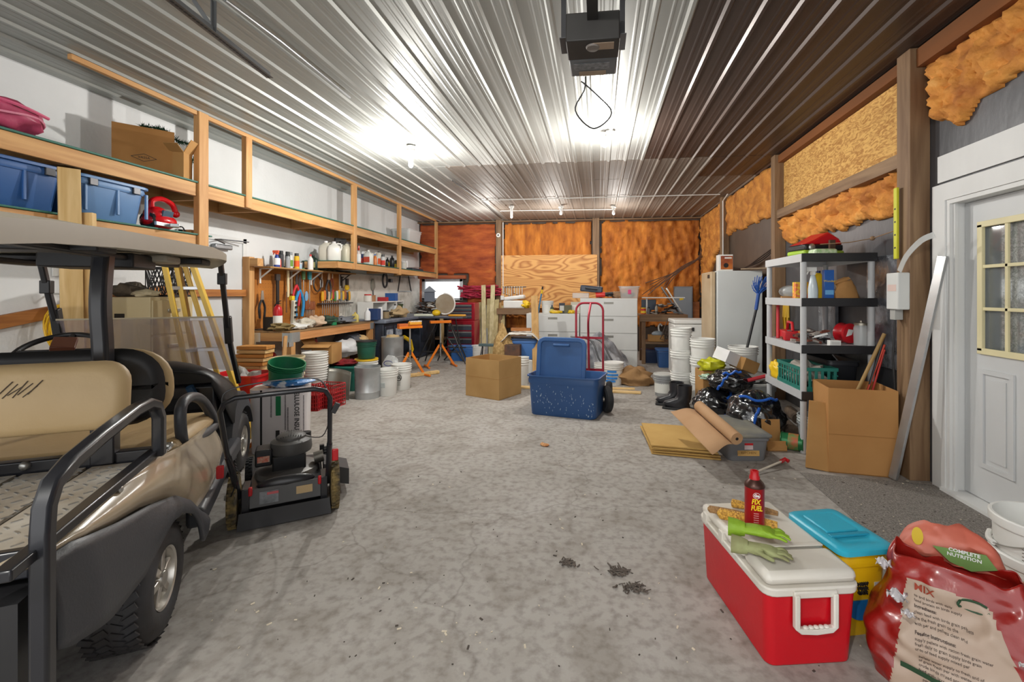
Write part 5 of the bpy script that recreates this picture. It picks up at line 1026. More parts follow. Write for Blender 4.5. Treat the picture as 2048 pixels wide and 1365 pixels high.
# ================================================================ right side: plastic rack
RKG = M('rack_grey', '#b9bbbd', .5, var=.03); RKB = M('rack_black', '#232326', .5, var=.1)
RX0, RX1, RY0, RY1 = 1.76, 2.37, 4.17, 5.02
t = thing('storage_rack', 'grey plastic four tier rack with black end rails by the right wall', 'rack', ((RX0+RX1)/2, (RY0+RY1)/2, 0)); hw_, hd = (RX1-RX0)/2, (RY1-RY0)/2
for sx_ in (-1, 1):
    for sy_ in (-1, 1):
        MB().cyl((sx_*(hw_-.03), sy_*(hd-.03), .002), (sx_*(hw_-.03), sy_*(hd-.03), 1.7), .026, n=14).build('rack_post', RKG, t)
        MB().cyl((sx_*(hw_-.03), sy_*(hd-.03), .46), (sx_*(hw_-.03), sy_*(hd-.03), .53), .03, n=14).build('post_sleeve', RKB, t)
RZ = (1.75, 1.36, .95, .545)
for z in RZ:
    b = MB(); b.b2((-hw_, -hd, z-.07), (-hw_+.012, hd, z)).b2((hw_-.012, -hd, z-.07), (hw_, hd, z)); b.b2((-hw_+.012, -hd, z-.02), (hw_-.012, hd, z-.008)); b.b2((-hw_+.012, hd-.012, z-.07), (hw_-.012, hd, z))
    s_ = b.build('rack_shelf', RKG, t, smooth=0, bevel=.003); MB().b2((-hw_, -hd-.012, z-.07), (hw_, -hd-.001, z+.003)).build('end_rail', RKB, t, bevel=.004, label='black end rail')
def R_(px, py, k, Y=None, X=None):   # a spot on tier k seen at the pixel column
    z = RZ[k]-.007
    return Vector((X_(px, Y), Y, z)) if Y else Vector((X, ax(px, 588, X).y, z))
# top
t = thing('hard_case', 'red topped black and lime case on top of the plastic rack', 'case', R_(1630, 0, 0, Y=4.7), .25)
MB().box((0, 0, .05), (.42, .26, .05)).build('case_base', plast('#9fc23c'), t, bevel=.02); MB().box((0, 0, .1), (.4, .25, .06)).build('case_band', BLK, t, bevel=.015); MB().sph((-.13, -.125, .1), .035, sc=(1, .4, 1)).build('chrome_latch', STEEL, t)
MB().prism([(-.2, .13), (.2, .13), (.16, .19), (.05, .25), (-.1, .17)], (0, .24, 0), o=(0, -.12, 0)).build('case_top', plast('#c8141e', .3), t, bevel=.015, smooth=50)
t = thing('net_package', 'green mesh package on the rack top under the string', 'package', R_(1645, 0, 0, Y=4.4)); MB().box((0, 0, .035), (.2, .14, .06)).build('package_body', M('green_print', '#8fbf7a', .5, col2='#e0e8d0', scale=30), t, bevel=.02)
t = thing('clothes_line', 'brown cord stretched above the rack top with a knotted end', 'cord', (2.1, 4.3, 0)); MB().tube([at(1640, 489, 4.4)-Vector((2.1, 4.3, 0)), at(1700, 485, 4.3)-Vector((2.1, 4.3, 0)), at(1745, 477, 4.25)-Vector((2.1, 4.3, 0)), ax(1795, 460, 2.42)-Vector((2.1, 4.3, 0))], .004, 6).build('cord', M('jute', '#8a6f54', .9), t); MB().sph(at(1745, 477, 4.25)-Vector((2.1, 4.3, 0)), .02).build('knot', MC['jute'], t)
small('carton', R_(1664, 0, 0, Y=4.5)+Vector((0, 0, 0)), 'tiny dark wooden post ornament at the centre of the rack top', .025, .16, P_('#4c3526', .8), BLK, name='wood_ornament', cat='ornament')
# tier 2
small('spray', R_(1626, 0, 1, Y=4.35), 'clear bottle with white top on the second tier beside the yellow bottle', .04, .3, P_('#c4d0d6', .2), WHT)
small('flask', R_(1637, 0, 1, Y=4.45), 'yellow bottle with a dark blue cap on the second tier', .045, .26, YEL, P_('#28305a'))
t = small('carton', R_(1656, 0, 1, Y=4.32), 'tall blue and yellow carton on the second tier of the rack', .04, .26, P_('#1f5aa8', .4), BLK, name='blue_carton', cat='carton'); text('Wonder', .028, M('ink_yellow', '#e8c81e', .5, var=0), t, (0, -.026, .16), name='printed_name'); MB().b2((-.035, -.0262, .04), (.035, -.025, .08)).build('printed_band', P_('#6aa8d8'), t)
small('carton', R_(1601, 0, 1, X=1.95), 'orange and yellow floral seed carton at the left of the second tier', .06, .16, M('floral', '#e07a50', .6, col2='#f0c83a', scale=30, thr=(.45, .55)), BLK)
t = thing('paper_bag', 'crumpled brown paper bag on the second tier of the rack', 'bag', R_(1695, 0, 1, Y=4.4), .2); b = MB()
b.grid(lambda u, v: ((.11-.05*v*v)*cos(2*pi*u)+.02*noise.noise(Vector((cos(2*pi*u)*2, sin(2*pi*u)*2, v*4)))-.03*v, (.06-.03*v)*sin(2*pi*u), .17*v+.02*noise.noise(Vector((u*6, 3, v*3)))*v), 24, 8); b.build('bag_body', M('kraft', '#b5854e', .85, bump=.6, bscale=12), t, solid=.003)
MB().prism([(-.16, .13), (.0, .18), (-.02, .2), (-.14, .15)], (0, .06, 0), o=(0, -.04, 0)).build('bag_flap', MC['kraft'], t)
t = thing('clear_mask', 'clear plastic safety shield lying on the second tier', 'shield', R_(1580, 0, 1, X=2.0)); MB().sph((0, 0, .07), .09, sc=(1.2, 1.2, .75)).build('shield_body', CLEAR, t); MB().box((0, -.16, .012), (.3, .02, .02)).build('wood_stick', lum('x'), t)
# tier 3
t = thing('tool_tote', 'red open tool tray with carry handle on the third tier', 'tool tray', R_(1580, 0, 2, X=1.92), pi/2-.2); MB().b2((-.18, -.08, 0), (.18, .08, .09)).build('tray_body', plast('#c41c26'), t, bevel=.01); MB().tube([(-.15, 0, .08), (-.1, 0, .17), (.1, 0, .17), (.15, 0, .08)], .014).build('carry_handle', plast('#c41c26'), t)
o = heap(46, (0, 0, 0), (.16, .28, .1), [DSTEEL, M('rag_grey', '#a8a098', .9), ORG, M('tool_rust', '#7a4030', .7), STEEL], 21, (.02, .07)).build('tool_heap', [DSTEEL, MC['rag_grey'], ORG, MC['tool_rust'], STEEL], smooth=0, loc=(1.98, 4.52, RZ[2]-.007)); o['kind'] = 'stuff'; tag(o, 'tangle of hand tools and rags on the third tier of the rack', 'tools')
t = thing('cord_reel', 'round red reel with white patch on the third tier', 'reel', R_(1692, 0, 2, Y=4.45), .3); t.scale = (.85,)*3; MB().lathe([(0, -.07), (.1, -.07), (.11, -.05), (.1, .0), (.11, .06), (.09, .08), (0, .08)], 24, c=(0, 0, .112), axis='y').build('reel_body', plast('#c01a24', .3), t); MB().prism([(-.05, .0), (.02, .02), (.04, .07), (-.02, .08)], (0, -.003, 0), o=(-.02, -.072, .08)).build('white_patch', WHT, t, smooth=0)
t = thing('glass_jar', 'tall clear glass jar with metal lid at the right of the third tier', 'jar', R_(1722, 0, 2, Y=4.28)); MB().lathe([(0, 0), (.055, .004), (.058, .15), (.05, .18), (0, .18)], 20).build('jar_body', CLEAR, t); MB().lathe([(0, .18), (.054, .18), (.054, .2), (.012, .205), (.01, .22), (0, .22)], 20).build('jar_lid', metal('#a8a294', .4), t)
small('carton', R_(1668, 0, 2, Y=4.22), 'small white switch box at the front of the third tier', .045, .05, WHT, BLK, P_('#c8c8c4'))
# tier 4: laundry basket
TL = M('basket_teal', '#1f7468', .45, var=.05)
t = thing('laundry_basket', 'teal slotted plastic basket filled with rags on the lowest tier', 'basket', (1.93, 4.48, RZ[3]-.007), pi/2)
b = MB(); W2, D2, H2 = .26, .15, .2
for sy_ in (-1, 1):
    for i in range(9): b.box((-W2+.03+i*(2*W2-.06)/8, sy_*D2, .1), (.024, .008, .2))
    b.box((0, sy_*D2, .195), (2*W2, .016, .03)).box((0, sy_*D2, .02), (2*W2, .012, .04)); b.box((0, sy_*D2, .14), (2*W2, .01, .012))
for sx_ in (-1, 1):
    for i in range(6): b.box((sx_*W2, -D2+.02+i*(2*D2-.04)/5, .1), (.008, .024, .2))
    b.box((sx_*W2, 0, .195), (.016, 2*D2, .03)).box((sx_*W2, 0, .02), (.012, 2*D2, .04))
b.b2((-W2, -D2, 0), (W2, D2, .012)); b.build('basket_body', TL, t, smooth=0, bevel=.002)
lump((1.93, 4.48, RZ[3]+.01), (.12, .22, .11), M('rag_mix', '#b0a89e', .9, col2='#c85a4a', scale=9, bump=.7, thr=(.3, .36)), 'white and red rags heaped in the teal basket', seed=31, nz=.6)
tote((2.2, 4.6, RZ[3]-.007), .26, .5, .26, 0, 'black open crate beside the teal basket on the lowest tier', P_('#1d1f24'))
lump((1.82, 4.9, RZ[3]-.007), (.05, .1, .09), YEL, 'yellow work glove at the left end of the lowest tier', name='work_glove', cat='glove', seed=3)
bucket((1.93, 4.35, .001), 'dirty white bucket on the floor under the rack', r=.12, h=.3, m=P_('#b8bcbc'), bail='down')
for i, (x, y, z, L_, r_) in enumerate(((1.86, 4.8, .07, .36, .065), (2.1, 4.85, .06, .4, .06), (1.92, 4.78, .19, .34, .055))):
    o = MB().cyl((0, -L_/2, 0), (.05, L_/2, 0), r_, r_*.9, 12).build('firewood', M('log_bark', '#6f5d4c', .9, col2='#4b3d31', scale=14, bump=.8), loc=(x, y, z)); tag(o, ('left lower', 'right lower', 'upper')[i]+' split log stored beneath the plastic rack', 'log')
# behind the rack
t = thing('yellow_rope', 'bundle of yellow rope hanging behind the left rack post', 'rope', ax(1573, 635, XR-.015)); b = MB()
for k in range(5): b.tube([(0, -.05+.03*k, .3), (-.02*(k % 2), -.07+.045*k, 0), (0, -.06+.03*k, -.25), (-.01, -.04+.025*k, .29)], .014)
b.build('rope_strands', plast('#c9a22a'), t)
t = thing('leaning_canopy', 'folded white and silver panel standing behind the plastic rack', 'panel', (2.42, 5.1, .7)); MB().box((0, 0, .3), (.03, .35, .9)).build('panel_sheet', M('silver_foil', '#9ea3aa', .25, metal=.6, col2='#4a4c52', scale=8, bump=.5), t)
MB().box((2.43, 4.2, 1.25), (.02, .42, .95)).build('foil_sheet', M('foil_patch', '#b8bcc4', .25, metal=.7, col2='#3c3e44', scale=5, bump=1, bscale=8)); tag(D.objects['foil_sheet'], 'shiny crumpled foil sheet stapled behind the right side of the rack', 'foil')
t = thing('striped_rod', 'red and white striped rod standing on the third tier at the left', 'rod', (1.84, 4.9, RZ[2]+.193)); MB().cyl((0, 0, -.2), (0.02, .05, .16), .016).build('rod', plast('#c23038'), t)
# duster in the big bucket
t = thing('duster', 'blue bristled duster on a black pole standing in the big white bucket', 'duster', (X_(1478, 5.75), 5.75, .32))
p0 = Vector((0, 0, 0)); p1 = at(1512, 620, 5.85)-Vector(t.location); p2 = at(1517, 588, 5.85)-Vector(t.location); p3 = at(1528, 560, 5.9)-Vector(t.location)
MB().cyl(p0, p1, .016).build('pole', BLK, t); MB().cyl(p1, p2, .022).build('blue_sleeve', P_('#1f4a94'), t); b = MB(); r = random.Random(3)
for k in range(40):
    d = Vector((r.uniform(-.09, .12), r.uniform(-.05, .05), r.uniform(-.02, .14))); b.tube([p2+d*.15, p2+d*.7+Vector((0, 0, .05)), p2+d+Vector((.02, 0, .09))], .005, 4)
b.build('bristles', P_('#2a5cb0'), t)
# garbage bags
GB = M('garbage_black', '#151518', .18, var=.3, coat=.6, bump=1, bscale=7, scale=10); GBB = plast('#1f5ab8', .3)
def gbag(P, sc, lb, seed, ties):
    t = thing('garbage_bag', lb, 'garbage bag', P); b = MB(); n, m_ = 56, 34; R = []
    for j in range(m_+1):
        th = pi*j/m_; q = []
        for i in range(n):
            a = 2*pi*i/n; d = Vector((sin(th)*cos(a), sin(th)*sin(a), cos(th)))
            pl = .05*abs(sin(a*7+seed+3*noise.noise(d*2)))*sin(th)+.10*noise.noise(d*2.6+Vector((seed, 0, 0)))+.05*noise.noise(d*6+Vector((seed, 4, 0)))+.025*noise.noise(d*14)
            k = 1-pl*1.3; top = max(0, cos(th)); z = d.z*k*sc[2]*(1+.12*top**6)+sc[2]*.82
            q.append(b.b.verts.new((d.x*k*sc[0], d.y*k*sc[1], max(.003, z))))
        R.append(q)
    b.skin(R, cap=False); b.build('bag_body', GB, t, smooth=60)
    b = MB()
    for a0, a1, z0, z1, ro in ties:
        b.tube(smoothpath([(sc[0]*ro*cos(a0+(a1-a0)*k/6)*1.0, sc[1]*ro*sin(a0+(a1-a0)*k/6), z0+(z1-z0)*k/6+.015*sin(k*2)) for k in range(7)], 3), .013, 6)
    b.build('blue_drawstring', GBB, t)
    return t
gbag((X_(1515, 4.5), 4.58, 0), (.27, .24, .25), 'largest black garbage bag with blue drawstring, right one on the floor', 2.1, ((-2.6, -.3, .42, .40, .72), (-2.0, -1.7, .1, .36, .98)))
gbag((X_(1432, 5.1), 5.22, 0), (.23, .22, .19), 'small black garbage bag on the left with a blue edge', 5.3, ((-1.4, -.6, .04, .28, .98), (-.9, .2, .26, .3, .8)))
gbag((X_(1466, 5.1), 5.2, .33), (.24, .2, .13), 'black garbage bag lying on top of the other two bags', 8.7, ((-2.4, -1.9, .03, .2, .95), (-2.2, -1.2, .2, .24, .8)))
lump((X_(1424, 5.45), 5.45, .5), (.14, .12, .08), M('yellow_bag', '#b8b81e', .35, bump=.5, bscale=8), 'crumpled yellow plastic bag above the left garbage bag', name='plastic_bag', cat='bag', seed=15, nz=.6)
cbox((X_(1430, 5.5), 5.55, 0), .35, .3, .5, .1, 'hidden cardboard carton propping the yellow bag behind the garbage bags')
t = thing('white_carton', 'closed white carton tilted on the garbage bag pile', 'carton', (X_(1461, 5.35), 5.45, .59), rot=(.15, .38, .5)); MB().box((0, 0, .07), (.3, .22, .14)).build('carton_body', P_('#d6d6d6'), t, smooth=0, bevel=.002)
cbox((X_(1486, 5.4), 5.42, .52), .22, .2, .14, .5, 'small brown box tucked behind the tilted white carton', tilt=(.1, .35))
lump((X_(1512, 5.3), 5.45, .38), (.16, .14, .07), P_('#c8c8c4'), 'white plastic sack behind the red handled tool', name='white_sack', cat='sack', seed=12, nz=.5)
tote((X_(1512, 5.3), 5.48, 0), .45, .35, .375, 0, 'grey lidded bin under the white sack by the rack', P_('#9a9c9a'), lid=P_('#b4b4b0'), open_=False)
t = thing('brush_tool', 'red handled brush poking out above the large garbage bag', 'brush', (X_(1495, 5.05), 5.05, .47)); MB().tube([(0, 0, 0), at(1542, 750, 5.05)-Vector((X_(1495, 5.05), 5.05, .47))], .02).build('handle', plast('#a8202c'), t)
lump((X_(1404, 5.6), 5.35, .42), (.08, .05, .03), M('green_strap', '#1d7a4a', .5, col2='#d8e8d8', scale=18), 'green and white strap coil beside the bucket stack', name='strap_coil', cat='strap', seed=3, nz=.8)
# flat cardboard sheets
a_, b_c = fl(1303, 909), fl(1442, 921); L_ = fl(1283, 862); ang = atan2(b_c.y-a_.y, b_c.x-a_.x)
ex = (b_c-a_).normalized(); ey = (L_-a_); dl = ey.length
for i in range(5):
    w_, h_ = (b_c-a_).length*(1-.02*i), dl; sk = Vector((ey.x, ey.y, 0))
    o = MB().prism([(0, 0), (w_, 0), (w_+sk.dot(ex)*1.0, sk.dot(Vector((-ex.y, ex.x, 0)))), (sk.dot(ex), sk.dot(Vector((-ex.y, ex.x, 0))))], (0, 0, .012), v=(0, 1, 0)).build('cardboard_sheet', M('carton_yellow', '#c4a05e', .85, col2='#b38d4c', scale=3), smooth=0, bevel=.002, loc=a_+Vector((.012*(i % 2), .01*(i % 3), .001+i*.0165)), rot=(0, 0, ang+.02*((i % 3)-1)))
    tag(o, ('bottom', 'second', 'third', 'fourth', 'topmost')[i]+' flattened cardboard sheet in the pile on the floor', 'cardboard sheet')
# grey tote with lid and brown paper roll
p0, p1 = fl(1460, 925), fl(1533, 929); g_ = atan2(p1.y-p0.y, p1.x-p0.x); gw = (p1-p0).length+.06
GT = M('tote_grey', '#77787b', .5, var=.04); GL = M('tote_lid_grey', '#5f6264', .5, col2='#8d8876', scale=4)
n_ = Vector((-sin(g_), cos(g_), 0)); gx = Vector((cos(g_), sin(g_), 0)); lean = radians(-2)
t = tote((p0+p1)/2+n_*.32+Vector((-.03, 0, 0)), gw, .62, .22, g_+radians(8), 'grey lidded storage tote with a masking tape label on the floor', GT, lid=GL, open_=False, taper=.9)
MB().box((0, -.292, .075), (.18, .003, .05), rot=(-.1, 0, 0)).build('tape_label', M('tape_tan', '#c29a5a', .7), t, label='tan masking tape label'); text('KITCHEN', .03, M('ink_tan', '#8a6a3a', .7, var=0), t, (0, -.295, .075)); MB().box((.0, -.298, .13), (.07, .003, .05), rot=(-.1, 0, 0)).build('red_sticker', plast('#c8b8b8'), t); MB().box((0, -.301, .15), (.07, .002, .018), rot=(-.1, 0, 0)).build('sticker_header', RED, t)
KR = M('kraft_paper', '#b8926c', .8, col2='#a9825c', scale=3)
q1, q2 = fl(1474, 868, .33), fl(1398, 826, .33); t = thing('paper_roll', 'brown kraft paper roll partly unrolled over the grey tote', 'paper roll', (q1.x, q1.y, .29))
dv = (q2-q1); dv.z = .1; MB().cyl((0, 0, 0), dv, .048, n=24).build('roll', KR, t, smooth=50); MB().cyl(-dv.normalized()*.002, dv.normalized()*.01, .012).build('core_hole', BLK, t)
b = MB(); sd = dv.normalized().cross(Vector((0, 0, 1))).normalized()*-1
b.grid(lambda u, v: tuple(dv*(v*(1.02+.25*u))+sd*(.03+.17*u)+Vector((0, 0, -.04-.06*u**1.3+.012*sin(u*5)))), 12, 4); b.build('loose_sheet', KR, t, solid=.002)
t = thing('tin_can', 'green round tin lying on its side by the big cardboard box', 'tin', (X_(1582, 4.3), 4.27, .075), -.5); MB().lathe([(0, -.09), (.075, -.09), (.078, -.085), (.072, -.08), (.072, .08), (.078, .085), (.075, .09), (0, .09)], 24, axis='x').build('tin_body', M('tin_green', '#1c6a3c', .35, metal=.3), t); MB().lathe([(.0725, -.03), (.0732, -.03), (.0732, .05), (.0725, .05)], 24, axis='x').build('red_label', M('label_redgreen', '#c8402c', .5, col2='#2a8a4a', scale=14), t)
cbox((X_(1551, 4.25), 4.28, 0), .17, .12, .09, .1, 'small torn cardboard box between the grey tote and green tin', flaps={'n': (.16, .1), 'e': (.1, 1.2)})
t = thing('hook_stick', 'thin white stick with a red tip lying in front of the grey tote', 'stick', fl(1512, 945, .02)); e_ = fl(1566, 922, .05)-fl(1512, 945, .02); MB().tube([(0, 0, 0), e_*.5, e_], .008).build('stick', P_('#cfc6b8'), t); MB().tube([e_*.93, e_*1.0+Vector((.02, .01, .01)), e_*1.03+Vector((.03, -.02, .0))], .016).build('red_tip', RED, t)
# tall open cardboard box
p0, p1 = fl(1657, 945), fl(1797, 958); ga = atan2(p1.y-p0.y, p1.x-p0.x); bw = (p1-p0).length
t = cbox((p0+p1)/2+Vector((-sin(ga), cos(ga), 0))*.2, bw, .4, .66, ga, 'tall open brown cardboard box leaning near the rack, holding sticks', m=M('carton_big', '#bb8a52', .85, col2='#ab7a44', scale=2), th=.008)
MB().b2((-bw/2-.0005, -.203, .3), (bw/2+.0005, -.2, .303)).build('fold_line', CARDD, t, smooth=0)
board(fl(1634, 940, .0)+Vector((0, .0, 0.003)), fl(1634, 940, 0)+Vector((.05, .05, .53)), .03, .16, (-.93, .35, .1), CARD, 'narrow flattened cardboard slab leaning on the left of the tall box', name='cardboard_slab', cat='cardboard')
bx = Vector(t.location)
for i, (px, py, c, r_, lb) in enumerate(((1786, 668, '#9a7a44', .014, 'gold wrapped flat stick rising from the tall cardboard box'), (1788, 690, '#c8442c', .009, 'orange red rod on the right in the tall cardboard box'), (1790, 672, '#2a2a2c', .009, 'thin black rod in the tall cardboard box'), (1794, 700, '#b83028', .008, 'thin red rod at the far right of the tall cardboard box'))):
    e = at(px, py, 3.95); s_ = Vector((1.93+.04*i, 3.95, .02)) if i else Vector((1.86, 3.98, .02))
    e.x = min(e.x, 2.3)
    o = MB().cyl((0, 0, 0), e-s_, r_).build('garden_stake' if i else 'wrapped_stick', P_(c), loc=s_); tag(o, lb, 'stick')
# aluminium track leaning on the door casing
board(fl(1786, 958, .01), ax(1886, 512, 2.40), .06, .025, (-1, -.4, .2), metal('#c2c4c6', .25), 'long aluminium track leaning between post and door', name='aluminium_track', cat='track')
# electrical box, level and strap on the near post
t = thing('disconnect_box', 'white electrical disconnect box on the near right wall post', 'electrical box', (2.27, 3.74, 1.4)); MB().b2((-.04, -.07, -.12), (.045, .07, .16)).build('box_body', P_('#d2d4d2'), t, bevel=.008); MB().b2((-.02, .0, -.2), (.04, .06, -.121)).build('lower_cover', P_('#a8a8a4'), t, bevel=.004); MB().tube([(.0, .03, -.2), (-.01, .04, -.5), (.02, .06, -.8)], .008).build('cable', BLK, t)
MB().prism([(-.05, .0), (.05, .0), (.05, .05), (-.05, .05)], (-.001, 0, 0), o=(-.041, 0, .02), u=(0, 1, 0)).build('warning_label', P_('#d8c0b8'), t)
t = thing('spirit_level', 'yellow fluorescent stick level hanging on the near right post', 'level', (2.3, 3.79, 1.95)); MB().b2((-.018, -.02, -.28), (.0, .02, .27)).build('level_body', P_('#c8c82a'), t, bevel=.003)
for z in (-.2, -.1, 0, .1): MB().b2((-.0195, -.008, z), (-.018, .008, z+.012)).build('ruler_mark', BLK, t)
t = thing('clear_strap', 'twisted clear plastic strap hanging off the near post', 'strap', (2.27, 3.72, 1.62)); MB().rtube(smoothpath([(0, 0, -.05), (0, -.08, .06), (.02, -.2, .16), (.04, -.3, .19)], 4), .04, .004, (1, 0, .3)).build('strap', CLEAR, t)
# conduit and cables on the right wall
t = thing('conduit_pipe', 'white vertical conduit on the right wall above the freezer carton', 'conduit', (2.35, 8.0, 0)); q = ax(1446, 392, 2.33); MB().tube([(-.02, q.y-8-.3, ZC-.04), (-.02, q.y-8, ZC-.1), (-.02, q.y-8, 1.98), (-.05, q.y-8.05, 1.9)], .012).build('pipe', WHT, t)
t = thing('wall_cable', 'loose black cables sagging along the brown right wall', 'cable', (2.4, 7, 1.9)); b = MB()
for k in range(3): b.tube(smoothpath([(-.02, -.55, .1+.02*k), (-.02, 0, -.02+.03*k), (-.02, .8, -.08), (-.03, 1.8, -.1+.05*k), (-.1, 2.9, -.15)], 6), .009, 6)
b.build('cable', BLK, t)
t = thing('wire_bundle', 'tangle of brown and black wires hanging on the orange foam corner', 'wires', at(1380, 540, 10.8)); b = MB(); r = random.Random(12)
for k in range(8):
    b.tube(smoothpath([(.3-.1*r.random(), 0, .55-.06*k), (.1+.1*r.random(), -.05, .2+.1*r.random()), (-.3, -.04, 0-.1*r.random()), (-.6-.5*r.random(), 0, -.3-.3*r.random())], 6), .01, 5)
b.build('wires', M('wire_brown', '#5c4030', .6), t)
# ================================================================ foreground: cooler and the things on it
A0, A1 = fl(1533, 1342), fl(1704, 1336); B0 = fl(1405, 1152); ca = atan2(A1.y-A0.y, A1.x-A0.x); cw = (A1-A0).length; cl = (B0-A0).length
CRD = M('cooler_red', '#c00c1c', .35, var=.06, scale=4, bump=.08, bscale=40); CWH = M('cooler_white', '#dedad2', .4, col2='#cfc9bd', scale=4)
ca = atan2(B0.y-A0.y, B0.x-A0.x)-pi/2
cx_ = Vector((cos(ca), sin(ca), 0)); cy_ = Vector((-sin(ca), cos(ca), 0)); cw = .36; cl += .02
t = thing('cooler', 'red picnic cooler with white lid and end handle in the right foreground', 'cooler', A0+cx_*(cw/2)+cy_*(cl/2), ca)
def rbox(b, w0, d0, z0, w1, d1, z1, r0=.05, n=5):
    R = []
    for w_, d_, z in ((w0, d0, z0), (w1, d1, z1)):
        q = []
        for sx_, sy_, a0 in ((1, 1, 0), (-1, 1, pi/2), (-1, -1, pi), (1, -1, 3*pi/2)):
            for i in range(n): a = a0+pi/2*i/(n-1); q.append(b.b.verts.new((sx_*(w_/2-r0)+r0*cos(a), sy_*(d_/2-r0)+r0*sin(a), z)))
        R.append(q)
    b.skin(R); return b
CT_ = .318
rbox(MB(), cw*.93, cl*.95, 0, cw, cl, CT_-.04, .035).build('cooler_body', CRD, t, smooth=40, bevel=.006)
rbox(MB(), cw+.016, cl+.016, CT_-.045, cw+.022, cl+.022, CT_-.012, .045).build('rim', CWH, t, smooth=40, bevel=.006)
ym = -cl/2+cl*.3
MB().b2((-cw/2+.0, ym+.004, CT_-.011), (cw/2, cl/2, CT_+.038)).build('main_lid', CWH, t, bevel=.022, smooth=50)
MB().b2((-cw/2+.0, -cl/2, CT_-.011), (cw/2, ym-.002, CT_+.038)).build('hatch_lid', CWH, t, bevel=.022, smooth=50)
MB().b2((-cw/2+.02, ym-.01, CT_+.038), (cw/2-.02, ym+.012, CT_+.046)).build('lid_seam', CWH, t, bevel=.004)
for y in (cl*.38, cl*.1): MB().b2((-cw/2-.012, y-.02, CT_-.03), (-cw/2+.02, y+.02, CT_+.02)).build('hinge', CWH, t, bevel=.004)
b = MB(); hw2 = .074
pts = [(-hw2, 0, CT_-.03), (-hw2, 0, .165)]+[(-hw2+.015, 0, .155), (0, 0, .15), (hw2-.015, 0, .155)]+[(hw2, 0, .165), (hw2, 0, CT_-.03)]
b.rtube([(x, -cl/2-.016, z) for x, y, z in pts], .02, .022, (0, 1, 0)); b.b2((-hw2-.01, -cl/2-.02, CT_-.045), (hw2+.01, -cl/2-.002, CT_-.02)); h_ = b.build('end_handle', CWH, t, bevel=.004, smooth=40)
b = MB(); 
for i in range(5): b.sph((-.04+i*.02, -cl/2-.018, .166), .011, 10, 6, sc=(1, .9, .6))
b.build('finger_grip', CWH, h_)
TOP = CT_+.0385
def ct(px, py): return fl(px, py, TOP)
t = thing('spray_can', 'red aerosol can with yellow lettering standing on the cooler lid', 'spray can', ct(1509, 1062)); t.scale = (1.35,)*3; CANR = M('can_red', '#a50d14', .3, metal=.3, var=.05); K = 1.0
MB().lathe([(0, 0), (.030, 0), (.031, .004), (.030, .008), (.030, .142), (.031, .146), (0, .146)], 28).build('can_body', CANR, t); MB().lathe([(0, .146), (.031, .146), (.0315, .15), (.028, .158), (.017, .17), (0, .17)], 28).build('shoulder', M('can_brown', '#4a2e26', .35, metal=.5), t)
MB().lathe([(0, .17), (.0165, .17), (.016, .178), (.013, .183), (.013, .196), (.008, .197), (.008, .19), (0, .19)], 20).build('nozzle_cap', RED, t)
IY = M('ink_yellow', '#e8c81e', .5, var=0); IW = M('ink_white', '#e8e8e8', .5, var=0)
def onface(txt, size, m, x, z, R=.0302, az=-.9, nm='printed_text', sx=1, shear=0):
    a = -pi/2+az; return text(txt, size, m, t, (R*cos(a), R*sin(a), z), (pi/2, 0, az), name=nm, sx=sx, shear=shear, bold=.0006, depth=.0012)
onface('FIX', .022, IY, 0, .106, az=-.2, shear=.2, sx=.8); onface('FUEL', .022, IY, 0, .086, az=-.12, shear=.2, sx=.7)
onface('Go', .012, IW, 0, .126, az=-.1); o = MB(); o.tube([(.0305*cos(-pi/2-.1+.35*cos(k*pi/10)), .0305*sin(-pi/2-.1+.35*cos(k*pi/10)), .126+.009*sin(k*pi/10)) for k in range(20)], .0007, 5, closed=True); o.build('logo_ring', IW, t)
for k in range(5): onface('-------', .009, M('ink_pink', '#d89090', .5, var=0), 0, .07-.007*k, az=-.15, sx=.7)
onface('---', .014, M('ink_orange', '#d87820', .5, var=0), 0, .026, az=-.15)
# corn cobs
KY = M('corn_yellow', '#e0b04a', .6, col2='#9a6a28', scale=110, thr=(.35, .6)); KD = M('corn_dry', '#b08a58', .7, col2='#7a5634', scale=110)
def cob(a, c, r_, label, m):
    a, c = Vector(a), Vector(c); L = (c-a).length; d = (c-a).normalized(); u = d.orthogonal().normalized(); v = d.cross(u); b = MB(); R = []
    nr, nk = int(L/.0036), 28
    for j in range(nr+1):
        s = j/nr; rad = r_*(1-.35*s**3)*min(1, (s*12+.3)); q = []
        for i in range(nk): q.append(b.b.verts.new(u*cos(2*pi*i/nk)*rad*(1+.1*(i % 2)+.07*(j % 2))+v*sin(2*pi*i/nk)*rad*(1+.1*(i % 2)+.07*(j % 2))+d*(s*L)))
        R.append(q)
    b.skin(R); o = b.build('corn_cob', m, smooth=30, loc=a); tag(o, label, 'corn cob')
z_ = TOP+.019
cob(fl(1415, 1018, z_), fl(1490, 1030, z_), .0145, 'dry brown corn cob, leftmost of the cobs on the cooler lid', KD); cob(fl(1434, 1026, z_+.002), fl(1555, 1052, z_+.002), .021, 'longest golden corn cob in front on the cooler lid', KY)
cob(fl(1462, 1006, z_), fl(1495, 1013, z_), .017, 'short yellow corn cob at the back of the cooler lid', KY); cob(fl(1500, 1014, z_), fl(1556, 1028, z_), .014, 'dark dry corn cob behind the spray can', KD)
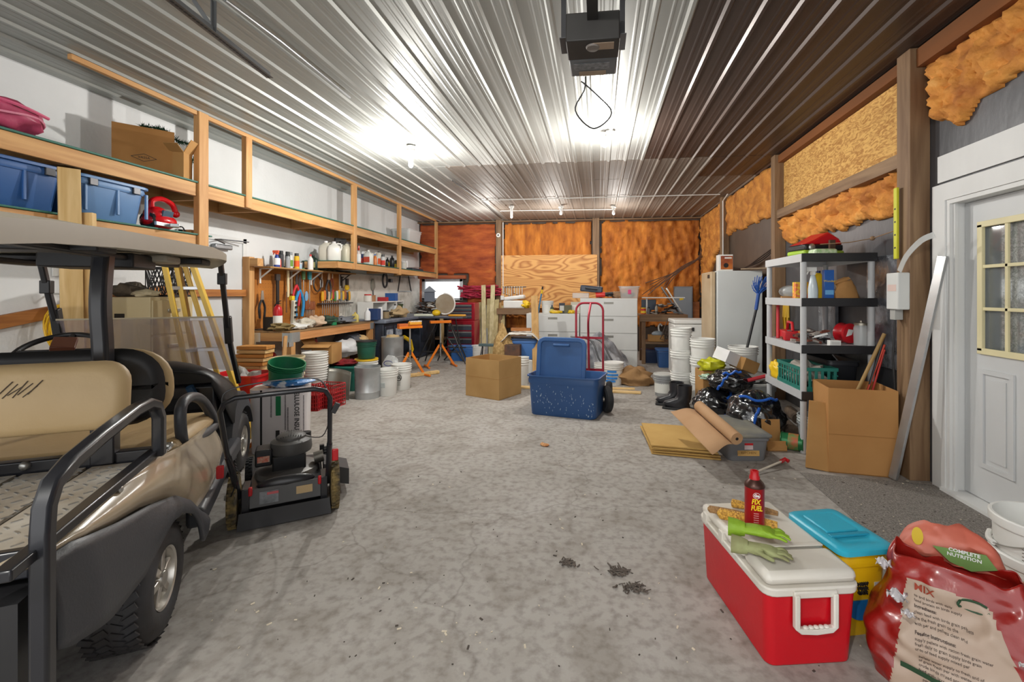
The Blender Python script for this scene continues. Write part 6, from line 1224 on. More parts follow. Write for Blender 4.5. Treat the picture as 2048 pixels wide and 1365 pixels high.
# gloves
GLV = M('glove_green', '#8fb52a', .6, col2='#75951f', scale=10, bump=.3); GLD = M('glove_dirty', '#9aa070', .8, col2='#7d7a52', scale=14)
def glove(P, rz, m, label, s=1, flip=1):
    b = MB(); me = D.meshes.new('glove'); V = [(-.03, 0, 0), (.05, 0, .005), (.09, 0, .006), (.125, .0, .006)]; rad = [.034, .036, .037, .031]; E = [(0, 1), (1, 2), (2, 3)]
    for k, (y, L) in enumerate(((-.027, .055), (-.009, .07), (.01, .066), (.028, .05))):
        i = len(V); V += [(.13, y*1.0, .004), (.13+L*.5, y*1.25, .006+.006*(k % 2)), (.13+L, y*1.35, -.004)]; rad += [.0115, .0105, .009]; E += [(3, i), (i, i+1), (i+1, i+2)]
    i = len(V); V += [(.07, -.036*flip, 0), (.10, -.058*flip, 0), (.125, -.066*flip, -.002)]; rad += [.013, .012, .0105]; E += [(1, i), (i, i+1), (i+1, i+2)]
    me.from_pydata([(x*s, y*s, z*s) for x, y, z in V], E, []); o = D.objects.new('glove_hand', me); COL.objects.link(o); me.materials.append(m)
    o.modifiers.new('skin', 'SKIN'); sk = me.skin_vertices[0].data
    for q, r_ in enumerate(rad): sk[q].radius = (r_*s, r_*s*.62)
    sk[0].use_root = True; md = o.modifiers.new('s', 'SUBSURF'); md.levels = md.render_levels = 2
    t = thing('work_glove', label, 'glove', P, rz); o.parent = t
    MB().lathe([(.03*s, -.06*s), (.041*s, -.06*s), (.038*s, -.02*s), (.03*s, .012*s), (.026*s, .01*s), (.033*s, -.02*s), (.037*s, -.058*s)], 20, axis='x').build('cuff', m, t, label='open flared cuff'); return t
glove(ct(1512, 1105)+Vector((-.045, -.01, .026)), -.35, GLD, 'lower dirty green garden glove lying under the cleaner one on the cooler', .85)
glove(ct(1505, 1092)+Vector((-.035, .02, .058)), -.3, GLV, 'upper bright green garden glove on the cooler lid', .9, flip=-1)
# yellow litter pail with cyan lid
LY = M('pail_yellow', '#dcae10', .35, var=.05); LC = M('pail_cyan', '#2fa8c4', .35, var=.05)
pc = fl(1680, 1072, .37); la = ca+radians(4)
t = tote((pc.x+.02, pc.y+.06, 0), .205, .29, .365, la, 'yellow rectangular pail with cyan lid between cooler and feed bag', LY, lid=LC, open_=False, taper=.9, name='litter_pail', cat='pail')
MB().b2((-.075, -.03, .368), (.075, .12, .378)).build('lid_panel', LC, t, bevel=.006); MB().b2((-.09, -.07, .37), (.09, -.05, .382)).build('lid_ridge', plast('#2590ac'), t, bevel=.003); MB().b2((-.11, -.152, .3), (.11, .152, .312)).build('rim_band', LY, t, bevel=.004)
text('NOW\nYOUR\nCATS', .018, M('ink_black', '#1a1a1a', .6, var=0), t, (-.01, -.1415, .2), bold=.0006, depth=.004); b = MB(); b.prism([(.06*cos(a)*1.1, .05*sin(a)) for a in [pi+pi*i/14 for i in range(15)]]+[(.055, .03), (-.055, .03)], (0, -.01, 0), o=(-.01, -.131, .12)); b.build('blue_badge', plast('#1c6aa8'), t); MB().b2((.045, -.1415, .15), (.08, -.135, .22)).build('bar_code_patch', P_('#b8b8b8'), t)
# feed bag
FBR = M('bag_red', '#8f1812', .3, var=.2, scale=5, coat=.5, bump=.6, bscale=9); FBT = M('bag_paper', '#b5a190', .45, col2='#a8917f', scale=5, bump=.3, bscale=10); FBP = M('bag_inside_pink', '#c8705c', .5, col2='#b85a48', scale=5, bump=.4, bscale=9)
FP = Vector((1.29, 1.745, 0)); t = thing('feed_bag', 'open red and white plastic feed bag slumped in the right foreground corner', 'feed bag', FP, radians(-31))
def bagpt(u, v):
    a = 2*pi*u; e = .55; cx2, sy2 = cos(a), sin(a); w_ = .265-.02*v-.07*v*v; d_ = .15-.075*v
    x = w_*math.copysign(abs(cx2)**e, cx2); y = d_*math.copysign(abs(sy2)**e, sy2); q = Vector((x*7, y*7, v*3.5))
    k = .02*noise.noise(q)+.012*noise.noise(q*2.6); bul = 1+.12*sin(pi*min(1, v*1.4)); rim = .045*noise.noise(Vector((cx2*1.4, sy2*1.4, 7)))*max(0, v-.7)/.3
    return Vector((x*bul+k-.03*v, y*bul+k+.1*v, .40*v+rim))
b = MB(); nu, nv = 180, 70; V = [[b.b.verts.new(bagpt(i/nu, j/nv)) for i in range(nu)] for j in range(nv+1)]
for j in range(nv):
    for i in range(nu):
        p = bagpt((i+.5)/nu, (j+.5)/nv); front = sin(2*pi*(i+.5)/nu) < -.35; x = p.x+.02
        b.mi = 1 if front and -.2+.06*(p.z/.4) < x < .15-.12*max(0, (p.z-.12))/.3 and p.z < .34-.25*max(0, x) else 0
        b._f([V[j][i], V[j][(i+1) % nu], V[j+1][(i+1) % nu], V[j+1][i]])
b._f(V[0][::-1]); b.build('bag_body', [FBR, FBT], t, smooth=60, solid=.003)
# raised back flap
b = MB(); b.grid(lambda u, v: ((u-.5)*(.36-.05*v)-.04+.02*noise.noise(Vector((u*4, v*3, 2))), .17+.05*v*v+.045*noise.noise(Vector((u*4, v*2, 5))), .36+.13*v*(1-(2*u-1)**4*.9)+.01*noise.noise(Vector((u*9, v*3, 1)))), 26, 10); b.build('back_flap', FBP, t, solid=.002, label='pink inner side of the raised bag flap')
b = MB(); b.prism([(-.09, 0), (.06, .015), (.09, -.03), (.02, -.06), (-.04, -.045)], (0, -.002, 0), o=(.0, .155, .42)); gp = b.build('green_panel', M('panel_green', '#6f8f4e', .5), t, rot=(0, 0, 0)); text('COMPLETE\nNUTRITION', .018, IW, t, (.0, .151, .415), bold=.0004)
b = MB(); b.prism([(.018*cos(a), .035*sin(a)) for a in [2*pi*i/16 for i in range(16)]], (0, -.002, 0), o=(-.135, .16, .44)); b.build('yellow_badge', plast('#d8b83a'), t)
TF = M('torn_film', '#d0ccce', .2, var=.1, coat=.6)
for (x, y, z, s) in ((-.2, -.13, .33, .035), (-.17, -.15, .29, .022), (.2, .0, .385, .04), (.12, -.13, .24, .022), (-.24, .02, .36, .03)):
    b = MB(); b.grid(lambda u, v: ((u-.5)*s*1.6+.3*s*noise.noise(Vector((u*5, v*5, x*9))), .5*s*sin(u*9+v*4), (v-.5)*s+.4*s*noise.noise(Vector((u*6, v*3, z*9)))), 9, 6); b.build('torn_edge', TF, t, loc=(x, y, z), solid=.001, label='torn whitish plastic edge')
# printing on the front
IB = M('ink_brown', '#4c3c34', .6, var=0); IG = M('ink_green', '#23442a', .6, var=0); IR = M('ink_rust', '#9a3a20', .6, var=0)
def bf(x, z):   # front surface of the bag at local x, z
    best = None
    for i in range(nu//2, nu, 2):
        p = bagpt(i/nu, z/.4)
        if best is None or abs(p.x-x) < abs(best.x-x): best = p
    return best.y-.004
def stuffline(x0, x1, z, h, m, nm='text_line'):
    b = MB(); b.grid(lambda u, v: (x0+(x1-x0)*u, bf(x0+(x1-x0)*u, z)-.0015, z+h*(v-.5)), 8, 1); return b.build(nm, m, t)
def wline(txt, size, m, x, z, nm='printed_text', align='LEFT', bold=0):
    o = text(txt, size, m, t, (x, 0, z), (pi/2, 0, 0), name=nm, align=align, bold=bold, depth=.0003)
    for v in o.data.vertices: v.co.z = v.co.z-bf(max(-.27, min(.27, x+v.co.x)), min(.39, max(0, z+v.co.y)))+.001
    return o
wline('MIX', .032, IR, -.15, .318, bold=.0006)
b = MB(); b.tube([(.01+.042*cos(a), bf(.01+.042*cos(a), .315)-.001, .315+.018*sin(a)) for a in [.7+5.2*i/20 for i in range(21)]], .004, 6); b.build('green_swirl', IG, t)
r = random.Random(6); wd = ['feed', 'daily', 'and', 'fresh', 'protein', 'layer', 'grain', 'mixed', 'with', 'water', 'clean', 'supply', 'crude', 'pellets', 'ration', 'birds', 'of', 'the', 'to', 'per']
def para(z, n, x0=-.15, k=6):
    for i in range(n): wline(' '.join(r.choice(wd) for _ in range(k)), .0115, IB, x0+.0*i, z-i*.0135)
wline('Ingredients:', .013, IB, -.15, .262, bold=.0004); para(.292, 2, k=5); para(.246, 3)
wline('Feeding Instructions:', .013, IB, -.15, .196, bold=.0004); para(.18, 3, k=7); para(.132, 4, x0=-.14, k=7); para(.066, 3, x0=-.13, k=7)
stuffline(-.19, -.07, .082, .018, IG, 'green_stripe')
# white pails
def pmark(t, r, h):
    band(t, r*.955, r*.975, h*.3, h*.34, plast('#2f9ccc'), -2.6, -1.7, name='blue_stripe')
    for i in range(4): band(t, r*.962, r*.966, h*(.5+.05*i), h*(.5+.05*i)+.003, IB, -2.7, -2.45+.04*(i % 2), 6, 'printed_line')
    for i in range(9): band(t, r*.964, r*.968, h*.45+i*.005, h*.45+i*.005+.003, IB, -2.25, -2.15, 3, 'bar_code')
bucket((1.87, 2.14, 0), 'white pail at the bottom of the pair at the right edge', r=.165, h=.3, bail=None, plain=True)
bucket((1.87, 2.14, .16), 'white pail with blue stripe nested on top at the right edge', r=.165, h=.29, bail='side', mark=pmark, bang=1.0, plain=True)
cbox((1.63, 1.83, 0), .22, .2, .3, .3, 'brown cardboard box at the lower right corner beside the feed bag')
# floor litter
t = MB(); t.sph((0, 0, .012), .03, 12, 8, sc=(1.2, .7, .45), nz=.6, seed=2); t.sph((-.03, .01, .015), .02, 10, 7, sc=(1, .8, .7), nz=.5, seed=5); tag(t.build('dry_leaf', M('leaf_orange', '#b5672e', .8, col2='#d8ac7a', scale=30), loc=fl(1091, 893)), 'crumpled orange brown leaf in the middle of the floor', 'leaf')
LINT = M('lint', '#6b625a', .95, col2='#4c443e', scale=40)
for i, (px, py, s, lb) in enumerate(((1135, 1129, .035, 'grey fluff clump left of the larger debris patch'), (1232, 1145, .05, 'grey fluff patch in the centre foreground'), (1268, 1178, .045, 'darker fluff clump nearest the cooler'))):
    b = MB(); r = random.Random(i)
    for k in range(34): q = Vector((r.gauss(0, s*.6), r.gauss(0, s*.4), .002)); b.tube([q, q+Vector((r.uniform(-s, s)*.5, r.uniform(-s, s)*.5, r.uniform(0, .012))), q+Vector((r.uniform(-s, s)*.7, r.uniform(-s, s)*.6, .002))], r.uniform(.0015, .005), 5)
    tag(b.build('lint_clump', LINT, loc=fl(px, py)), lb, 'debris')
r = random.Random(33); b = MB()
for k in range(420):
    px, py = r.uniform(420, 1900), r.uniform(800, 1350); p = fl(px, py); s = r.choice((.002, .003, .004, .007)); b.mi = r.randrange(2)
    if r.random() < .3: p = fl(r.uniform(1650, 1980), r.uniform(960, 1200)); p.z += .007
    b.box((p.x, p.y, p.z+.002), (s*r.uniform(1, 3), s, .003), rot=(0, 0, r.uniform(0, 3)))
o = b.build('floor_crumbs', [M('crumb_light', '#cfc4b0', .9), M('crumb_dark', '#4a423c', .9)], smooth=0); o['kind'] = 'stuff'; tag(o, 'tiny crumbs and chips scattered over the concrete floor', 'debris')
# ================================================================ golf cart
HC = radians(29); h0 = fl(335, 1155, .23); OC = Vector((h0.x-.6*cos(HC), h0.y-.6*sin(HC), 0))
cf, clf = Vector((-sin(HC), cos(HC), 0)), Vector((-cos(HC), -sin(HC), 0))
def cp(px, py, yl):      # point of the cart's lengthwise plane y = yl, in cart coordinates
    r = Vector(ray(px, py)); k = (yl+OC.x*clf.x+OC.y*clf.y)/(r.x*clf.x+r.y*clf.y); P = Vector((r.x*k, r.y*k, CH+r.z*k))-OC
    return Vector((P.x*cf.x+P.y*cf.y, P.x*clf.x+P.y*clf.y, P.z))
cart = thing('golf_cart', 'beige golf cart with black trim, roof and diamond plate cargo bed at the left', 'golf cart', OC, HC+pi/2)
TAN = M('cart_tan', '#b3a48c', .22, var=.03, coat=.5); TANR = M('roof_tan', '#a39c8c', .4, var=.03); VIN = M('seat_vinyl', '#c0a67c', .5, col2='#b59a6e', scale=3, bump=.15, bscale=30)
TRIM = M('cart_trim', '#3d3f44', .42, var=.06, bump=.1, bscale=120); FRM = M('frame_black', '#1e1f24', .3, var=.05, coat=.2); DIA = M('diamond_plate', '#cdc8be', .4, metal=.35, col2='#a89a86', scale=7)
def interp(P, x):
    for a, c in zip(P, P[1:]):
        if a[0] <= x <= c[0]: return a[1]+(c[1]-a[1])*(x-a[0])/(c[0]-a[0]+1e-9)
    return P[0][1] if x < P[0][0] else P[-1][1]
ZT = [(-.8, .70), (-.5, .725), (0, .725), (.21, .70), (.45, .67), (.75, .65), (1.0, .60), (1.03, .5)]
ZB = [(-.8, .67), (-.6, .68), (-.39, .63), (-.19, .60), (.04, .54), (.21, .44), (.38, .31), (.66, .24), (.9, .27), (1.03, .38)]
YO = [(-.8, .45), (-.69, .515), (-.55, .55), (.2, .585), (.6, .56), (1.1, .51), (1.6, .49), (2.3, .45)]
for s in (-1, 1):
    b = MB(); b.grid(lambda u, v: (lambda x: (x, s*(interp(YO, x)+.028*sin(pi*min(1, v*1.1))-.02*v*v), interp(ZB, x)+(interp(ZT, x)-interp(ZB, x))*v))(-.78+1.81*u), 46, 12); b.build('side_panel', TAN, cart, solid=.012, smooth=60)
    LO = [(-.8, .5), (-.65, .42), (-.5, .39), (-.3, .40), (-.17, .45), (-.07, .485), (.03, .475), (.14, .42), (.22, .33), (.28, .22), (.37, .22), (.4, .26)]
    UP = [(-.8, .68), (-.6, .69), (-.39, .64), (-.19, .605), (.04, .545), (.21, .45), (.38, .33), (.4, .32)]
    b = MB(); b.grid(lambda u, v: (lambda x: (x, s*(interp(YO, x)+.03+.035*sin(pi*(1-v)*.6)), interp(LO, x)+(interp(UP, x)-interp(LO, x))*v))(-.69+1.09*u), 50, 8); b.build('rear_fender', TRIM, cart, solid=.014, smooth=60)
    b = MB(); b.rtube([(x, s*(interp(YO, x)+.01), z) for x, z in ((.39, .29), (.7, .3), (1.1, .315), (1.5, .33))], .08, .1, (0, 0, 1)); b.build('rocker_panel', TRIM, cart, bevel=.02, smooth=60)
    # front fender arch
    R0 = []; b = MB()
    for k in range(19):
        a = pi*(1.05-.95*k/18)-.0; cx1, cz1 = 1.9, .23; r1, r2 = .275, .40-.06*abs(cos(a))
        R0.append([b.b.verts.new((cx1+r_*cos(a), s*y_, cz1+r_*sin(a))) for r_, y_ in ((r1, .49), (r2, .47), (r2+.02, .3), (r1+.01, .3))])
    b.skin(R0); b.build('front_fender', TRIM, cart, smooth=50)
# wheels
TY = M('tyre_rubber', '#37383c', .6, col2='#2a2624', scale=8, bump=.1)
def cwheel(x, s, yo, nm):
    w_ = .2; yi = yo-w_; t_ = MB()
    prof = [(.118, yo-.01), (.13, yo), (.17, yo+.004), (.205, yo-.006), (.224, yo-.03), (.23, yo-.06), (.231, yo-.1), (.23, yi+.06), (.224, yi+.03), (.2, yi), (.12, yi)]
    t_.lathe([(r_, y_*s) for r_, y_ in prof], 48, c=(x, 0, .231), axis='y', cap=False); ty = t_.build(nm, TY, cart, smooth=40)
    b = MB()   # tread blocks: V pattern
    for k in range(40):
        a = 2*pi*k/40
        for q in range(4):
            yy = (yi+.035+q*.043)*s; a2 = a+(.05 if q % 2 else -.02); c_ = Vector((x+.2315*cos(a2), yy, .231+.2315*sin(a2)))
            b.box((0, 0, 0), (.006, .040, .024), T=Matrix.Translation(c_) @ Matrix.Rotation(-a2, 4, 'Y') @ Matrix.Rotation((.5 if q % 2 else -.5), 4, 'X'))
    o = b.build('tread', TY, ty, smooth=0); o['kind'] = 'stuff'
    rim = MB().lathe([(.118, s*(yo-.012)), (.12, s*(yo-.005)), (.112, s*(yo-.01)), (.1, s*(yo-.05)), (.096, s*(yo-.09)), (0, s*(yo-.09))], 40, c=(x, 0, .231), axis='y', cap=False).build('rim', metal('#d0ccc4', .3), ty, smooth=40)
    b = MB()
    for k in range(6):
        a = 2*pi*k/6+.2; b.rtube([(x+.02*cos(a), s*(yo-.025), .231+.02*sin(a)), (x+.07*cos(a), s*(yo-.03), .231+.07*sin(a)), (x+.105*cos(a), s*(yo-.03), .231+.105*sin(a))], .03, .02, (0, 1, 0))
    b.build('spoke', metal('#d0ccc4', .3), rim, bevel=.003)
    MB().lathe([(0, s*(yo-.005)), (.028, s*(yo-.008)), (.034, s*(yo-.02)), (.034, s*(yo-.06))], 24, c=(x, 0, .231), axis='y').build('hub_cap', metal('#b8b4ac', .3), rim)
cwheel(0, -1, .6, 'rear_wheel'); cwheel(0, 1, .6, 'rear_wheel'); cwheel(1.9, -1, .485, 'front_wheel'); cwheel(1.9, 1, .485, 'front_wheel')
MB().b2((-.6, -.38, .22), (1.9, .38, .34)).cyl((0, -.4, .23), (0, .4, .23), .04).cyl((1.9, -.3, .23), (1.9, .3, .23), .03).build('chassis', BLK, cart)
MB().b2((-.72, -.52, .36), (.3, .52, .6)).build('rear_well', BLK, cart, smooth=0)
MB().b2((.9, -.47, .3), (1.62, .47, .335)).build('floor_mat', TRIM, cart, bevel=.005)
MB().b2((.3, -.5, .34), (.9, .5, .6)).build('seat_base', BLK, cart, bevel=.01)
def cushion(b, lo, hi, r): 
    return b.b2(lo, hi)
MB().b2((.3, -.53, .6), (.96, .53, .70)).build('seat_cushion', VIN, cart, bevel=.045, smooth=60)
def backrest(x0, x1, z0, z1, w, m, nm, lean, rr=.13, puff=.02):
    b = MB(); R = []
    for k, (dx, g) in enumerate(((0, -.035), (.012, -.01), (.03, 0), ((x1-x0)*.5, .004), (x1-x0-.03, 0), (x1-x0-.012, -.012), (x1-x0, -.04))):
        q = []
        W, Hh = w/2+g, (z1-z0)/2+g
        for sy_, sz_, a0 in ((1, 1, 0), (-1, 1, pi/2), (-1, -1, pi), (1, -1, 3*pi/2)):
            for i in range(7):
                a = a0+pi/2*i/6; yy = sy_*(W-rr)+rr*cos(a); zz = sz_*(Hh-rr)+rr*sin(a)
                q.append(b.b.verts.new((x0+dx+lean*zz, yy, (z0+z1)/2+zz)))
        R.append(q)
    b.skin(R); return b.build(nm, m, cart, smooth=60)
backrest(.27, .34, .80, 1.15, .98, BLK, 'front_backrest_shell', -.12, .15); backrest(.34, .42, .80, 1.14, 1.0, VIN, 'front_backrest_cushion', -.12, .15)
rb_ = backrest(.0, .09, .86, 1.125, .9, VIN, 'rear_backrest', .1, .085); rb_.location = (0, -.01, 0)
b = MB(); 
for k in range(7): b.rtube([(.0055, -.13-.014*k, 1.07-.01*(k % 3)), (.0005, -.09-.014*k, 1.02-.01*(k % 2))], .003, .003, (1, 0, 0))
b.build('scuff_mark', M('scuff', '#4a3d30', .8, var=0), cart, smooth=0)
# roof
b = MB(); ZR = [(-1.0, 1.50), (-.7, 1.535), (-.3, 1.56), (.1, 1.575), (.5, 1.59), (.9, 1.605), (1.2, 1.605), (1.5, 1.57)]
def roofpt(u, v, top):
    x = -1.0+2.5*u; W = .57*(1-.30*max(0, (x-1.0)/.5)**2); y = (2*v-1)*W; e = abs(2*v-1)
    xf = x-.10*max(0, (x-.6)/.78)*e**2; z = interp(ZR, x)
    return (xf, y, z+(.075*(1-e**6)*(1-.75*max(0, (x-.95)/.55))+.012 if top else .0)+(.02*(1-e**2)))
b.grid(lambda u, v: roofpt(u, v, True), 40, 24); b.grid(lambda u, v: roofpt(u, v, False), 40, 24)
# side lip
for s in (0, 1): b.grid(lambda u, v: Vector(roofpt(u, s, False)).lerp(Vector(roofpt(u, s, True))+Vector((0, 0, .05*(1-max(0, (u-.7)/.3)))), v), 40, 4); b.grid(lambda u, v: (lambda p: (p[0], p[1]*(1-.03*v), p[2]+.012+.05*(1-max(0, (u-.7)/.3))-.0*v))(roofpt(u, s, False)), 40, 2)
for s in (0, 1): b.grid(lambda u, v: Vector(roofpt(s, u, False)).lerp(Vector(roofpt(s, u, True)), v), 24, 3)
b.build('roof', TANR, cart, smooth=50)
MB().b2((-.75, .28, 1.55), (1.0, .34, 1.58)).b2((-.75, -.34, 1.555), (1.0, -.28, 1.58)).b2((.35, -.36, 1.52), (.6, -.02, 1.59)).b2((.95, -.46, 1.575), (1.12, .46, 1.61)).b2((-.1, -.42, 1.56), (.05, .42, 1.59)).build('roof_frame', BLK, cart, bevel=.008)
MB().b2((.55, -.42, 1.56), (.75, -.3, 1.6)).build('roof_handle', TANR, cart, bevel=.012)
# struts
q0, q1, q2 = cp(210, 500, -.31), cp(201, 600, -.31), cp(206, 712, -.31)
b = MB(); 
for s in (1,): b.rtube(smoothpath([(q0.x+.0, -.31, q0.z+.04), (q1.x-.0, -.31, q1.z), (q2.x, -.31, q2.z), (q2.x-.0, -.31, .72)], 5), .075, .06, (0, 1, 0))
b.build('rear_strut', FRM, cart, bevel=.015, smooth=50)
b = MB(); b.rtube(smoothpath([(q0.x, .46, q0.z+.04), (q1.x, .46, q1.z), (q2.x, .46, .62)], 5), .075, .06, (0, 1, 0)); b.build('rear_strut', FRM, cart, bevel=.015)
sr = [cp(440, 515, -.45), cp(447, 580, -.45), cp(455, 650, -.45), cp(463, 700, -.45), cp(478, 765, -.45)]; sl = [cp(78, 506, .43), cp(98, 590, .43), cp(112, 640, .43), cp(127, 682, .43), cp(140, 730, .43)]
for S in (sr, sl):
    MB().rtube(smoothpath(S, 4), .035, .03, (0, 1, 0)).build('windshield_strut', FRM, cart, bevel=.006)
    MB().box(S[1].lerp(S[2], -.3), (.05, .05, .08)).build('strut_clip', BLK, cart, bevel=.005); MB().box(S[2].lerp(S[3], .2), (.05, .045, .2), rot=(0, -.25, 0)).build('strut_clip', BLK, cart, bevel=.005)
WS = M('windshield', '#b8acb4', .08, var=0, trans=.5, alpha=.42)
W0, W1, W2, W3 = cp(452, 634, -.44), cp(470, 742, -.44), cp(112, 640, .42), cp(135, 712, .42)
b = MB(); b.b.faces.new([b.b.verts.new(p) for p in (W0, W1, W3, W2)]); b.build('windshield_pane', WS, cart, solid=.005, smooth=0)
MB().rtube([W0, W2], .014, .01, (0, 0, 1)).build('windshield_edge', plast('#b8ac90'), cart)
# cowl and dash
b = MB(); R0 = []
for x, zt, w_, zb_ in ((1.32, .90, .42, .78), (1.42, .94, .46, .62), (1.6, .93, .47, .45), (1.85, .85, .46, .42), (2.1, .70, .42, .35), (2.3, .45, .36, .3), (2.34, .36, .3, .3)):
    R0.append([b.b.verts.new((x, w_*cos(a)*(1 if abs(cos(a)) < .98 else 1), zb_+(zt-zb_)*abs(sin(a))**.55)) for a in [pi*i/20 for i in range(21)]])
b.skin(R0, closed=False, cap=False); b.build('dash_cowl', BLK, cart, solid=.012, smooth=60)
b = MB(); b.b2((1.4, -.42, .45), (1.5, .42, .78)); b.build('dash_board', FRM, cart, bevel=.02); MB().b2((1.38, -.35, .62), (1.4, -.1, .7)).build('storage_pocket', M('pocket', '#0c0c0e', .8), cart)
MB().tube([(1.38, -.3, .72), (1.36, -.28, .78)], .025).build('blue_tool', P_('#2a4a6a'), cart)
wc = cp(116, 704, .26); T = Matrix.Translation(wc) @ Matrix.Rotation(radians(-28), 4, 'Y')
sw = MB().tube([T @ Vector((.18*cos(a), .18*sin(a), 0)) for a in [2*pi*i/36 for i in range(36)]], .015, 10, closed=True).build('steering_wheel', BLK, cart)
b = MB(); b.sph(T @ Vector((0, 0, -.01)), .06, sc=(1, 1, .5)); 
for a in (0, pi/2, pi, 3*pi/2): b.tube([T @ Vector((0, 0, 0)), T @ Vector((.17*cos(a), .17*sin(a), 0))], .014)
b.build('wheel_hub', BLK, sw); MB().cyl(T @ Vector((0, 0, 0)), T @ Vector((.12, 0, -.45)), .025).build('steering_column', BLK, cart)
MB().box(T @ Vector((.03, -.02, .03)), (.13, .1, .03), rot=(.1, -.4, .3)).build('score_card_clip', M('clip_brown', '#5a3020', .5), sw, bevel=.004)
# arm loops
for s in (1, -1):
    A = [cp(366, 893, -.52), cp(361, 850, -.52), cp(363, 812, -.52), cp(380, 795, -.52), cp(402, 800, -.52), cp(420, 825, -.52), cp(427, 850, -.52), cp(405, 870, -.52)]
    b = MB(); b.tube([(p.x, p.y*s, p.z) for p in smoothpath(A+[A[0]], 4)[:-1]], .026, 10, closed=True); b.build('arm_rest', TRIM, cart, smooth=60)
# cargo box: rails, bed
for s in (-1, 1):
    P3 = [Vector((v_.x, v_.y*-s, v_.z)) for v_ in [cp(85, 1420, -.57), cp(85, 1200, -.57), cp(85, 1070, -.57), cp(89, 1015, -.57), cp(104, 968, -.57), cp(140, 925, -.57), cp(200, 874, -.57), cp(268, 822, -.57), cp(295, 808, -.57), cp(311, 812, -.57), cp(318, 835, -.57), cp(318, 912, -.57)]]; b = MB(); b.rtube(P3, .042, .042, (0, 1, 0)); b.build('grab_rail', FRM, cart, bevel=.009, smooth=50)
    b = MB(); e0, e1 = cp(0, 1158, -.55), cp(312, 902, -.55); b.rtube([(e0.x, s*.55, e0.z), (e1.x, s*.55, e1.z)], .03, .04, (0, 1, .0)); rl = b.build('bed_side_bar', FRM, cart, bevel=.005)
    for x, z in ((-.30, .72), (.15, .735), (-.52, .69)): MB().sph((x, s*.565, z), .013, 10, 6, sc=(1, .6, 1)).build('bolt', STEEL, rl)
    MB().cyl((.19, s*.525, .72), (.19, s*.55, .72), .016).build('wing_nut', STEEL, cart)
text('GOLF CARS', .018, IW, cart, (.1, -.5675, .725), (pi/2, 0, 0), depth=.0004)
b = MB()
for y0, y1 in ((-.5, -.31), (-.29, -.1), (-.08, .13), (.15, .34), (.36, .5)): b.b2((-.62, y0, .675), (.12, y1, .685))
bd = b.build('cargo_bed', DIA, cart, smooth=0)
b = MB(); 
for i in range(16):
    for j in range(21):
        x, y = -.60+i*.045, -.48+j*.047; b.box((x, y, .6865), (.026, .006, .003), rot=(0, 0, .8 if (i+j) % 2 else -.8))
o = b.build('raised_diamond', metal('#c8c8c8', .3), bd, smooth=0); o['kind'] = 'stuff'
MB().b2((-.62, -.52, .62), (.14, .52, .674)).build('bed_pan', M('bed_dark', '#4a4238', .7), cart)
MB().rtube([(.16, -.52, .70), (.16, .52, .70)], .05, .06, (0, 0, 1)).build('cross_rail', FRM, cart, bevel=.006)
MB().rtube([(-.62, -.5, .66), (-.62, .5, .66)], .03, .08, (0, 0, 1)).build('rear_cross_bar', FRM, cart, bevel=.006)
for y in (-.38, .3): MB().b2((.12, y, .685), (.18, y+.08, .9)).build('backrest_bracket', FRM, cart, bevel=.006)
MB().sph((.13, -.1, .715), .018, 10, 6).build('cross_rail_bolt', STEEL, cart)
MB().b2((-.86, -.46, .1), (-.55, .46, .12)).b2((-.86, -.46, .06), (-.85, .46, .12)).b2((-.86, -.47, .06), (-.5, -.46, .12)).build('foot_step', DIA, cart, smooth=0); MB().b2((-.8, -.66, .18), (-.6, -.6, .2)).b and None
MB().sph((-.575, -.52, .11), .016).sph((-.62, -.475, .09), .014).build('step_bolt', STEEL, cart)
t = thing('blue_case', 'dark blue bag lying on the far side of the cart bed', 'bag', OC+cf*(-.25)+clf*(.02)+Vector((0, 0, .689)), HC+pi/2); MB().sph((0, .15, .05), .12, sc=(1.1, 1.3, .45), nz=.3).build('bag_body', P_('#223a5c'), t)
# ================================================================ lawn mower
MO = Vector((-1.95, 2.62, 0)); mr = radians(35)
mw = thing('lawn_mower', 'black push lawn mower with muddy tyres beside the golf cart', 'lawn mower', MO, mr)
DK = M('mower_black', '#232327', .35, var=.1, coat=.2); DG = M('mower_grey', '#4c4b4a', .5, var=.12, scale=8)
MUD = M('muddy_tyre', '#7d6a3e', .85, col2='#3a3428', scale=14, thr=(.38, .6), bump=.6, bscale=30)
def mwheel(x, y, r_, w_, m):
    o = MB().lathe([(r_*.5, -w_/2), (r_*.9, -w_/2), (r_, -w_*.3), (r_, w_*.3), (r_*.9, w_/2), (r_*.5, w_/2)], 30, c=(x, y, r_+.002), axis='x').build('wheel', m, mw); b = MB()
    for k in range(26):
        a = 2*pi*k/26; 
        for q in (-1, 1): b.box((x+q*w_*.22, y+(r_+.001)*cos(a+q*.06), r_+.002+(r_+.001)*sin(a+q*.06)), (w_*.42, .012, .014), rot=(a, 0, 0))
    t_ = b.build('tread', m, o); t_['kind'] = 'stuff'; MB().lathe([(0, -w_*.3), (r_*.5, -w_*.35), (r_*.52, w_*.35), (0, w_*.3)], 20, c=(x, y, r_+.002), axis='x').build('hub', BLK, o)
mwheel(-.275, 0, .155, .05, MUD); mwheel(.275, 0, .155, .05, MUD); mwheel(-.25, .62, .1, .045, RUB); mwheel(.25, .62, .1, .045, RUB)
b = MB(); rbox(b, .44, .62, .05, .42, .6, .17, .08); d_ = b.build('deck', DK, mw, smooth=50, loc=(0, .31, 0)); MB().lathe([(.2, 0), (.19, .03), (.14, .045), (0, .045)], 28, c=(0, .33, .17)).build('deck_dome', metal('#7c7a78', .5), mw)
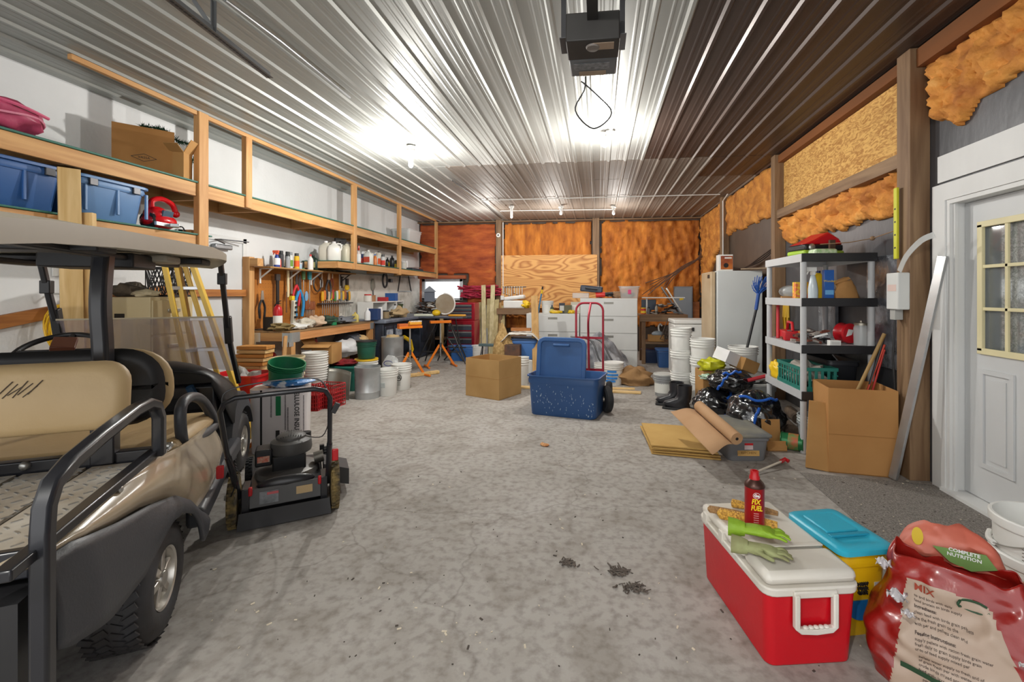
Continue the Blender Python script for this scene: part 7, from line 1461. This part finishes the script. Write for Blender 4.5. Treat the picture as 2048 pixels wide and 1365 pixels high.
MB().b2((-.22, -.10, .02), (.22, -.02, .035)).prism([(-.25, 0), (.25, 0), (.24, .1), (-.24, .1)], (0, .006, 0), o=(0, -.12, .012)).build('rear_skirt', plast('#38383a', .6), mw)
MB().box((0, -.055, .165), (.42, .02, .11), rot=(-.25, 0, 0)).build('rear_panel', DG, mw, bevel=.004)
ib = MB(); ib.box((-.09, -.069, .165), (.1, .003, .07), rot=(-.25, 0, 0)).build('warning_label', M('label_grey', '#8d9194', .6, col2='#5f6266', scale=30), mw); MB().box((-.07, -.0715, .188), (.06, .003, .014), rot=(-.25, 0, 0)).build('label_header', RED, mw); MB().box((.1, -.069, .175), (.09, .003, .045), rot=(-.25, 0, 0)).build('tan_label', P_('#b89c6c'), mw)
MB().sph((0, -.02, .225), .1, sc=(1.6, .35, .4)).build('rear_flap', DK, mw)
for s in (-1, 1): MB().b2((s*.21-.02, -.09, .03), (s*.21+.02, .06, .24)).build('handle_bracket', DK, mw, bevel=.004); MB().box((s*.185, -.08, .22), (.02, .03, .05)).build('red_lock', RED, mw, bevel=.006)
# engine
MB().b2((-.09, .22, .2), (.11, .42, .31)).build('engine_block', BLK, mw, bevel=.01)
MB().lathe([(0, .31), (.125, .31), (.13, .33), (.125, .385), (.10, .40), (.092, .402), (.09, .415), (.07, .43), (0, .435)], 30, c=(.02, .32, 0)).build('engine_shroud', DG, mw, smooth=40)
b = MB(); 
for k in range(9): b.rtube([(.02-.06+k*.015, .25, .431-.1*abs(k-4)*.02), (.02-.06+k*.015, .39, .431-.1*abs(k-4)*.02)], .004, .008, (0, 0, 1))
b.build('starter_grille', BLK, mw); MB().b2((-.19, .24, .25), (-.09, .38, .36)).build('air_filter_box', BLK, mw, bevel=.01); MB().b2((-.175, .236, .28), (-.105, .24, .32)).build('filter_label', M('lab2', '#c8bca4', .6, col2='#c8442c', scale=40), mw)
MB().cyl((.11, .42, .3), (.11, .42, .4), .035).build('fuel_cap', BLK, mw); MB().cyl((.16, .3, .24), (.22, .3, .25), .04).build('muffler', metal('#77736c', .5), mw); MB().prism([(0, .0), (.16, -.05), (.16, .06), (.0, .12)], (0, .22, 0), o=(.22, .2, .1)).build('discharge_chute', plast('#3a3a3c'), mw)
MB().b2((.2, .44, .17), (.23, .47, .28)).build('height_lever', BLK, mw)
# handle
hb = MB(); L0, L1, L2 = (-.245, -.03, .18), (-.28, -.25, .52), (-.29, -.40, .78); R0_, R1_, R2_ = (.235, -.03, .18), (.235, -.25, .52), (.23, -.40, .80)
cp_ = [L0, L1, L2, (-.27, -.425, .83), (-.22, -.43, .855)]+[(.15, -.43, .865), (.205, -.425, .85), R2_, R1_, R0_]
hb.tube(cp_, .0135, 10).build('handle_bar', FRM, mw, smooth=60)
MB().tube([L0, Vector(L0).lerp(Vector(L1), .9)], .017, 10).build('lower_handle', FRM, mw); MB().tube([R0_, Vector(R0_).lerp(Vector(R1_), .9)], .017, 10).build('lower_handle', FRM, mw)
for s, p in ((-1, L1), (1, R1_)): MB().box((p[0]+s*.03, p[1], p[2]-.1), (.035, .025, .07)).build('red_knob', RED, mw, bevel=.006)
MB().tube(smoothpath([(-.28, -.41, .80), (-.26, -.42, .89), (-.1, -.43, .925), (.1, -.43, .93), (.19, -.425, .90), (.225, -.41, .80)], 5), .004, 6).build('bail_wire', DSTEEL, mw)
MB().tube(smoothpath([(.225, -.38, .78), (.235, -.3, .68), (.2, -.1, .5), (.1, .25, .42)], 5), .003, 5).build('pull_cord', BLK, mw); MB().box((.26, -.36, .73), (.03, .03, .06), rot=(0, .5, 0)).build('throttle_clip', BLK, mw, bevel=.003)
MB().tube(smoothpath([L1, (-.24, -.2, .35), (-.28, -.1, .2), (-.2, .05, .2)], 5), .004, 5).build('control_cable', BLK, mw)
# ================================================================ clutter left of the aisle
IB_ = M('poly_bag_white', '#dedadc', .3, var=.03, bump=.35, bscale=8, coat=.3)
t = thing('insulation_bale', 'white plastic wrapped insulation bale with printed sides behind the mower', 'insulation bale', (-2.86, 3.78, 0), radians(24))
b = MB(); rbox(b, .44, .30, 0, .46, .32, .56, .09, 7); b.build('bale_body', IB_, t, smooth=60); 
text('CELLULOSE INSULATION', .054, M('ink_black2', '#222222', .6, var=0), t, (.155, -.1635, .29), (pi/2, pi/2, 0), bold=.001, sx=.9); MB().b2((-.13, -.162, .0), (-.115, -.1595, .56)).build('black_strap', BLK, t, smooth=0)
MB().b2((-.01, -.162, .33), (.03, -.1595, .5)).build('green_panel', GRN, t, smooth=0); MB().b2((-.01, -.162, .05), (.02, -.1595, .2)).build('dark_panel', BLK, t, smooth=0)
for x, z0, z1 in ((-.05, .32, .54), (.06, .2, .54), (.08, .1, .4), (.205, .15, .5)): 
    b = MB(); 
    for k in range(int((z1-z0)/.012)): b.b2((x, -.163, z0+k*.012), (x+.01, -.16, z0+k*.012+.007))
    b.build('printed_lines', M('ink_grey', '#6a6468', .7, var=0), t, smooth=0)
t = thing('blue_pouch', 'blue and white plastic wrap tied around the top of the insulation bale', 'plastic wrap', (-2.80, 3.79, .561), radians(24)); MB().sph((0, 0, .035), .2, sc=(1.0, .62, .2), nz=.3, seed=5).build('wrap', M('wrap_blue', '#2a6fb0', .3, col2='#d8dde2', scale=14, thr=(.42, .52), bump=.5), t)
bucket((-2.88, 3.84, .575), 'green rubber bucket tilted on top of the insulation bale', r=.15, h=.2, m=M('bucket_green', '#1c6f48', .4, var=.06), bail='down', tilt=(.12, .25), grip=False)
bucket((-3.32, 4.5, 0), 'cream bucket behind the tilted green bucket', r=.15, h=.72, m=P_('#cfc09c'), bail=None)
t = tote((-3.66, 4.25, 0), .5, .36, .58, .1, 'bright red bin between golf cart and insulation bale', plast('#c01820', .35)); lump((-3.63, 4.25, .3), (.16, .13, .16), M('foil_mix', '#b8b4b0', .4, col2='#3a3836', scale=10, bump=.6), 'crumpled grey cloth and foil inside the bright red bin', seed=22, nz=.7)
t = thing('orange_handle', 'orange curved handle leaning by the front wheel of the cart', 'handle', (-2.98, 3.62, .02)); MB().tube(smoothpath([(-.1, 0, 0), (.0, 0, .12), (.08, .05, .4), (.05, .1, .55)], 5), .016).build('handle_tube', ORG, t)
MB().b2((-.16, -.2, 0), (.16, .2, .6)).build('lumber_crate', pale('x'), loc=(-3.84, 4.72, 0), smooth=0); tag(D.objects['lumber_crate'], 'pale wooden crate under the short lumber stack', 'crate')
for i in range(5): board((-3.98+.01*i, 4.56+.02*(i % 2), .625+.045*i), (-3.66+.012*i, 4.60, .625+.045*i), .16, .038, (0, 0, 1), pale('x') if i % 2 else wood('amber', '#c98f48', '#a86e2c', 'x'), ('bottom', 'second', 'third', 'fourth', 'topmost')[i]+' short board in the stack beside the left door', name='short_board')
board((-3.60, 4.72, .0), (-3.66, 4.9, .9), .09, .035, (1, 1, .2), lum('z'), 'orange tinted board leaning by the short lumber stack')
stack(630, 5.6, 3, 'white bucket in the nested stack left of the metal flashing', 0, r=.155, pitch=.125, bails=(2, 1))
RMX = M('red_basket', '#b01c22', .4)
def basket(P, lb, rz):
    t = thing('wire_basket', lb, 'basket', P, rz, group=None); b = MB(); w_, d_, h_ = .15, .12, .27
    for z in [h_*i/6 for i in range(7)]: b.tube([(-w_, -d_, z+.004), (w_, -d_, z+.004), (w_, d_, z+.004), (-w_, d_, z+.004)], .006, 5, closed=True)
    for i in range(11): x = -w_+2*w_*i/10; b.cyl((x, -d_, 0), (x, -d_, h_), .005, n=5).cyl((x, d_, 0), (x, d_, h_), .005, n=5)
    for i in range(7): y = -d_+2*d_*i/6; b.cyl((-w_, y, 0), (-w_, y, h_), .005, n=5).cyl((w_, y, 0), (w_, y, h_), .005, n=5)
    b.build('basket_wires', RMX, t); MB().b2((-w_+.02, -d_+.02, .002), (w_-.02, d_-.02, h_-.08)).build('red_lining', plast('#8c1418'), t, bevel=.01)
basket((X_(622, 5.1), 5.1, 0), 'red wire basket on the floor left, nearer to the insulation bale', .1); basket((X_(657, 5.25), 5.25, 0), 'red wire basket on the floor behind the nearer red basket', -.1)
GZ = M('galvanised', '#c2c6c8', .4, metal=.5, col2='#9a9ea0', scale=4)
def gcan(P, r_, h_, lb, handles=False, m=GZ):
    t = thing('galvanised_can', lb, 'metal can', P); MB().lathe([(0, 0), (r_*.95, 0), (r_*.96, .01), (r_*.97, h_*.2), (r_*.985, h_*.21), (r_*.97, h_*.22), (r_, h_*.96), (r_*1.02, h_*.97), (r_*1.02, h_), (r_*.98, h_), (r_*.95, .02), (0, .02)], 36).build('can_body', m, t, smooth=40); return t
gp_ = fl(722, 801); gcan((gp_.x, gp_.y+.17, 0), .165, .42, 'small galvanised metal can in front of the white buckets on the left')
b = MB(); b.grid(lambda u, v: (-.16+.33*u, .07*sin(pi*u)-.1*u+.1*v, .40*v*(1-.12*u)+.0), 16, 6); o = b.build('metal_flashing', M('flashing', '#9a9a94', .35, metal=.7, col2='#7a7468', scale=3), solid=.004, loc=(X_(684, 5.7), 5.6, .003), rot=(0, 0, .25)); tag(o, 'curved sheet of grey metal flashing standing beside the galvanised can', 'sheet metal')
q = fl(768, 793); bucket((q.x, q.y+.1, 0), 'white bucket with a faint round mark right of the small galvanised can', r=.14, h=.36, bail='down', mark=lambda t, r, h: MB().b2((-.03, -r*.97-.002, .12), (.03, -r*.9, .19)).build('round_mark', P_('#a9aeac'), t, bevel=.02))
q = fl(795, 782); bucket((q.x, q.y+.13, 0), 'white bucket with a dark round emblem nearest the first roller stand', r=.14, h=.37, bail='up', grip=False, bang=.6, mark=lambda t, r, h: (MB().tube([(.04*cos(a)+.02, -r*.95-.002, .19+.045*sin(a)) for a in [2*pi*i/20 for i in range(20)]], .005, 5, closed=True).build('emblem_ring', LK, t), text('KL', .05, LK, t, (.02, -r*.95, .19), bold=.001, depth=.004), text('-----\n-----', .03, LK, t, (.02, -r*.93, .1), depth=.004)))
gcan((X_(784, 7.6), 7.62, 0), .19, .64, 'tall galvanised trash can under the end of the workbench'); t = thing('emblem_bag', 'clear plastic sack with an oval emblem leaning on the tall trash can', 'sack', (X_(782, 6.85), 6.85, 0)); MB().sph((0, 0, .2), .15, sc=(1, .6, 1.4), nz=.3, seed=4).build('sack_body', CLEAR, t); b = MB(); b.tube([(.07*cos(a), -.1, .3+.04*sin(a)) for a in [2*pi*i/20 for i in range(20)]], .006, 5, closed=True); b.build('oval_emblem', P_('#3a3a78'), t)
lump((X_(784, 7.6), 7.62, .58), (.12, .1, .05), M('foam_yel', '#cdb487', .9, bump=.5), 'tan crumpled paper on top of the tall trash can', seed=6, name='crumpled_paper', cat='paper')
bucket((X_(733, 6.35), 6.35, 0), 'white bucket with a yellow lid supporting the dark green tub', r=.16, h=.43, lid=plast('#d8ae22'), bail=None)
bucket((X_(733, 6.35), 6.35, .44), 'dark green tub with a black rim on the yellow lidded bucket', r=.14, h=.26, m=M('tub_green', '#1e5a48', .5), lid=BLK, bail=None)
lump((X_(690, 6.2), 6.2, .35), (.22, .14, .05), M('red_net', '#8a1420', .6, col2='#5c0c14', scale=18, bump=.7), 'dark red netting pile left of the green tub', name='netting', cat='netting', seed=14, nz=.5)
tote((X_(690, 6.2), 6.22, 0), .5, .34, .345, 0, 'teal plastic bin beneath the dark red netting', P_('#1f6a5c'), lid=P_('#1f6a5c'), open_=False)
# low shelf of the work bench with its load
wb = D.objects['workbench']; MB().b2((-.3, -1.05, .4), (.22, 1.08, .42)).build('lower_shelf', lum('y'), wb, smooth=0); LS = .421
cbox((X_(645, 5.98)+.0, 6.0, LS), .38, .34, .27, .15, 'brown cardboard box with folded flaps on the low shelf of the workbench', flaps={'s': (.1, 1.9), 'w': (.12, .6)})
small('tin', (X_(611, 5.8), 5.85, LS), 'paint tin with blue and yellow label on the low shelf', .085, .2, P_('#c8ccd0'), BLK, M('tin_label', '#6ab0d0', .5, col2='#d8c85a', scale=20))
small('bottle', (X_(628, 6.3), 6.35, LS+.0), 'small pink bottle with black cap behind the cardboard box on the low shelf', .03, .34, P_('#c85a6a'), BLK)
lump((X_(690, 6.6), 6.65, LS), (.14, .32, .13), M('white_bag_', '#c9cacc', .4, bump=.8, bscale=10), 'clear and white plastic bags piled on the low shelf', name='plastic_bags', cat='bags', seed=19, nz=.6)
lump((X_(712, 7.2), 7.25, LS), (.16, .2, .14), M('tan_paper', '#c0a070', .9, bump=.6), 'tan paper scraps at the far end of the low shelf', name='paper_scraps', cat='paper', seed=23, nz=.6)
t = thing('dust_pan', 'dark grey angled plastic hood under the far end of the workbench', 'hood', (-4.2, 7.0, LS+.14)); MB().prism([(-.2, 0), (.25, 0), (.2, .12), (-.1, .26)], (0, .3, 0), o=(0, 0, 0)).build('hood_body', P_('#4c5058'), t, bevel=.01)
fire_ext((X_(537, 5.45), 5.52, .301), 'red fire extinguisher below the near end of the workbench', .95); cbox((X_(537, 5.45), 5.55, 0), .3, .3, .295, 0, 'cardboard box under the lower fire extinguisher'); MB().b2((-.15, -.15, .2955), (.15, .15, .3)).build('tmpz', CARD, loc=(X_(537, 5.45), 5.55, 0)).name = 'cardboard_square'; tag(D.objects['cardboard_square'], 'flat cardboard piece on the box under the lower fire extinguisher', 'cardboard sheet')
t = thing('shop_vacuum', 'grey and silver round shop vacuum in the shade under the workbench', 'vacuum', (X_(560, 5.2), 5.3, 0)); MB().lathe([(0, 0), (.16, 0), (.17, .3), (.175, .32), (.15, .45), (.08, .52), (0, .53)], 26).build('tank', M('vac_grey', '#77797c', .5), t); MB().lathe([(.178, .3), (.18, .3), (.18, .34), (.178, .34)], 26).build('red_band', RED, t); MB().tube(smoothpath([(.1, -.1, .35), (.25, -.15, .4), (.2, -.1, .1), (.05, -.2, .03)], 5), .03, 10).build('hose', BLK, t)
# ================================================================ ceiling things
t = thing('garage_door_opener', 'black and grey garage door opener hanging from the metal ceiling', 'door opener', (-.03, 2.7, 2.82)); OBK = M('opener_black', '#2a2826', .5, var=.15)
MB().b2((-.15, -.17, 0), (.15, .04, .16)).build('chassis', OBK, t, bevel=.006); MB().b2((-.145, .041, .0), (.145, .25, .15)).build('light_cover', M('opener_grey', '#6a6e72', .4, metal=.3), t, bevel=.01)
MB().rtube([(0, -.1, .13), (0, -3.6, .16)], .06, .04, (0, 0, 1)).build('rail', OBK, t); MB().b2((-.0, -.14, -.004), (.12, -.07, -.001)).build('paper_label', P_('#9a8672'), t); MB().b2((-.09, .18, -.004), (.08, .235, -.001)).build('paper_label', P_('#9a8672'), t); MB().b2((-.12, .08, -.003), (.1, .16, -.001)).build('printed_panel', M('print_grey', '#8c9094', .5, col2='#5c6064', scale=40), t)
MB().lathe([(0, -.012), (.035, -.01), (.04, 0)], 20, c=(-.0, -.1, -.002)).build('gear_cover', M('worn_metal', '#77706a', .6), t)
for s in (-1, 1):
    MB().rtube([(s*.17, -.06, .06), (s*.17, -.06, ZC-2.84)], .03, .003, (0, 1, 0)).build('hanger_strap', metal('#4a4a4c', .5), t); MB().b2((s*.155-.0, -.12, .05), (s*.19, .05, .055)).build('hanger_bracket', DSTEEL, t)
MB().tube(smoothpath([(-.05, .25, .0), (-.06, .27, -.08), (-.12, .3, -.2), (.0, .34, -.31), (.12, .32, -.22), (.02, .3, -.1), (-.08, .27, -.02)], 6), .005, 6).build('power_cord', BLK, t)
a_, b_c = fl(330, -8, 3.02), fl(540, 156, 3.02); t = thing('door_track', 'perforated steel angle track hung below the ceiling at the upper left', 'track', (a_.x, a_.y, 3.02)); b = MB(); b.rtube([(0, 0, 0), b_c-a_], .05, .004, (0, 0, 1)); b.rtube([(0, 0, .02), b_c-a_+Vector((0, 0, .02))], .004, .045, (0, 0, 1)); b.build('track_angle', metal('#6c6e70', .45), t, smooth=0)
b = MB(); dd = b_c-a_
for k in range(30): q = dd*((k+.5)/30); b.box((q.x, q.y, -.0035), (.012, .02, .002), rot=(0, 0, atan2(dd.y, dd.x)+pi/2))
o = b.build('slot_hole', BLK, t, smooth=0); hp = fl(427, 66, 3.03)-a_; MB().b2((hp.x-.02, hp.y-.002, 0), (hp.x+.02, hp.y+.002, ZC-3.025)).b2((hp.x-.0, hp.y-.02, 0), (hp.x+.004, hp.y+.02, ZC-3.025)).rtube([(hp.x, hp.y, .03), (hp.x-.12, hp.y-.02, ZC-3.03)], .025, .004, (0, 1, 0)).build('hanger_angle', metal('#7c7e80', .45), t, smooth=0)
BULB = M('bulb_glow', '#ffffff', .3, var=0, emit=14)
def fixture(x, y, lb, lit=True, long=False, tilt=0):
    t = thing('ceiling_lamp', lb, 'ceiling lamp', (x, y, ZC-.02)); MB().lathe([(0, 0), (.055, 0), (.055, -.035), (.05, -.04), (0, -.04)], 8).build('junction_box', STEEL if lit else WHT, t); T = TR((0, 0, -.04), (0, tilt, 0))
    MB().lathe([(0, 0), (.035, 0), (.032, -.04), (.02, -.05), (0, -.05)], 16, T=T).build('socket', WHT, t)
    m = BULB if lit else M('bulb_white', '#eef0f2', .3, var=0, emit=.15)  # unlit bulbs get a faint added glow to look white
    if long: MB().lathe([(0, -.05), (.02, -.055), (.028, -.08), (.028, -.2), (.015, -.22), (0, -.22)], 16, T=T).build('bulb', m, t)
    else: MB().lathe([(0, -.05), (.014, -.052), (.03, -.09), (.033, -.115), (.025, -.14), (0, -.15)], 18, T=T).build('bulb', m, t)
    return t
fixture(-2.3, 5.33, 'lit bare bulb ceiling lamp on the left half of the metal ceiling', long=True)
fixture(.13, 5.12, 'lit ceiling lamp in the middle of the ceiling behind the door opener', tilt=.5)
for i, (px, lb) in enumerate(((1023, 'unlit white ceiling lamp with a long bulb, leftmost of the back row'), (1122, 'unlit white ceiling lamp in the middle of the back row'), (1227, 'unlit white ceiling lamp, rightmost of the back row'))):
    fixture(fl(px, 414, ZC-.04).x, fl(px, 414, ZC-.04).y, lb, lit=False, long=i == 0)
def pipe(pts, r_, m, nm, lb): p = Vector(pts[0]); o = MB().tube([Vector(q)-p for q in pts], r_, 8).build(nm, m, loc=p); tag(o, lb, nm.replace('_', ' '))
zz = ZC-.032; pipe([fl(962, 401, zz), fl(1440, 389, zz)], .009, WHT, 'conduit', 'long white conduit crossing the ceiling near the back wall'); pipe([fl(1000, 422, zz), fl(1225, 419, zz)], .008, WHT, 'conduit', 'shorter white conduit joining the back row of ceiling lamps')
pipe([fl(905, 362, zz), fl(960, 400, zz), fl(1003, 438, zz)], .01, BLK, 'cable', 'dark cable stapled diagonally along the ceiling ribs')
pipe([fl(450, 0, zz), fl(560, 82, zz), fl(700, 195, zz)], .011, metal('#9c9ea0', .4), 'conduit', 'steel conduit clipped along the ceiling right of the perforated track')
t = thing('thermometer', 'small round white thermometer on the left back wall post', 'thermometer', at(997, 471, 10.96)); MB().lathe([(0, 0), (.055, 0), (.05, -.03), (0, -.03)], 20, axis='y').build('dial', WHT, t); MB().lathe([(0, -.031), (.025, -.031), (.025, -.033), (0, -.033)], 14, axis='y').build('dial_face', DSTEEL, t)
pipe([at(1006, 445, 10.94), at(1006, 590, 10.94)], .012, WHT, 'conduit', 'thin white conduit running down beside the left back post')
t = thing('junction_box', 'small white outlet box at the end of the thin white conduit', 'outlet box', at(1005, 596, 10.9)); MB().box((0, 0, 0), (.09, .05, .11)).build('box_body', WHT, t, bevel=.005)
